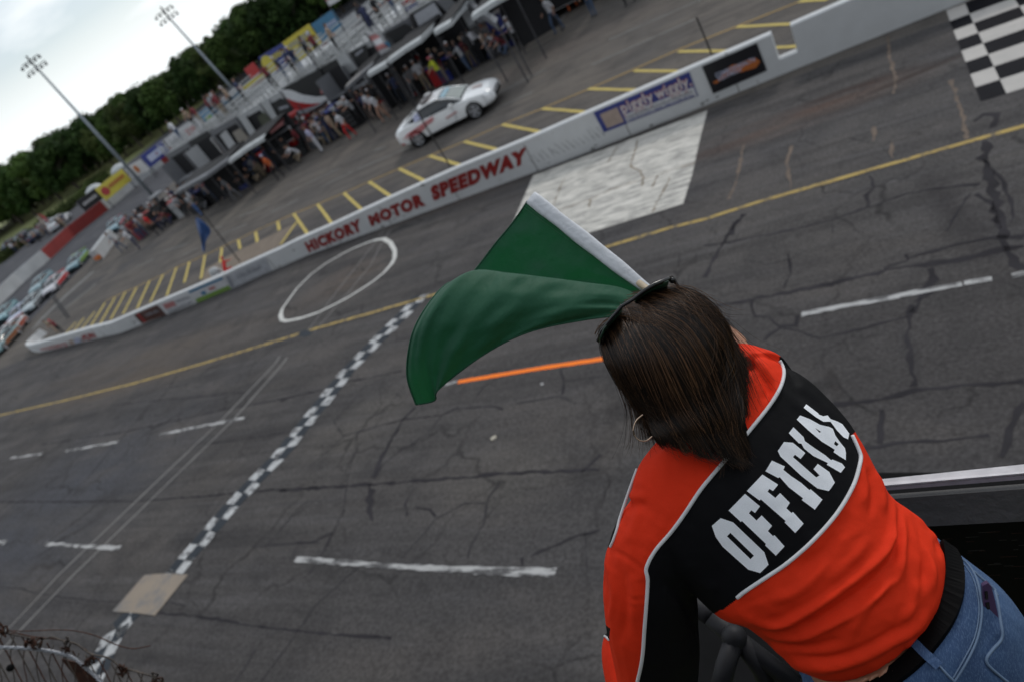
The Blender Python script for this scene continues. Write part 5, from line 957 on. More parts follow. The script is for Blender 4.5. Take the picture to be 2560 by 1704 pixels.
# ------------------------------------------------------------------ cars
def car_proto(name, paintm, loc, rz, label, cat, group=None, glass=None, stripe=None, L_=4.8, Hs=1., roofm=None, stock=False, detail=True, sc_=1.):
    r = tag(empty(name, loc, rz), label, cat, group); r.scale = (sc_,) * 3; k = L_ / 4.8
    st_ = [(-2.40, .46, .74, .82, .66), (-2.33, .34, .86, .93, .80), (-2.1, .27, .95, 1.02, .89), (-1.6, .22, .98, 1.05, .945), (-.9, .20, .93, .98, .935), (0., .20, .90, .94, .92), (.9, .20, .88, .95, .935), (1.5, .22, .86, .94, .955), (2.0, .24, .78, .86, .93), (2.28, .28, .68, .75, .86), (2.40, .38, .58, .62, .70)]
    rg = []
    for x, zl, zs, zt, w_ in st_:
        prof = [(0, zl), (w_ * .80, zl), (w_ * .97, zl + .08), (w_, zl + (zs - zl) * .45), (w_ * .985, zl + (zs - zl) * .75), (w_ * .93, zs), (w_ * .72, zt - .02), (w_ * .35, zt), (0, zt)]
        rg.append([Vector((x * k, y, z * Hs)) for y, z in prof] + [Vector((x * k, -y, z * Hs)) for y, z in prof[-2:0:-1]])
    mb = MB(); mb.loft(resample(rg, 3)); o = mb.build('body', paintm, r, True); fix_normals(o)
    o.modifiers.new('e', 'EDGE_SPLIT').split_angle = radians(50)
    gl = glass or MAT('dark_car_glass', (.012, .016, .02), .08, var=0, spec=.7)
    gs_ = [(-1.85, .99, 1.02, .70, .60), (-1.45, .96, 1.17, .76, .60), (-.95, .94, 1.31, .79, .59), (-.35, .93, 1.365, .80, .60), (.15, .93, 1.35, .80, .61), (.55, .93, 1.20, .79, .64), (1.10, .93, .955, .76, .70)]
    rg = []
    for x, zb_, zt, wb, wt in gs_:
        prof = [(0, zb_ - .06), (wb, zb_ - .06), (wb * .985, zb_ + .02), (wt * .5 + wb * .5, zb_ + (zt - zb_) * .5), (wt * 1.02, zt - .035 * min(1, (zt - zb_) * 4)), (wt * .8, zt), (0, zt + .012)]
        rg.append([Vector((x * k, y, z * Hs)) for y, z in prof] + [Vector((x * k, -y, z * Hs)) for y, z in prof[-2:0:-1]])
    mb = MB(); mb.loft(resample(rg, 3)); o = mb.build('windows', gl, r, True); fix_normals(o)
    mb = MB(); mb.box((-.4 * k, 0, 1.368 * Hs), (1.05 * k, 1.06, .035)); mb.build('roof_panel', roofm or paintm, r)
    for s in (-1, 1):
        for pts in ([(.12, .615, 1.345), (.55, .65, 1.20), (1.08, .735, .95)], [(-.92, .60, 1.31), (-1.30, .67, 1.17), (-1.85, .74, 1.01)], [(-.92, .60, 1.325), (-.35, .615, 1.37), (.12, .62, 1.352)]):
            mb = MB(); mb.tube([(x * k, y * s, z * Hs) for x, y, z in pts], .038, 8); mb.build('pillar', paintm, r, True)
        if not stock:
            mb = MB(); mb.ico((.62 * k, .98 * s, .97 * Hs), .10, 2, 0, (1.1, .7, .7)); mb.build('mirror', paintm, r, True)
    for fx in (-1.42, 1.43):
        for s in (-1, 1):
            wc = empty('wheel', (fx * k, .80 * s, .335)); wc.parent = r
            mb = MB(); n = 20
            mb.loft([[Vector((rr * cos(2 * pi * i / n), y * s, rr * sin(2 * pi * i / n))) for i in range(n)] for rr, y in ((.30, -.10), (.335, -.08), (.335, .125), (.325, .15), (.24, .16))], cap=True); mb.build('tyre', M_RUB, wc, True)
            mb = MB()
            for a in range(5):
                c_, s_ = cos(2 * pi * a / 5 + .3), sin(2 * pi * a / 5 + .3); mb.prism([(c_ * .03 - s_ * .05, .166 * s, s_ * .03 + c_ * .05), (c_ * .23 - s_ * .03, .168 * s, s_ * .23 + c_ * .03), (c_ * .23 + s_ * .03, .168 * s, s_ * .23 - c_ * .03), (c_ * .03 + s_ * .05, .166 * s, s_ * .03 - c_ * .05)], (0, .008 * s, 0))
            mb.tube([(.225 * cos(2 * pi * i / 20), .168 * s, .225 * sin(2 * pi * i / 20)) for i in range(21)], .014, 6, cap=False)
            mb.build('rim', MAT('alloy_rim', (.42, .43, .46), .35, .5), wc)
            mb = MB(); mb.loft([[Vector((fx * k + rr * cos(2 * pi * i / 20), y * s, .345 + rr * sin(2 * pi * i / 20))) for i in range(20)] for rr, y in ((.0, .60), (.385, .60), (.385, .962), (.34, .963))], cap=False); mb.build('wheel_arch', M_DK, r)
    for s in (-1, 1):
        mb = MB(); mb.prism([(2.395 * k, s * .42, .63 * Hs), (2.30 * k, s * .80, .66 * Hs), (2.32 * k, s * .80, .56 * Hs), (2.405 * k, s * .42, .55 * Hs)], (.02, 0, 0)); mb.build('headlight', MAT('headlamp_dark', (.05, .055, .065), .15), r)
        mb = MB(); mb.prism([(-2.40 * k, s * .30, .80 * Hs), (-2.34 * k, s * .76, .80 * Hs), (-2.36 * k, s * .76, .68 * Hs), (-2.42 * k, s * .30, .68 * Hs)], (-.02, 0, 0)); mb.build('tail_light', V_RED, r)
    mb = MB(); mb.box((2.39 * k, 0, .44 * Hs), (.05, 1.0, .13)); mb.box((2.41 * k, 0, .60 * Hs), (.03, .62, .06)); mb.build('grille', M_DK, r)
    if stripe: stripe(r, k, Hs)
    return r
M_CARW = MAT('white_car_paint', (.78, .79, .80), .25, var=.02, coat=.6)
M_HW0 = MAT('lamp_white', (.5, .5, .5), .3)
V_RED2 = MAT('stripe_red', (.50, .10, .11), .4)
def pace_stripe(r, k, H):
    for s in (-1, 1):
        for (x0, z0, x1, z1, wd) in ((-2.05, .62, -.35, .84, .055), (-1.95, .54, -.40, .74, .05), (-1.80, .48, -.9, .60, .045)):
            mb = MB(); mb.prism([(x0, .948 * s, z0), (x1, .945 * s, z1), (x1 + .1, .944 * s, z1 + wd * 1.3), (x0 + .35, .948 * s, z0 + wd * 2.2)], (0, .014 * s, 0)); mb.build('red_stripe', V_RED2, r)
        mb = MB(); mb.prism([(.15, .930 * s, .62), (.75, .932 * s, .66), (.72, .932 * s, .60), (.2, .930 * s, .56)], (0, .016 * s, 0)); mb.build('red_stripe', V_PINK, r)
        mb = MB(); mb.prism([(-2.25, .89 * s, .45), (-2.1, .90 * s, .45), (-2.1, .90 * s, .38), (-2.2, .89 * s, .38)], (0, .03 * s, 0)); mb.build('red_mark', V_RED, r)
    mb = MB(); mb.box((-.55, 0, 1.43), (.30, .95, .09)); mb.build('light_bar', MAT('light_bar_dark', (.05, .035, .03), .3), r); mb = MB(); mb.box((-.55, .3, 1.50), (.26, .3, .06)); mb.build('light_bar_lamp', M_HW0, r)
    for s in (-1, 1):      # door, wing and bumper gaps
        for pts in ([(.62, .937, .90), (.60, .937, .55), (.52, .93, .30)], [(-.78, .940, .92), (-.80, .942, .55), (-.74, .935, .30)], [(-.74, .936, .29), (.52, .931, .29)], [(2.02, .925, .76), (2.05, .925, .50), (2.0, .90, .30)]): mb = MB(); mb.tube([(x, y * s, z) for x, y, z in pts], .007, 5); mb.build('panel_gap', M_DK, r)
        mb = MB(); mb.prism([(-1.2, .60 * s, 1.20), (-.9, .63 * s, 1.26), (-.9, .70 * s, 1.0), (-1.2, .73 * s, 1.0)], (0, .10 * s, 0)); mb.build('sleeve_at_window', MAT('pale_blue_shirt', (.42, .44, .60), .8), r) if s < 0 else None
    mb = MB(); mb.prism([(1.45, -.12, .962), (1.95, -.22, .905), (1.9, .10, .91), (1.5, .14, .955)], (0, 0, .006)); mb.build('hood_mark', MAT('hood_mark_pale', (.40, .30, .28), .4), r)
    mb = MB(); mb.prism([(.20, -.52, 1.352), (.20, .52, 1.352), (.42, .56, 1.275), (.42, -.56, 1.275)], (.012, 0, .008)); mb.build('sun_strip', MAT('blue_glass_strip', (.12, .26, .34), .15), r)
    mb = MB(); mb.prism([(.44, -.56, 1.268), (.44, .56, 1.268), (1.04, .66, .992), (1.04, -.66, .992)], (.012, 0, .006)); mb.build('windscreen', MAT('pale_windscreen', (.16, .19, .18), .12), r)
ca, cb_ = onz(1060, 364), onz(1180, 304); cy = (ca.y + cb_.y) / 2 + .93; cx = (ca.x + cb_.x) / 2
pace = car_proto('white_coupe', M_CARW, (cx, cy, 0), math.atan2(cb_.y - ca.y, cb_.x - ca.x), 'white two door coupe with red side stripes driving along the pit lane', 'car', stripe=pace_stripe)
# race cars in the turn
RACE = [((286, 560), (.16, .27, .32), (.30, .12, .14), 'race car coloured light blue for sky reflection, with a pink number, farthest one on the turn'), ((190, 650), (.15, .26, .30), (.16, .26, .04), 'race car coloured light blue for sky reflection, with green sides, alone behind the leading pairs'), ((134, 706), (.50, .50, .54), (.42, .03, .03), 'white race car with red sides among the pack'),
        ((100, 704), (.20, .30, .34), (.12, .2, .24), 'race car coloured pale blue for sky reflection, on the outer side of the red and white one'), ((80, 752), (.36, .42, .45), (.12, .12, .13), 'silver and grey race car behind the blue and white one'), ((47, 778), (.42, .46, .60), (.02, .12, .25), 'white race car with a blue side mark, nearest of the pack centre'),
        ((12, 778), (.18, .32, .36), (.1, .18, .2), 'race car coloured pale teal for sky reflection, at the left picture edge'), ((26, 822), (.50, .50, .52), (.30, .07, .04), 'white race car with an orange red tail, last in the pack'), ((4, 850), (.18, .28, .30), (.22, .08, .03), 'race car coloured teal for sky reflection, with orange nose cut by the left picture edge')]
PTH = [Vector((-54, 34, 0)), Vector((-52, 29, 0)), Vector((-46, 20, 0)), Vector((-40, 14, 0)), Vector((-36, 8, 0)), Vector((-33, 3, 0))]
for i, (q, c0, c1, lab) in enumerate(RACE):
    p = onz(*q, .5); p.z = 0; nx = min(PTH, key=lambda a: (a - p).length); j = min(PTH.index(nx), len(PTH) - 2); d_ = PTH[j + 1] - PTH[j]
    pm = MAT('race_paint_sky_%d' % i, c0, .35, var=.05, coat=.4); sm_ = MAT('race_side_%d' % i, c1, .4, var=.1)  # blue and teal body colours have the sky's reflection painted in
    def stp(r, k, H, sm_=sm_):
        for s in (-1, 1):
            mb = MB(); mb.prism([(-2.0, .95 * s, .35), (1.2, .945 * s, .35), (.9, .94 * s, .72), (-1.9, .95 * s, .80)], (0, .02 * s, 0)); mb.build('side_panel', sm_, r)
        mb = MB(); mb.box((-2.35, 0, 1.08), (.18, 1.6, .14)); mb.build('spoiler', sm_, r)
        mb = MB(); mb.box((-.4, 0, 1.39), (.5, .5, .02)); mb.build('roof_number_patch', sm_, r)
    car_proto('race_car', pm, p, math.atan2(d_.y, d_.x) + (random.random() - .5) * .15, lab, 'race car', 'race cars in the turn', stripe=stp, L_=4.9, Hs=.95, stock=True, sc_=.64)
# ------------------------------------------------------------------ small background people
def person_mesh(pose):
    mb = MB(); A = dict(stand=(0, 0, .10, -.10, .15, .15), walk=(.35, -.30, .12, -.10, .35, -.3), wide=(.05, -.05, .2, -.2, .5, .9), reach=(.1, -.12, .1, -.12, 1.3, .9), crouch=(1.2, .5, .15, -.15, 1.0, .9), hands=(0.02, 0.05, .12, -.12, .7, .75))[pose]
    hz = .50 if pose == 'crouch' else .92; lean = .35 if pose == 'crouch' else .06
    def leg(s, a):
        h = Vector((.09 * s, 0, hz)); kn = h + Vector((.02 * s, sin(a) * .44, -cos(a) * .44)) if pose != 'crouch' else h + Vector((.05 * s, .36, -.05 if a > 1 else -.30)); an = Vector((kn.x, kn.y - (sin(max(a, 0)) * .1 if pose != 'crouch' else .15) - (.12 if a < -.1 else 0), .08)); return [h, kn, an, an + Vector((0, .14, -.03))]
    for s, a in ((1, A[0]), (-1, A[1])): p = leg(s, a); mb.tube(p, [.09, .062, .045, .035], 8)
    ch = Vector((0, lean * .5, hz + .30)); ne = Vector((0, lean, hz + .54)); hd = ne + Vector((0, .02 + lean * .2, .17))
    e = lambda c, a, b: [c + Vector((a * cos(2 * pi * k / 10), b * sin(2 * pi * k / 10), 0)) for k in range(10)]
    mb.loft([e(Vector((0, 0, hz - .06)), .15, .10), e(Vector((0, 0, hz + .08)), .15, .10), e(ch, .17, .115), e(ne + Vector((0, 0, -.07)), .185, .10), e(ne + Vector((0, 0, 0)), .07, .06)]); mb.tube([ne, hd], [.05, .05], 8); mb.ico(hd, .105, 2, 0, (.85, .98, 1.12))
    arms = []
    for s, a in ((1, A[4]), (-1, A[5])):
        sh_ = ne + Vector((.20 * s, 0, -.06)); el = sh_ + Vector((.07 * s, sin(a) * .28, -cos(a) * .28)); ha = el + Vector((-.05 * s, sin(a + .5) * .26, -cos(a + .5) * .26)); mb.tube([sh_, el, ha, ha + (ha - el) * .25], [.052, .043, .032, .028], 8); arms.append((el, ha))
    me = evalmods(mb, .026, 2, .5); mi = []
    for p in me.polygons:
        c = p.center; k = 0
        if (c - hd).length < .15 or c.z > ne.z + .03: k = 3 if (c.z > hd.z + .02 or c.y < hd.y - .035) else 2
        else:
            d_ = min((c - a.lerp(b, t)).length for a, b in arms for t in (.3, .6, .9, 1.2))
            if d_ < .085: k = 2
            elif c.z < .09: k = 4
            elif c.z < hz + .02 and not any((c - a).length < .09 for a, b in arms): k = 1
        mi.append(k)
    me.polygons.foreach_set('material_index', mi); me.polygons.foreach_set('use_smooth', [True] * len(mi)); return me
POSES = {k: person_mesh(k) for k in ('stand', 'walk', 'wide', 'reach', 'crouch', 'hands')}
CLR = dict(white=(.50, .50, .53), black=(.012, .012, .014), red=(.48, .012, .012), navy=(.018, .025, .07), blue=(.06, .13, .32), grey=(.13, .13, .14), jeans=(.05, .08, .14), khaki=(.24, .19, .13), yellow=(.50, .55, .03), orange=(.5, .10, .02), pink=(.5, .08, .13), green=(.18, .36, .03), tan=(.3, .22, .16), maroon=(.13, .015, .02), brown=(.035, .02, .012), skin=(.36, .20, .14), palegrey=(.30, .31, .33), lilac=(.40, .40, .55))
def CM(n): return MAT('cloth_' + n, CLR[n], .8, var=.1)
for me_ in POSES.values():
    for n in ('white', 'jeans', 'skin', 'brown', 'black'): me_.materials.append(CM(n))
def man(x, y, pose, top, bot, label, group=None, z=0., rz=0., hat=None, h=1., raw=None, bare=False):
    p = raw or onz(x, y, z); o = bpy.data.objects.new('person', POSES[pose]); COL.objects.link(o); o.location = (p.x, p.y, z); o.rotation_euler = (0, 0, rz); o.scale = (h, h, h)
    for i, n in enumerate((top, bot, 'skin', hat or 'brown', 'black')):
        o.material_slots[i].link = 'OBJECT'; o.material_slots[i].material = CM(n)
    return tag(o, label, 'person', group)
TOC = pi * .85
for a in [(1400, 82, 'walk', 'white', 'jeans', 'person in a long white shirt and jeans walking alone on the pit lane', None, 0, TOC, None, 1.05), (1434, 26, 'walk', 'black', 'orange', 'person with orange trousers cut by the top picture edge', None, 0, TOC), (1488, 42, 'stand', 'black', 'jeans', 'person in dark jeans cut by the top picture edge', None, 0, TOC), (1576, 12, 'walk', 'black', 'black', 'person in dark clothes at the top edge, rightmost of all', None, 0, TOC),
  (1244, 138, 'walk', 'grey', 'blue', 'person with an orange cap, grey shirt and pale jeans by the canopy', None, 0, TOC, 'orange'), (1118, 217, 'wide', 'yellow', 'navy', 'person in a yellow safety vest and pink cap beside the coupe', None, 0, TOC, 'pink'), (1146, 182, 'stand', 'green', 'black', 'small person in a bright green top near the yellow vest', None, 0, TOC, None, .85), (1128, 178, 'stand', 'palegrey', 'khaki', 'person in pale grey top left of the bright green top', None, 0, TOC),
  (1308, 126, 'reach', 'white', 'black', 'person in a white helmet and white top holding a white helmet', None, 0, TOC, 'white'), (1275, 134, 'crouch', 'maroon', 'jeans', 'person in jeans bending down next to the helmeted person', None, 0, TOC), (968, 304, 'walk', 'white', 'skin', 'person in a white shirt and shorts stepping out of the crowd', None, 0, TOC), (950, 298, 'stand', 'white', 'black', 'person in a white shirt and black shorts left of the stepping one', None, 0, TOC),
  (884, 346, 'walk', 'white', 'red', 'person in a white top and bright red trousers by the pit lane', None, 0, TOC), (700, 418, 'stand', 'red', 'black', 'person in a bright red shirt seen from behind in the crowd', None, 0, TOC), (704, 448, 'walk', 'orange', 'black', 'person with orange and pale blue top and black trousers, nearest the lane', None, 0, TOC, 'lilac'), (312, 628, 'walk', 'palegrey', 'jeans', 'small person in pale grey beside the white barrier end', None, 0, TOC), (352, 622, 'hands', 'white', 'navy', 'person in a white and blue shirt at the left end of the crowd', None, 0, TOC),
  (402, 585, 'walk', 'red', 'black', 'person with a red and white top and black trousers near the left end', None, 0, TOC, 'white'), (808, 380, 'stand', 'lilac', 'white', 'person in pale lilac by the black toolboxes', None, 0, TOC), (760, 400, 'crouch', 'white', 'khaki', 'person crouching in a white shirt by a white ramp', None, 0, TOC), (598, 500, 'walk', 'grey', 'grey', 'person in grey near the middle of the crowd front', None, 0, TOC), (508, 540, 'stand', 'palegrey', 'blue', 'person in a pale shirt and blue jeans carrying a dark bag', None, 0, TOC)]: man(*a)
rc = random.Random(21)
front = [(300, 632), (420, 572), (500, 535), (560, 505), (640, 462), (700, 425), (760, 398), (850, 350), (960, 292), (1080, 232), (1180, 182), (1290, 122)]
tops = ['black', 'white', 'navy', 'grey', 'black', 'black', 'palegrey', 'black', 'maroon', 'navy', 'grey', 'tan', 'black', 'navy', 'maroon']; bots = ['black', 'jeans', 'black', 'navy', 'khaki', 'grey']
WHERE = ['by the left end of the pit crowd', 'in the left part of the pit crowd', 'in the middle of the pit crowd', 'in the crowd near the red trailer', 'in the crowd behind the coupe', 'under the right hand canopies']
for i in range(215):
    u = rc.random() * .97; a = int(u * (len(front) - 1)); f_ = u * (len(front) - 1) - a; x = front[a][0] + (front[a + 1][0] - front[a][0]) * f_; y = front[a][1] + (front[a + 1][1] - front[a][1]) * f_
    p = onz(x, y); p.y += .3 + rc.random() ** 1.4 * 3.2; p.x += rc.uniform(-.5, .5)
    t_, b__ = rc.choice(tops), rc.choice(bots); ps = rc.choice(['stand', 'stand', 'walk', 'hands', 'reach', 'crouch'])
    man(0, 0, ps, t_, b__, 'person in %s and %s %s %s' % (t_.replace('pale', 'pale '), b__, {'stand': 'standing', 'walk': 'walking', 'hands': 'standing', 'reach': 'reaching out', 'crouch': 'crouching'}[ps], WHERE[min(5, int(u * 6))]), 'pit crowd', 0, rc.random() * 6.28, rc.choice([None, None, 'black', 'black', 'white', 'tan']), rc.uniform(.92, 1.08), raw=p)
# ------------------------------------------------------------------ haulers, awnings and pit gear
M_HW = MAT('hauler_white', (.36, .37, .38), .5, var=.1, scale=1.5); M_HG = MAT('hauler_grey', (.12, .124, .135), .5, var=.1, scale=1.5); M_HB = MAT('hauler_black', (.008, .009, .011), .4, var=.1); M_HR = MAT('hauler_red', (.30, .006, .008), .4, var=.1); M_TAR2 = MAT('pale_awning', (.42, .44, .45), .6, var=.12, scale=3); M_GRN2 = MAT('olive_tarp', (.06, .065, .045), .8, var=.3)
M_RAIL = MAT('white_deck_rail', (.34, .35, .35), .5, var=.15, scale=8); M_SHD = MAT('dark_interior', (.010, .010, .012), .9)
HX = [(-24.6, M_HG, 'grey'), (-21.6, M_HB, 'black'), (-18.3, M_HG, 'pale grey'), (-15.3, M_HW, 'white'), (-12.9, M_HW, 'narrow white'), (-10.9, M_HB, 'black, white and red'), (-7.5, M_HB, 'black'), (-5.3, M_HW, 'white and black'), (-2.4, M_HG, 'grey'), (-.5, M_HB, 'black framed grey'), (2.6, M_HB, 'black'), (5.9, M_HW, 'white'), (9.4, M_HR, 'red'), (12.8, M_HG, 'light grey')]
for i, (x0, mt, cn) in enumerate(HX):
    x1 = HX[i + 1][0] - .25 if i + 1 < len(HX) else x0 + 2.8; wd = min(x1 - x0, 2.9); cx_ = x0 + wd / 2; Y0 = 16.5 if x0 > -19 else 17.5
    t = tag(empty('hauler', (cx_, Y0, 0)), cn + ' hauler with a railed roof, ' + ['farthest left of the row', 'second from the left of the row', 'beside the white sign trailer', 'with open white doors', 'left of the red swoosh one', 'with a white and red swoosh', 'right of the swoosh one', 'with a square white door', 'behind the feather flag', 'with a big grey panel', 'behind the right canopy', 'near the top edge', 'with a red side at the top edge', 'rightmost of the row'][i], 'trailer', 'haulers parked in a row')
    hh = 3.4; mb = MB(); mb.box((0, 4.6, 1.9), (wd, 9.2, 3.0)); mb.build('body', mt, t)
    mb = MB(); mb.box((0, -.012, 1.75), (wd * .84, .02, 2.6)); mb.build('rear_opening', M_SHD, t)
    for s in (-1, 1) if i in (0, 1, 6, 10, 11, 12, 13) else ():
        mb = MB(); mb.box((s * wd * .42, -.5, 1.85), (.06, 1.0, 2.3), 0, s * .5); mb.build('door', M_HW if i % 3 else M_HG, t)
    mb = MB()
    for zz in (3.52, 3.68, 3.84): mb.box((0, .05, zz), (wd, .05, .07))
    for zz in (3.9, 4.2): mb.box((-wd / 2, 4.6, zz), (.04, 9.1, .04)); mb.box((wd / 2, 4.6, zz), (.04, 9.1, .04))
    for k in range(5): mb.box((-wd / 2 + wd * k / 4, .05, 3.8), (.06, .06, .85))
    mb.build('deck_rail', M_RAIL, t)
    for yy in (6.6, 7.8):
        for s in (-1, 1): mb = MB(); mb.cyl((s * (wd / 2 - .3), yy, .48), (s * (wd / 2 + .02), yy, .48), .48, 16); mb.build('wheel', M_RUB, t)
def face(name, pts, Y, mat, par, th=.03):
    P = [onY(*q, Y) for q in pts]; o0_ = par.location; mb = MB(); mb.prism([p - o0_ for p in P], (0, th, 0)); return mb.build(name, mat, par)
ta = lambda l: Z(540, 180, 7.3625, l); tb = lambda l: Z(840, 0, 7.3625, l)
byl = {o['label'][:12]: o for o in bpy.data.objects if o.name.startswith('hauler')}
H = [o for o in bpy.data.objects if o.name.startswith('hauler')]
sw = H[5]
bk = face('side_panel', ta([(1190, 330), (1900, -60), (2280, 630), (1480, 770)]), 16.40, M_HB, sw)
face('white_swoosh', ta([(1190, 330), (1380, 340), (1600, 430), (1850, 465), (2150, 425), (2170, 480), (1950, 570), (1720, 590), (1500, 560), (1300, 490)]), 16.36, MAT('swoosh_white', (.55, .56, .58), .5), sw)
face('red_swoosh', ta([(1300, 495), (1500, 562), (1720, 592), (1950, 572), (2180, 485), (2290, 680), (2150, 760), (1900, 830), (1640, 960), (1560, 780), (1440, 690)]), 16.35, M_HR, sw)
face('grey_line', ta([(1480, 730), (1900, 600), (2170, 500), (2180, 530), (1900, 660), (1560, 790)]), 16.33, V_GREY, sw)
face('number_panel', ta([(1900, 210), (1990, 200), (2110, 370), (1930, 410)]), 16.34, V_PINK, sw)
face('black_door', ta([(1030, 600), (1250, 490), (1440, 720), (1200, 880)]), 16.38, M_HB, H[4]); face('white_door', ta([(830, 580), (960, 520), (1160, 900), (1080, 950)]), 16.36, M_HW, H[4]); face('grey_mark', ta([(1150, 660), (1320, 610), (1340, 650), (1170, 710)]), 16.33, V_GREY, H[4])
face('white_door', ta([(430, 860), (530, 800), (760, 1150), (660, 1230)]), 16.3, M_HW, H[3]); face('tan_door', ta([(300, 1120), (440, 1040), (620, 1230), (430, 1340)]), 16.32, MAT('tan_panel', (.24, .22, .19), .7), H[2]); face('white_door', ta([(70, 1170), (180, 1070), (420, 1420), (290, 1490)]), 16.3, M_HW, H[2])
face('olive_opening', ta([(760, 830), (880, 740), (1060, 960), (880, 1060)]), 16.3, M_GRN2, H[3])
face('white_door', tb([(0, 1080), (160, 950), (390, 1270), (200, 1410)]), 16.3, M_HW, H[7]); face('black_panel', tb([(240, 980), (550, 820), (640, 1140), (420, 1260)]), 16.32, M_HB, H[7]); face('grey_mark', tb([(350, 1000), (480, 900), (500, 940), (370, 1050)]), 16.28, V_GREY, H[7])
face('white_door', tb([(660, 660), (800, 590), (960, 820), (860, 950)]), 16.3, M_HW, H[8]); face('dark_opening', tb([(860, 640), (1250, 440), (1540, 580), (1180, 820)]), 16.33, M_HB, H[8]); face('teal_mark', tb([(880, 790), (960, 770), (1010, 860), (950, 900)]), 16.28, V_TEAL, H[8])
face('black_frame', tb([(1340, 280), (1820, 0), (2000, 290), (1540, 600)]), 16.34, M_HB, H[9]); face('grey_panel', tb([(1430, 280), (1800, 50), (1960, 300), (1560, 560)]), 16.30, MAT('silver_panel', (.34, .35, .38), .45, var=.06), H[9]); face('steel_panel', tb([(1830, 20), (2060, -90), (2240, 120), (2060, 250)]), 16.32, M_HG, H[10])
# roof sign on the left trailers
sg_ = tag(empty('roof_sign', onY(*ta([(0, 560)])[0], 22)), 'white roof sign with blue writing and a small red mark above the left trailers', 'sign')
face('panel', ta([(-10, 560), (430, 240), (560, 440), (120, 760)]), 22, MAT('sign_white', (.50, .51, .53), .5), sg_, .1)
q = [onY(*a, 21.95) for a in ta([(95, 640), (500, 430), (450, 340), (50, 570)])]; scribble(q, 0, 0, 1, 1, V_TEAL, 11, sg_, .0, sg_.location); face('red_mark', ta([(70, 670), (130, 650), (150, 700), (90, 730)]), 21.93, V_RED, sg_); face('grey_base', ta([(20, 880), (430, 580), (480, 650), (110, 940)]), 21.9, M_HG, sg_)
for s in (.2, 2.6): mb = MB(); mb.cyl((s, .15, -4.1), (s, .15, 0), .08, 8); mb.build('sign_post', M_PIPE, sg_)
# awnings: frame on posts, pale front edge, cloth roof
def awning(pts, z, depth, label, mat=M_TAR2, edge=.16):
    P = [onz(*q, z) for q in pts]; o0_ = Vector((P[0].x, P[0].y, 0)); a = tag(empty('awning', o0_), label, 'awning', 'awnings in front of the haulers')
    for p in P: p -= o0_
    mb = MB()
    for p, q_ in zip(P, P[1:]): mb.prism([p, q_, q_ + Vector((0, 0, -edge)), p + Vector((0, 0, -edge))], (0, .03, 0))
    mb.build('front_edge', mat, a); mb = MB()
    for p, q_ in zip(P, P[1:]): mb.prism([p + Vector((0, .03, -.01)), q_ + Vector((0, .03, -.01)), q_ + Vector((0, .38, .06)), p + Vector((0, .38, .06))], (0, 0, .03))
    mb2 = MB()
    for p, q_ in zip(P, P[1:]): mb2.prism([p + Vector((0, .38, .05)), q_ + Vector((0, .38, .05)), q_ + Vector((0, depth, .2)), p + Vector((0, depth, .2))], (0, 0, .03))
    if depth > 1: mb2.build('shade_roof', M_SHD, a)  # near-black rear roof stands in for the shade beneath the awning
    mb.build('roof', mat, a)
    for p in (P[0], P[-1]):
        for dy in (.1, depth - .1): mb = MB(); mb.cyl((p.x, p.y + dy, 0), (p.x, p.y + dy, p.z + (.2 if dy > .2 else -.02)), .035, 8); mb.build('post', M_PIPE, a)
    mb = MB(); mb.prism([P[0] + Vector((0, depth, .2)), P[-1] + Vector((0, depth, .2)), Vector((P[-1].x, P[-1].y + depth, .3)), Vector((P[0].x, P[0].y + depth, .3))], (0, .03, 0)); mb.build('shade_backing', M_SHD, a) if depth > 1 else None; return a  # black sheet added to darken the space under the awning
awning([(517, 437), (551, 408)], 2.2, 2.2, 'short pale awning at the left of the row'); awning([(440, 482), (515, 440), (568, 402)], 2.2, 2.0, 'low dark edged awning, leftmost of the row', M_HG); awning([(570, 405), (612, 374), (658, 346)], 2.3, 2.8, 'pale awning in front of the white doors')
awning([(673, 330), (705, 305)], 2.2, .7, 'short orange edged awning left of the swoosh trailer', V_PINK); awning([(708, 300), (738, 282)], 2.2, .7, 'short red edged awning under the black door', V_RED)
awning([(862, 222), (898, 190), (930, 165)], 2.6, 2.2, 'thin pale grey awning right of the swoosh trailer', M_HG); awning([(917, 188), (965, 160)], 2.6, 2.5, 'short bright awning by the feather flag'); awning([(968, 155), (1010, 125), (1050, 100), (1082, 68)], 2.65, 2.8, 'long white edged awning over the dark work area')
awning([(1084, 82), (1125, 58), (1150, 28), (1165, 12)], 2.8, 3.0, 'white awning over the crowd, right of the long one'); awning([(1178, 44), (1225, 12), (1280, -20)], 3.0, 3.2, 'white edged awning at the top edge'); awning([(1160, 5), (1240, 60)], 2.6, .8, 'grey slanting awning arm over the tyre racks', M_HG, .3)
# feather flags
def feather(q0, q1, Y, wd, mat, mat2, label, text=False):
    B, T_ = onY(*q0, Y), onY(*q1, Y); r = tag(empty('feather_flag', B), label, 'flag'); d_ = T_ - B; mb = MB(); mb.cyl(Vector((0, 0, -B.z)) if B.z > 0 else Vector(), d_, .03, 8); mb.build('pole', M_PIPE, r)
    n = 12; vs = []
    for i in range(n + 1):
        t = .15 + .85 * i / n; c_ = d_ * t; w_ = wd * (1 - .65 * (i / n) ** 2); vs += [c_, c_ + Vector((w_, .12 * sin(i * .9), -.05))]
    mb = MB(); mb.add(vs, [(2 * i, 2 * i + 1, 2 * i + 3, 2 * i + 2) for i in range(n)], 0)
    o = mb.build('cloth', [mat, mat2], r, True); o.modifiers.new('s', 'SOLIDIFY').thickness = .01
    for i, p in enumerate(o.data.polygons): p.material_index = 1 if (i // 2) % 2 and text else 0
    return r
feather((968, 165), (912, 80), 14.2, .75, V_PINK, V_WHITE, 'red and white feather flag hanging before the grey trailer', True)
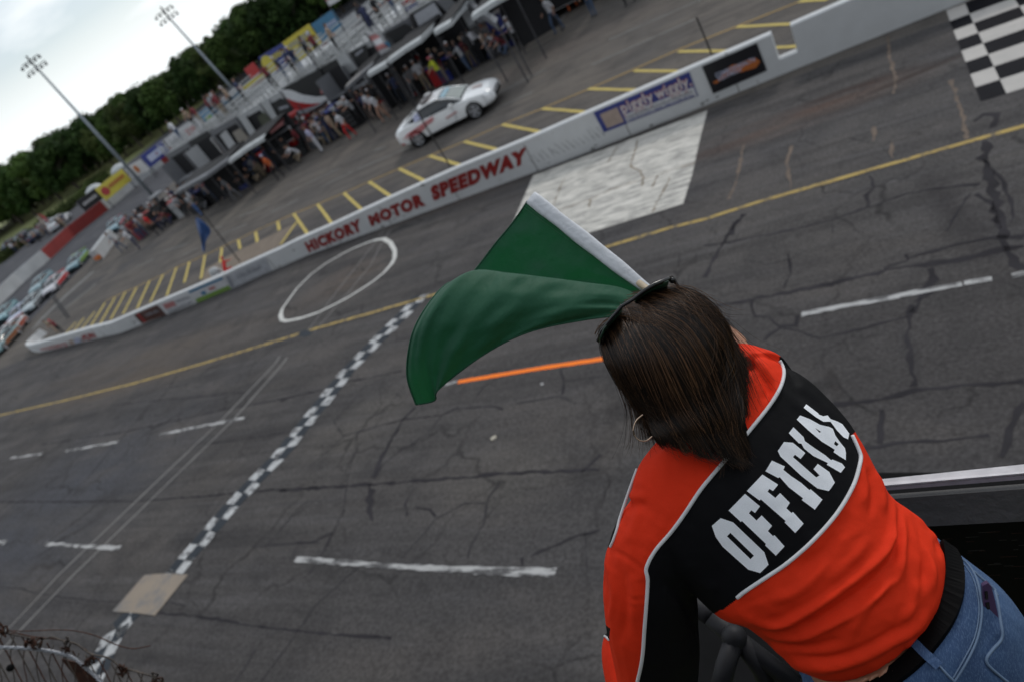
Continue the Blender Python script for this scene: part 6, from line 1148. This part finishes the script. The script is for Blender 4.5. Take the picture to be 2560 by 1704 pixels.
# limp blue flag on the wall pole
r = tag(empty('wall_flag', FT), 'limp blue and yellow flag with a pink tip hanging from the wall pole', 'flag')
vs = []; w4 = lambda l: Z(240, 350, 4.48, l); LE_ = w4([(1115, 860), (1130, 960), (1160, 1060), (1180, 1150), (1195, 1250)]); RI_ = w4([(1130, 870), (1240, 950), (1285, 1030), (1235, 1130), (1220, 1250)])
for i, (a, b) in enumerate(zip(spl(LE_, 4), spl(RI_, 4))):
    for k in range(4): p = onY(a[0] + (b[0] - a[0]) * k / 3, a[1] + (b[1] - a[1]) * k / 3, .08 + .05 * sin(k * 2 + i * .5)); vs.append(p - FT)
nn_ = len(vs) // 4; fs, mi = [], []
for i in range(nn_ - 1):
    for k in range(3): fs.append((4 * i + k, 4 * i + k + 1, 4 * i + k + 5, 4 * i + k + 4)); mi.append(2 if i > nn_ * .75 and k < 2 else (1 if k == 0 and i > 3 else 0))
o = mesh('cloth', vs, fs, [MAT('flag_blue', (.02, .07, .22), .6), MAT('flag_yellow', (.32, .32, .05), .6), MAT('flag_pink', (.45, .04, .15), .6)], r, True, mi); o.modifiers.new('s', 'SOLIDIFY').thickness = .008
# people on the roof decks and more gear
for i in range(34):
    h_ = rc.choice(H); t_, b__ = rc.choice(tops), rc.choice(bots); man(0, 0, rc.choice(['stand', 'hands', 'stand']), t_, b__, 'person in %s and %s watching from a trailer roof deck' % (t_.replace('pale', 'pale '), b__), 'roof deck spectators', 3.42, rc.random() * 6.28, rc.choice([None, 'white', 'black', 'black']), raw=Vector((h_.location.x + rc.uniform(-1, 1), h_.location.y + .5 + rc.random() * 3, 0)))
for i in range(60):
    u = i / 59 * .96; a = int(u * (len(front) - 1)); f_ = u * (len(front) - 1) - a; p = onz(front[a][0] + (front[a + 1][0] - front[a][0]) * f_, front[a][1] + (front[a + 1][1] - front[a][1]) * f_); p.y += .7 + rc.random() * 3
    k = i % 4
    if k == 0:
        t = tag(empty('toolbox', p, rc.uniform(-.3, .3)), rc.choice(['black', 'tall black', 'dark']) + ' rolling toolbox among the pit crowd', 'toolbox', 'pit toolboxes'); hh = .9 + rc.random() * .5; mb = MB(); mb.box((0, 0, .12 + hh / 2), (1.1, .6, hh)); mb.build('cabinet', rc.choice([M_HB, M_HB, M_HR, M_HG]), t); mb = MB()
        for z_ in range(4): mb.box((0, -.31, .3 + z_ * hh / 4.6), (1.0, .02, .02))
        mb.build('drawer_handle', M_HG, t)
        for sx in (-.45, .45):
            for sy in (-.22, .22): mb = MB(); mb.cyl((sx - .03, sy, .07), (sx + .03, sy, .07), .07, 10); mb.build('caster', M_RUB, t)
    elif k in (1, 2):
        t = tag(empty('tyre_stack', p), 'stack of black race tyres in the pit area', 'tyres', 'stacks of race tyres')
        for q_ in range(rc.choice([2, 3, 3, 4])): o = tyre().build('tyre', M_RUB, t, True); o.location = (rc.uniform(-.03, .03), rc.uniform(-.03, .03), .12 + .24 * q_); o.rotation_euler = (pi / 2, 0, 0)
    else:
        t = tag(empty('pit_cart', p, rc.uniform(-.5, .5)), 'small grey pit cart with a canopy top among the crowd', 'cart', 'pit carts'); mb = MB(); mb.box((0, 0, .55), (1.6, .9, .35)); mb.box((-.5, 0, .9), (.5, .8, .4)); mb.build('body', rc.choice([M_HG, M_HB, M_HW]), t)
        for sx in (-.55, .55):
            for sy in (-.42, .42): mb = MB(); mb.cyl((sx, sy - .06, .25), (sx, sy + .06, .25), .25, 12); mb.build('wheel', M_RUB, t)
        mb = MB(); mb.box((0, 0, 1.75), (1.5, .9, .05)); mb.build('canopy', M_HG, t)
        for sx in (-.65, .65): mb = MB(); mb.cyl((sx, 0, .7), (sx, 0, 1.73), .025, 6); mb.build('post', M_PIPE, t)
CASEC = [M_HB, M_HB, M_HR, M_HG, V_BLUE, M_HW, M_SHD, V_TAN]
for i in range(70):     # cases, fuel cans and covers heaped between the haulers and the crowd
    u = i / 69 * .97; a = int(u * (len(front) - 1)); f_ = u * (len(front) - 1) - a; p = onz(front[a][0] + (front[a + 1][0] - front[a][0]) * f_, front[a][1] + (front[a + 1][1] - front[a][1]) * f_); p.y = rc.uniform(p.y + .8, 16.0)
    w_, d__, h__ = rc.uniform(.4, 1.3), rc.uniform(.4, .8), rc.uniform(.5, 1.7); t = tag(empty('equipment_case', p, rc.uniform(-.4, .4)), 'equipment case or cover heaped between the crowd and the haulers', 'case', 'cases and covers in the pits')
    m_ = rc.choice(CASEC); mb = MB(); mb.box((0, 0, h__ / 2), (w_, d__, h__)); mb.build('box', m_, t); mb = MB(); mb.box((0, 0, h__ + .03), (w_ * 1.04, d__ * 1.06, .06)); mb.build('lid', rc.choice(CASEC), t); mb = MB(); mb.tube([(-.12, -d__ / 2 - .01, h__ * .6), (-.12, -d__ / 2 - .05, h__ * .65), (.12, -d__ / 2 - .05, h__ * .65), (.12, -d__ / 2 - .01, h__ * .6)], .015, 6); mb.build('handle', M_PIPE, t)
for q, lab, m1, m2 in (((817, 8), 'small pink and white flag at the top edge above the blue board', V_PINK, V_WHITE), ((1012, 22), 'red, white and blue flag on the right trailer deck', V_RED, V_BLUE)):
    p = onY(*q, 18); r = tag(empty('deck_flag', p), lab, 'flag'); mb = MB(); mb.cyl((0, 0, -2.2), (0, 0, .4), .03, 8); mb.build('pole', M_PIPE, r)
    for k_, m__ in ((0, m1), (1, m2)): mb = MB(); mb.prism([(0, 0, .35 - .28 * k_), (.85, .15, .3 - .28 * k_), (.85, .15, .04 - .28 * k_), (0, 0, .08 - .28 * k_)], (0, .01, 0)); mb.build('stripe', m__, r)
# white concrete barrier end and kerb by the left end of the crowd
a, b = onz(290, 598), onz(252, 652); r = tag(empty('barrier', b), 'short white concrete barrier with an orange end left of the crowd', 'barrier'); mb = MB(); d_ = (a - b); s_ = Vector((-d_.y, d_.x, 0)).normalized() * .25
mb.prism([-s_, s_, s_ + Vector((0, 0, .9)), -s_ + Vector((0, 0, .9))], d_); mb.build('block', M_HW, r); mb = MB(); mb.box((0, 0, .3), (.5, .3, .3)); mb.build('orange_end', V_ORG, r)
# leaning steel sign frame near the pit exit and marshal at the wall end
r = tag(empty('sign_frame', onz(168, 795)), 'thin grey leaning sign frame at the pit exit', 'frame'); a, b = onY(128, 740, onz(168, 795).y), onz(168, 795); mb = MB(); mb.tube([(0, 0, 0), a - b], .05, 8); mb.tube([(.3, 0, 0), a - b + Vector((.3, 0, 0))], .04, 8); mb.build('frame', M_HG, r)
wd_ = onz(62, 860); man(0, 0, 'reach', 'maroon', 'black', 'marshal in dark red and black at the left end of the pit wall', None, 0, 1.5, 'red', raw=Vector((-21.6, 1.5, 0)), h=.62); man(0, 0, 'stand', 'khaki', 'tan', 'marshal in tan holding a purple flag at the wall end', None, 0, 2.5, raw=Vector((-22.9, 1.9, 0)), h=.62)
o = MB(); p = onwall(480, 717, -.3); r = tag(empty('cooler', (p.x, .75, 0)), 'pale bundle on the pit side of the wall beside a red cap', 'bundle'); mb = MB(); mb.ico((0, 0, .45), .26, 2, 0, (1.3, .7, .8)); mb.box((0, 0, .2), (.5, .3, .4)); mb.build('cover', M_HW, r, True); man(0, 0, 'crouch', 'red', 'red', 'person in bright red crouching behind the wall next to the pale bundle', None, 0, 0, 'red', raw=Vector((p.x + .7, .7, 0)), h=.66)
# ------------------------------------------------------------------ outer wall with boards
M_OW = MAT('outer_wall_white', (.36, .37, .38), .8, var=.15, scale=.6); M_ORD = MAT('outer_wall_red', (.19, .014, .012), .7, var=.2, scale=.8)
ow = tag(empty('outer_wall', (-55, 30, 0)), 'curved outer track wall painted red and white below the advertising boards', 'wall'); OW = ow.location
def owall(pts, mat):
    P = [onz(*q) for q in pts]; mb = MB()
    for a, b in zip(P, P[1:]):
        n_ = Vector((-(b - a).y, (b - a).x, 0)).normalized() * .25
        if n_.dot(a - CAM) < 0: n_ = -n_
        mb.prism([a - OW, b - OW, b + n_ - OW, a + n_ - OW], (0, 0, 1.15))
    mb.build('wall_section', mat, ow)
owall([(-60, 812), (0, 764), (60, 706), (126, 648)], M_OW); owall([(126, 648), (190, 588), (272, 524)], M_ORD); owall([(272, 524), (340, 466), (411, 411)], M_OW); owall([(411, 411), (440, 388), (473, 367)], M_ORD); owall([(473, 367), (520, 330), (600, 268), (670, 215)], M_OW); owall([(670, 215), (741, 168), (820, 111)], M_ORD); owall([(820, 111), (900, 50), (1000, -30)], M_OW)
def board(bl, br, h, mat, label, z0=1.05, marks=()):
    if bl[0] < 450: h *= .56
    elif bl[0] < 560: h *= .7
    a, b = onz(*bl, z0), onz(*br, z0); r = tag(empty('advertising_board', Vector((a.x, a.y, 0))), label, 'billboard', 'advertising boards above the outer wall'); d_ = b - a; d_.z = 0; n_ = Vector((-d_.y, d_.x, 0)).normalized()
    if n_.dot(a - CAM) > 0: n_ = -n_
    U_ = lambda u, v, o_=0.: d_ * u + Vector((0, 0, z0 + h * v)) + n_ * o_
    mb = MB(); mb.prism([U_(0, 0), U_(1, 0), U_(1, 1), U_(0, 1)], -n_ * .08); mb.build('panel', mat, r)
    for (u0, v0, u1, v1, mm, nm) in marks:
        mb = MB()
        if nm == 'disc': c_ = U_((u0 + u1) / 2, (v0 + v1) / 2, .02); rr = h * (v1 - v0) / 2; e_ = d_.normalized(); mb.prism([c_ + e_ * rr * 1.1 * cos(k * pi / 8) + Vector((0, 0, rr * sin(k * pi / 8))) for k in range(16)], n_ * .02)
        elif nm == 'rows':
            nb = 9
            for q_ in range(nb):
                ua = u0 + (u1 - u0) * q_ / nb; mb.prism([U_(ua, v0, .02), U_(ua + (u1 - u0) / nb * .6, v0, .02), U_(ua + (u1 - u0) / nb * .6, v1, .02), U_(ua, v1, .02)], n_ * .015)
        else: mb.prism([U_(u0, v0, .02), U_(u1, v0, .02), U_(u1, v1, .02), U_(u0, v1, .02)], n_ * .02)
        mb.build({'disc': 'round_emblem', 'rows': 'letter_marks'}.get(nm, 'mark'), mm, r)
    for u in (.05, .95): mb = MB(); p = d_ * u - n_ * .15; mb.cyl(p, p + Vector((0, 0, z0 + h * .9)), .06, 8); mb.build('post', M_PIPE, r)
t2 = lambda l: Z(200, 340, 6.533, l); t9 = lambda l: Z(440, 0, 3.681, l)
for q, h, mt, lab, mk in [((t2([(90, 1240)])[0], t2([(400, 1010)])[0]), 2.4, V_BLK, 'black board with pale writing, farthest left', [(.15, .4, .85, .62, V_WHITE, 'rows')]), ((t2([(430, 1060)])[0], t2([(850, 720)])[0]), 2.7, V_YEL, 'yellow board with red marks left of the lamp post', [(.08, .2, .28, .8, V_RED, 'disc'), (.35, .45, .92, .7, V_RED, 'rows')]),
  ((t2([(870, 690)])[0], t2([(1130, 560)])[0]), 2.3, V_WHITE, 'white board with an orange oval behind the lamp post', [(.25, .2, .8, .85, V_ORG, 'disc')]), ((t2([(1150, 520)])[0], t2([(1490, 250)])[0]), 2.6, V_BLUE, 'blue board with a white centre and red dot', [(.15, .25, .85, .75, V_LIL, 'b'), (.45, .4, .6, .6, V_RED, 'disc')]), ((t2([(1530, 240)])[0], t2([(1790, 70)])[0]), 2.6, V_WHITE, 'large white board right of the blue one', [(.2, .4, .8, .6, V_GREY, 'rows')]),
  ((t9([(80, 1330)])[0], t9([(300, 1180)])[0]), 2.2, V_WHITE, 'white board with red marks behind the left trailers', [(.3, .3, .7, .7, V_PINK, 'b')]), ((t9([(300, 1160)])[0], t9([(420, 1060)])[0]), 2.2, V_TEAL, 'teal and green board behind the left trailers', [(.1, .1, .5, .5, V_GRN, 'b')]), ((t9([(650, 860)])[0], t9([(880, 710)])[0]), .9, V_TAN, 'low tan and yellow board above the deck people', [(0, .5, 1, .95, V_YEL, 'b')]),
  ((t9([(720, 760)])[0], t9([(800, 690)])[0]), 1.9, V_RED, 'small red board left of the blue and yellow one', []), ((t9([(880, 700)])[0], t9([(1100, 575)])[0]), 2.4, V_BLUE, 'blue board with a round yellow emblem and yellow writing', [(.02, .05, .36, .95, V_YEL, 'disc'), (.4, .55, .95, .8, V_YEL, 'rows')]), ((t9([(1110, 580)])[0], t9([(1350, 405)])[0]), 2.5, V_YEL, 'bright yellow board with grey writing', [(.1, .6, .9, .8, V_GREY, 'rows'), (.1, .25, .9, .45, V_GREY, 'rows')]), ((t9([(1350, 390)])[0], t9([(1545, 250)])[0]), 2.2, V_TEAL, 'blue board right of the yellow one', [(.35, .4, .9, .6, V_LIL, 'rows')])]:
    board(q[0], q[1], h, mt, lab, marks=mk)
for q0, q1, mt, lab in [((130, 597), (90, 540), V_TAN, 'tan feather flag on the grass behind the outer wall'), ((186, 622 - 40), (92 + 0, 532), V_RED, '')][:1] + [((136, 572), (92, 534), V_RED, 'red feather flag on the grass behind the outer wall')]:
    feather((q0[0], q0[1]), (q1[0], q1[1]), 36 if mt is V_TAN else 39, .9, mt, V_WHITE, lab)
# parked cars and a van behind the outer wall
for i, (q, c_, lab) in enumerate([((30, 612), (.03, .05, .10), 'dark blue parked car behind the outer wall, leftmost'), ((62, 592), (.10, .14, .17), 'grey blue parked car behind the outer wall, between two dark ones'), ((96, 585), (.02, .03, .06), 'nearly black parked car behind the outer wall'), ((118, 566), (.45, .47, .52), 'white parked pickup like car by the feather flags'), ((150, 556), (.50, .52, .54), 'white parked van like car right of the feather flags')]):
    p = onz(*q, .5); p.z = 0; car_proto('parked_car', MAT('parked_paint_%d' % i, c_, .35, var=.05), p, 2.2, lab, 'car', 'cars parked behind the outer wall')
for i in range(22):
    q = (rc.uniform(0, 190), 0); y = 640 - q[0] * .42 + rc.uniform(-6, 12); p = onz(q[0], y); man(0, 0, 'stand', rc.choice(tops), rc.choice(bots), 'spectator standing on the grass behind the outer wall', 'spectators behind the outer wall', 0, rc.random() * 6, raw=Vector((p.x, p.y, 0)))
# pale domed shelters behind the yellow board
for q, s, lab in (((238, 478), .9, 'pale domed canopy behind the black and yellow boards'), ((300, 425), .9, 'pale domed canopy behind the lamp post')):
    p = onz(*q, 2.0); r = tag(empty('dome_canopy', (p.x, p.y, 0)), lab, 'canopy'); mb = MB(); mb.loft([[Vector((s * 1.6 * cos(t) * cos(a), s * cos(t) * sin(a), 2.0 + s * .8 * sin(t))) for a in [2 * pi * k / 16 for k in range(16)]] for t in (0, .35, .7, 1.05, 1.4)]); mb.build('roof', M_TAR2, r, True)
    for sx in (-1, 1): mb = MB(); mb.cyl((sx * s * 1.5, 0, 0), (sx * s * 1.5, 0, 2.05), .05, 8); mb.build('post', M_PIPE, r)
# ------------------------------------------------------------------ lamp posts
def lamp_post(base, top_, label, nl=10):
    r = tag(empty('lamp_post', base), label, 'floodlight'); d_ = top_ - base; mb = MB(); mb.tube([(0, 0, 0), d_], [.17, .08], 12); mb.build('pole', MAT('galvanised_pole', (.20, .23, .26), .5, .3), r, True)
    rt = Vector((CR.x, CR.y, 0)).normalized()
    mb = MB(); mb.tube([d_ - rt * 1.0, d_ + rt * 1.0], .035, 6); mb.tube([d_ + Vector((0, 0, .55)) - rt * .9, d_ + Vector((0, 0, .55)) + rt * .9], .035, 6); mb.tube([d_, d_ + Vector((0, 0, .9))], .08, 6); mb.build('cross_arm', M_PIPE, r)
    for i in range(nl):
        rw_ = i // (nl // 2); c_ = d_ + rt * (-.95 + 1.9 * (i % (nl // 2)) / (nl / 2 - 1)) + Vector((0, 0, -.12 + .58 * rw_)); mb = MB(); mb.cyl(c_, c_ + Vector((.06, -.16, -.12)), .06, 10, 0, .13); mb.build('floodlight', M_HG, r)
b0_ = onz(397, 505); t0_ = onY(90, 168, b0_.y); lamp_post(Vector((b0_.x, b0_.y, 0)), Vector((t0_.x, t0_.y, t0_.z)), 'tall grey floodlight pole standing before the left trees')
t1_ = onY(420, 42, 34); b1_ = onY(575, 215, 34); d_ = (b1_ - t1_).normalized(); bb = t1_ + d_ * (t1_.z / -d_.z); lamp_post(Vector((bb.x, bb.y, 0)), t1_, 'tall grey floodlight pole behind the trailers, right one')
# ------------------------------------------------------------------ hillside trees
def leafmat(name, c0, c1):
    m = bpy.data.materials.new(name); m.use_nodes = True; nt = m.node_tree; b = nt.nodes['Principled BSDF']; oi = N(nt, 'ShaderNodeObjectInfo'); g = N(nt, 'ShaderNodeTexCoord').outputs['Object']
    c = mixc(nt, noise_mask(nt, g, .5, .35, .65, 3), c0, c1); r = N(nt, 'ShaderNodeMapRange'); r.inputs[3].default_value = .6; r.inputs[4].default_value = 1.4; nt.links.new(oi.outputs['Random'], r.inputs[0])
    nt.links.new(mixc(nt, 1., c, r.outputs[0], 'MULTIPLY'), b.inputs['Base Color']); b.inputs['Roughness'].default_value = .8; b.inputs['Specular IOR Level'].default_value = .15; return m
M_LF = [leafmat('leaf_dark', (.018, .040, .010), (.034, .066, .014)), leafmat('leaf_mid', (.026, .052, .011), (.050, .085, .018)), leafmat('leaf_olive', (.030, .046, .013), (.058, .076, .022))]; M_BARK = MAT('bark', (.05, .04, .032), .9, var=.3)
def tree_proto(i, h, rad, seed):
    r_ = random.Random(seed); t = empty('tree', (0, 0, 0)); mb = MB(); mb.tube([(0, 0, 0), (.1, .1, h * .3), (r_.uniform(-.3, .3), .2, h * .6), (r_.uniform(-.3, .3), 0, h * .9)], [.32, .24, .14, .05], 8)
    tips = []
    for k in range(9):
        z = h * r_.uniform(.25, .75); a = r_.random() * 6.28; l = rad * r_.uniform(.5, .9); e_ = Vector((cos(a) * l, sin(a) * l, z + l * .6)); mb.tube([(0, 0, z), e_ * .5 + Vector((0, 0, z * .5)), e_], [.10, .06, .02], 6); tips.append(e_)
    mb.build('trunk', M_BARK, t); vs, fs = [], []
    cl = [(Vector((r_.gauss(0, rad * .38), r_.gauss(0, rad * .38), h * r_.uniform(.22, .93))), rad * r_.uniform(.25, .48)) for _ in range(26)] + [(e_, rad * .34) for e_ in tips] + [(Vector((r_.gauss(0, .4), r_.gauss(0, .4), h * .95)), rad * .28)]
    for c_, s in cl:
        k = max(.35, 1 - abs(c_.z / h - .45) * 1.1); c_.x *= k * 1.25; c_.y *= k * 1.25
        for _ in range(120):
            d_ = Vector((r_.gauss(0, 1), r_.gauss(0, 1), r_.gauss(0, 1))).normalized(); p = c_ + d_ * s * (r_.random() ** .35) * Vector((1, 1, .75)).length / 1.6
            n_ = (d_ + Vector((r_.gauss(0, .5), r_.gauss(0, .5), r_.gauss(0, .5) + .4))).normalized(); a_ = n_.orthogonal().normalized(); b_ = n_.cross(a_); z_ = r_.uniform(.18, .42); b0 = len(vs); q = r_.random() * 6.28
            vs += [p + a_ * z_ * cos(q + w_) + b_ * z_ * sin(q + w_) * .8 for w_ in (0, 1.7, 3.2, 4.6)]; fs.append((b0, b0 + 1, b0 + 2, b0 + 3))
    mesh('crown', vs, fs, M_LF[i % 3], t); return t
protos = [tree_proto(i, h, r_, 40 + i) for i, (h, r_) in enumerate([(13, 4.2), (11.5, 4.6), (14.5, 3.8), (10, 4.4), (12.5, 4.0)])]
PK = {p.name: list(p.children) for p in protos}
used_ = set(); rt = random.Random(77)
SKYL = [(-400, 620), (0, 408), (100, 345), (206, 288), (300, 232), (380, 192), (437, 145), (480, 105), (520, 68), (570, 28), (640, -25), (900, -200), (1400, -520), (2200, -1000)]
def SKY(x):
    for a, b in zip(SKYL, SKYL[1:]):
        if x <= b[0]: return a[1] + (b[1] - a[1]) * (x - a[0]) / (b[0] - a[0])
    return -1000
def put_tree(x, y, s, i, lab, grp, z=0.):
    src = protos[i]
    if src.name not in used_: used_.add(src.name); t = src
    else:
        t = src.copy(); COL.objects.link(t)
        for c_ in PK[src.name]: d_ = c_.copy(); COL.objects.link(d_); d_.parent = t
    hp = [13., 11.5, 14.5, 10., 12.5][i] * 1.0; pz = z + hp * s; best = pz
    for zz in [3 + .5 * k for k in range(40)]:      # the real skyline sets how tall each tree has grown
        q_ = proj(Vector((x, y, zz))); tgt = SKY(q_[0])
        if q_[1] < tgt: best = zz; break
    s = max(.3, min(1.2, (best - z) / hp * (rt.uniform(.93, 1.04) if rt.random() < .6 else rt.uniform(.78, .95)) * .93))
    t.location = (x, y, z); t.rotation_euler = (0, 0, rt.random() * 6.28); t.scale = (s * rt.uniform(.9, 1.15), s * rt.uniform(.9, 1.15), s); return tag(t, lab, 'tree', grp)
# rows follow the foot of the slope; each row farther and a little higher
LINE = [(-185, 66), (-150, 64), (-125, 66), (-105, 70), (-88, 74), (-72, 82), (-58, 88), (-44, 94), (-30, 100), (-14, 106), (4, 112)]
NTR = 0
for row in range(4):
    for a, b in zip(LINE, LINE[1:]):
        l = math.hypot(b[0] - a[0], b[1] - a[1]); n = int(l / (4.4 + row * .4))
        for k in range(n):
            t = (k + rt.random() * .8) / n; x = a[0] + (b[0] - a[0]) * t + rt.uniform(-1, 1); y = a[1] + (b[1] - a[1]) * t + row * 6.5 + rt.uniform(-2, 2)
            put_tree(x, y, (.80 + .05 * row) * rt.uniform(.82, 1.16), rt.randrange(5), 'dense dark green tree in the wood on the slope behind the track', 'trees of the hillside wood', row * .5); NTR += 1
mb = MB(); mb.prism([(a, b + 34, -.5) for a, b in LINE] + [(40, 200, -.5), (-260, 200, -.5)], (0, 0, .6)); tag(mb.build('wood_floor', MAT('forest_floor', (.012, .016, .008), .95, var=.3)), 'dark ground under the wood', 'ground', kind='structure')
# the wood's far mass behind the rows, leaves too far to count
vs, fs = [], []
for i in range(52000):
    t = rt.random() * (len(LINE) - 1); k = int(t); f_ = t - k; x = LINE[k][0] + (LINE[k + 1][0] - LINE[k][0]) * f_; y = LINE[k][1] + (LINE[k + 1][1] - LINE[k][1]) * f_ + 22 + rt.random() * 8
    hh = 7.6 + 1.6 * mnoise.noise(Vector((x * .12, y * .05, 0))) + 1.0 * mnoise.noise(Vector((x * .5, 3, 0))); z = hh * rt.random() ** .7; n_ = Vector((rt.gauss(0, 1), rt.gauss(0, 1), rt.gauss(0, 1))).normalized(); a_ = n_.orthogonal().normalized() * rt.uniform(.3, .6); b_ = n_.cross(a_); p = Vector((x, y, z)); b0 = len(vs); vs += [p + a_, p + b_, p - a_, p - b_]; fs.append((b0, b0 + 1, b0 + 2, b0 + 3))
tag(mesh('distant_wood', vs, fs, M_LF[0]), 'solid dark mass of far trees behind the hillside rows', 'wood', kind='stuff')
# scrub and bushes along the outer wall
def bush(x, y, s, lab):
    r_ = random.Random(int(x * 13 + y)); vs, fs = [], []
    for _ in range(500):
        d_ = Vector((r_.gauss(0, .45), r_.gauss(0, .45), abs(r_.gauss(.3, .3)))) * s; z_ = r_.uniform(.06, .14) * s; a_ = Vector((r_.gauss(0, 1), r_.gauss(0, 1), r_.gauss(0, 1))).normalized(); b_ = a_.orthogonal().normalized(); b0 = len(vs); vs += [d_ + a_ * z_, d_ + b_ * z_, d_ - a_ * z_, d_ - b_ * z_]; fs.append((b0, b0 + 1, b0 + 2, b0 + 3))
    o = mesh('bush', vs, fs, M_LF[2]); o.location = (x, y, 0); tag(o, lab, 'bush', 'scrub behind the outer wall')
for i in range(20):
    q = (20 + i * 13, 652 - i * 10.5 + rt.uniform(-8, 4)); p = onz(*q); bush(p.x - 2, p.y + 1, rt.uniform(.9, 1.5), 'low scrubby olive bush behind the outer wall')
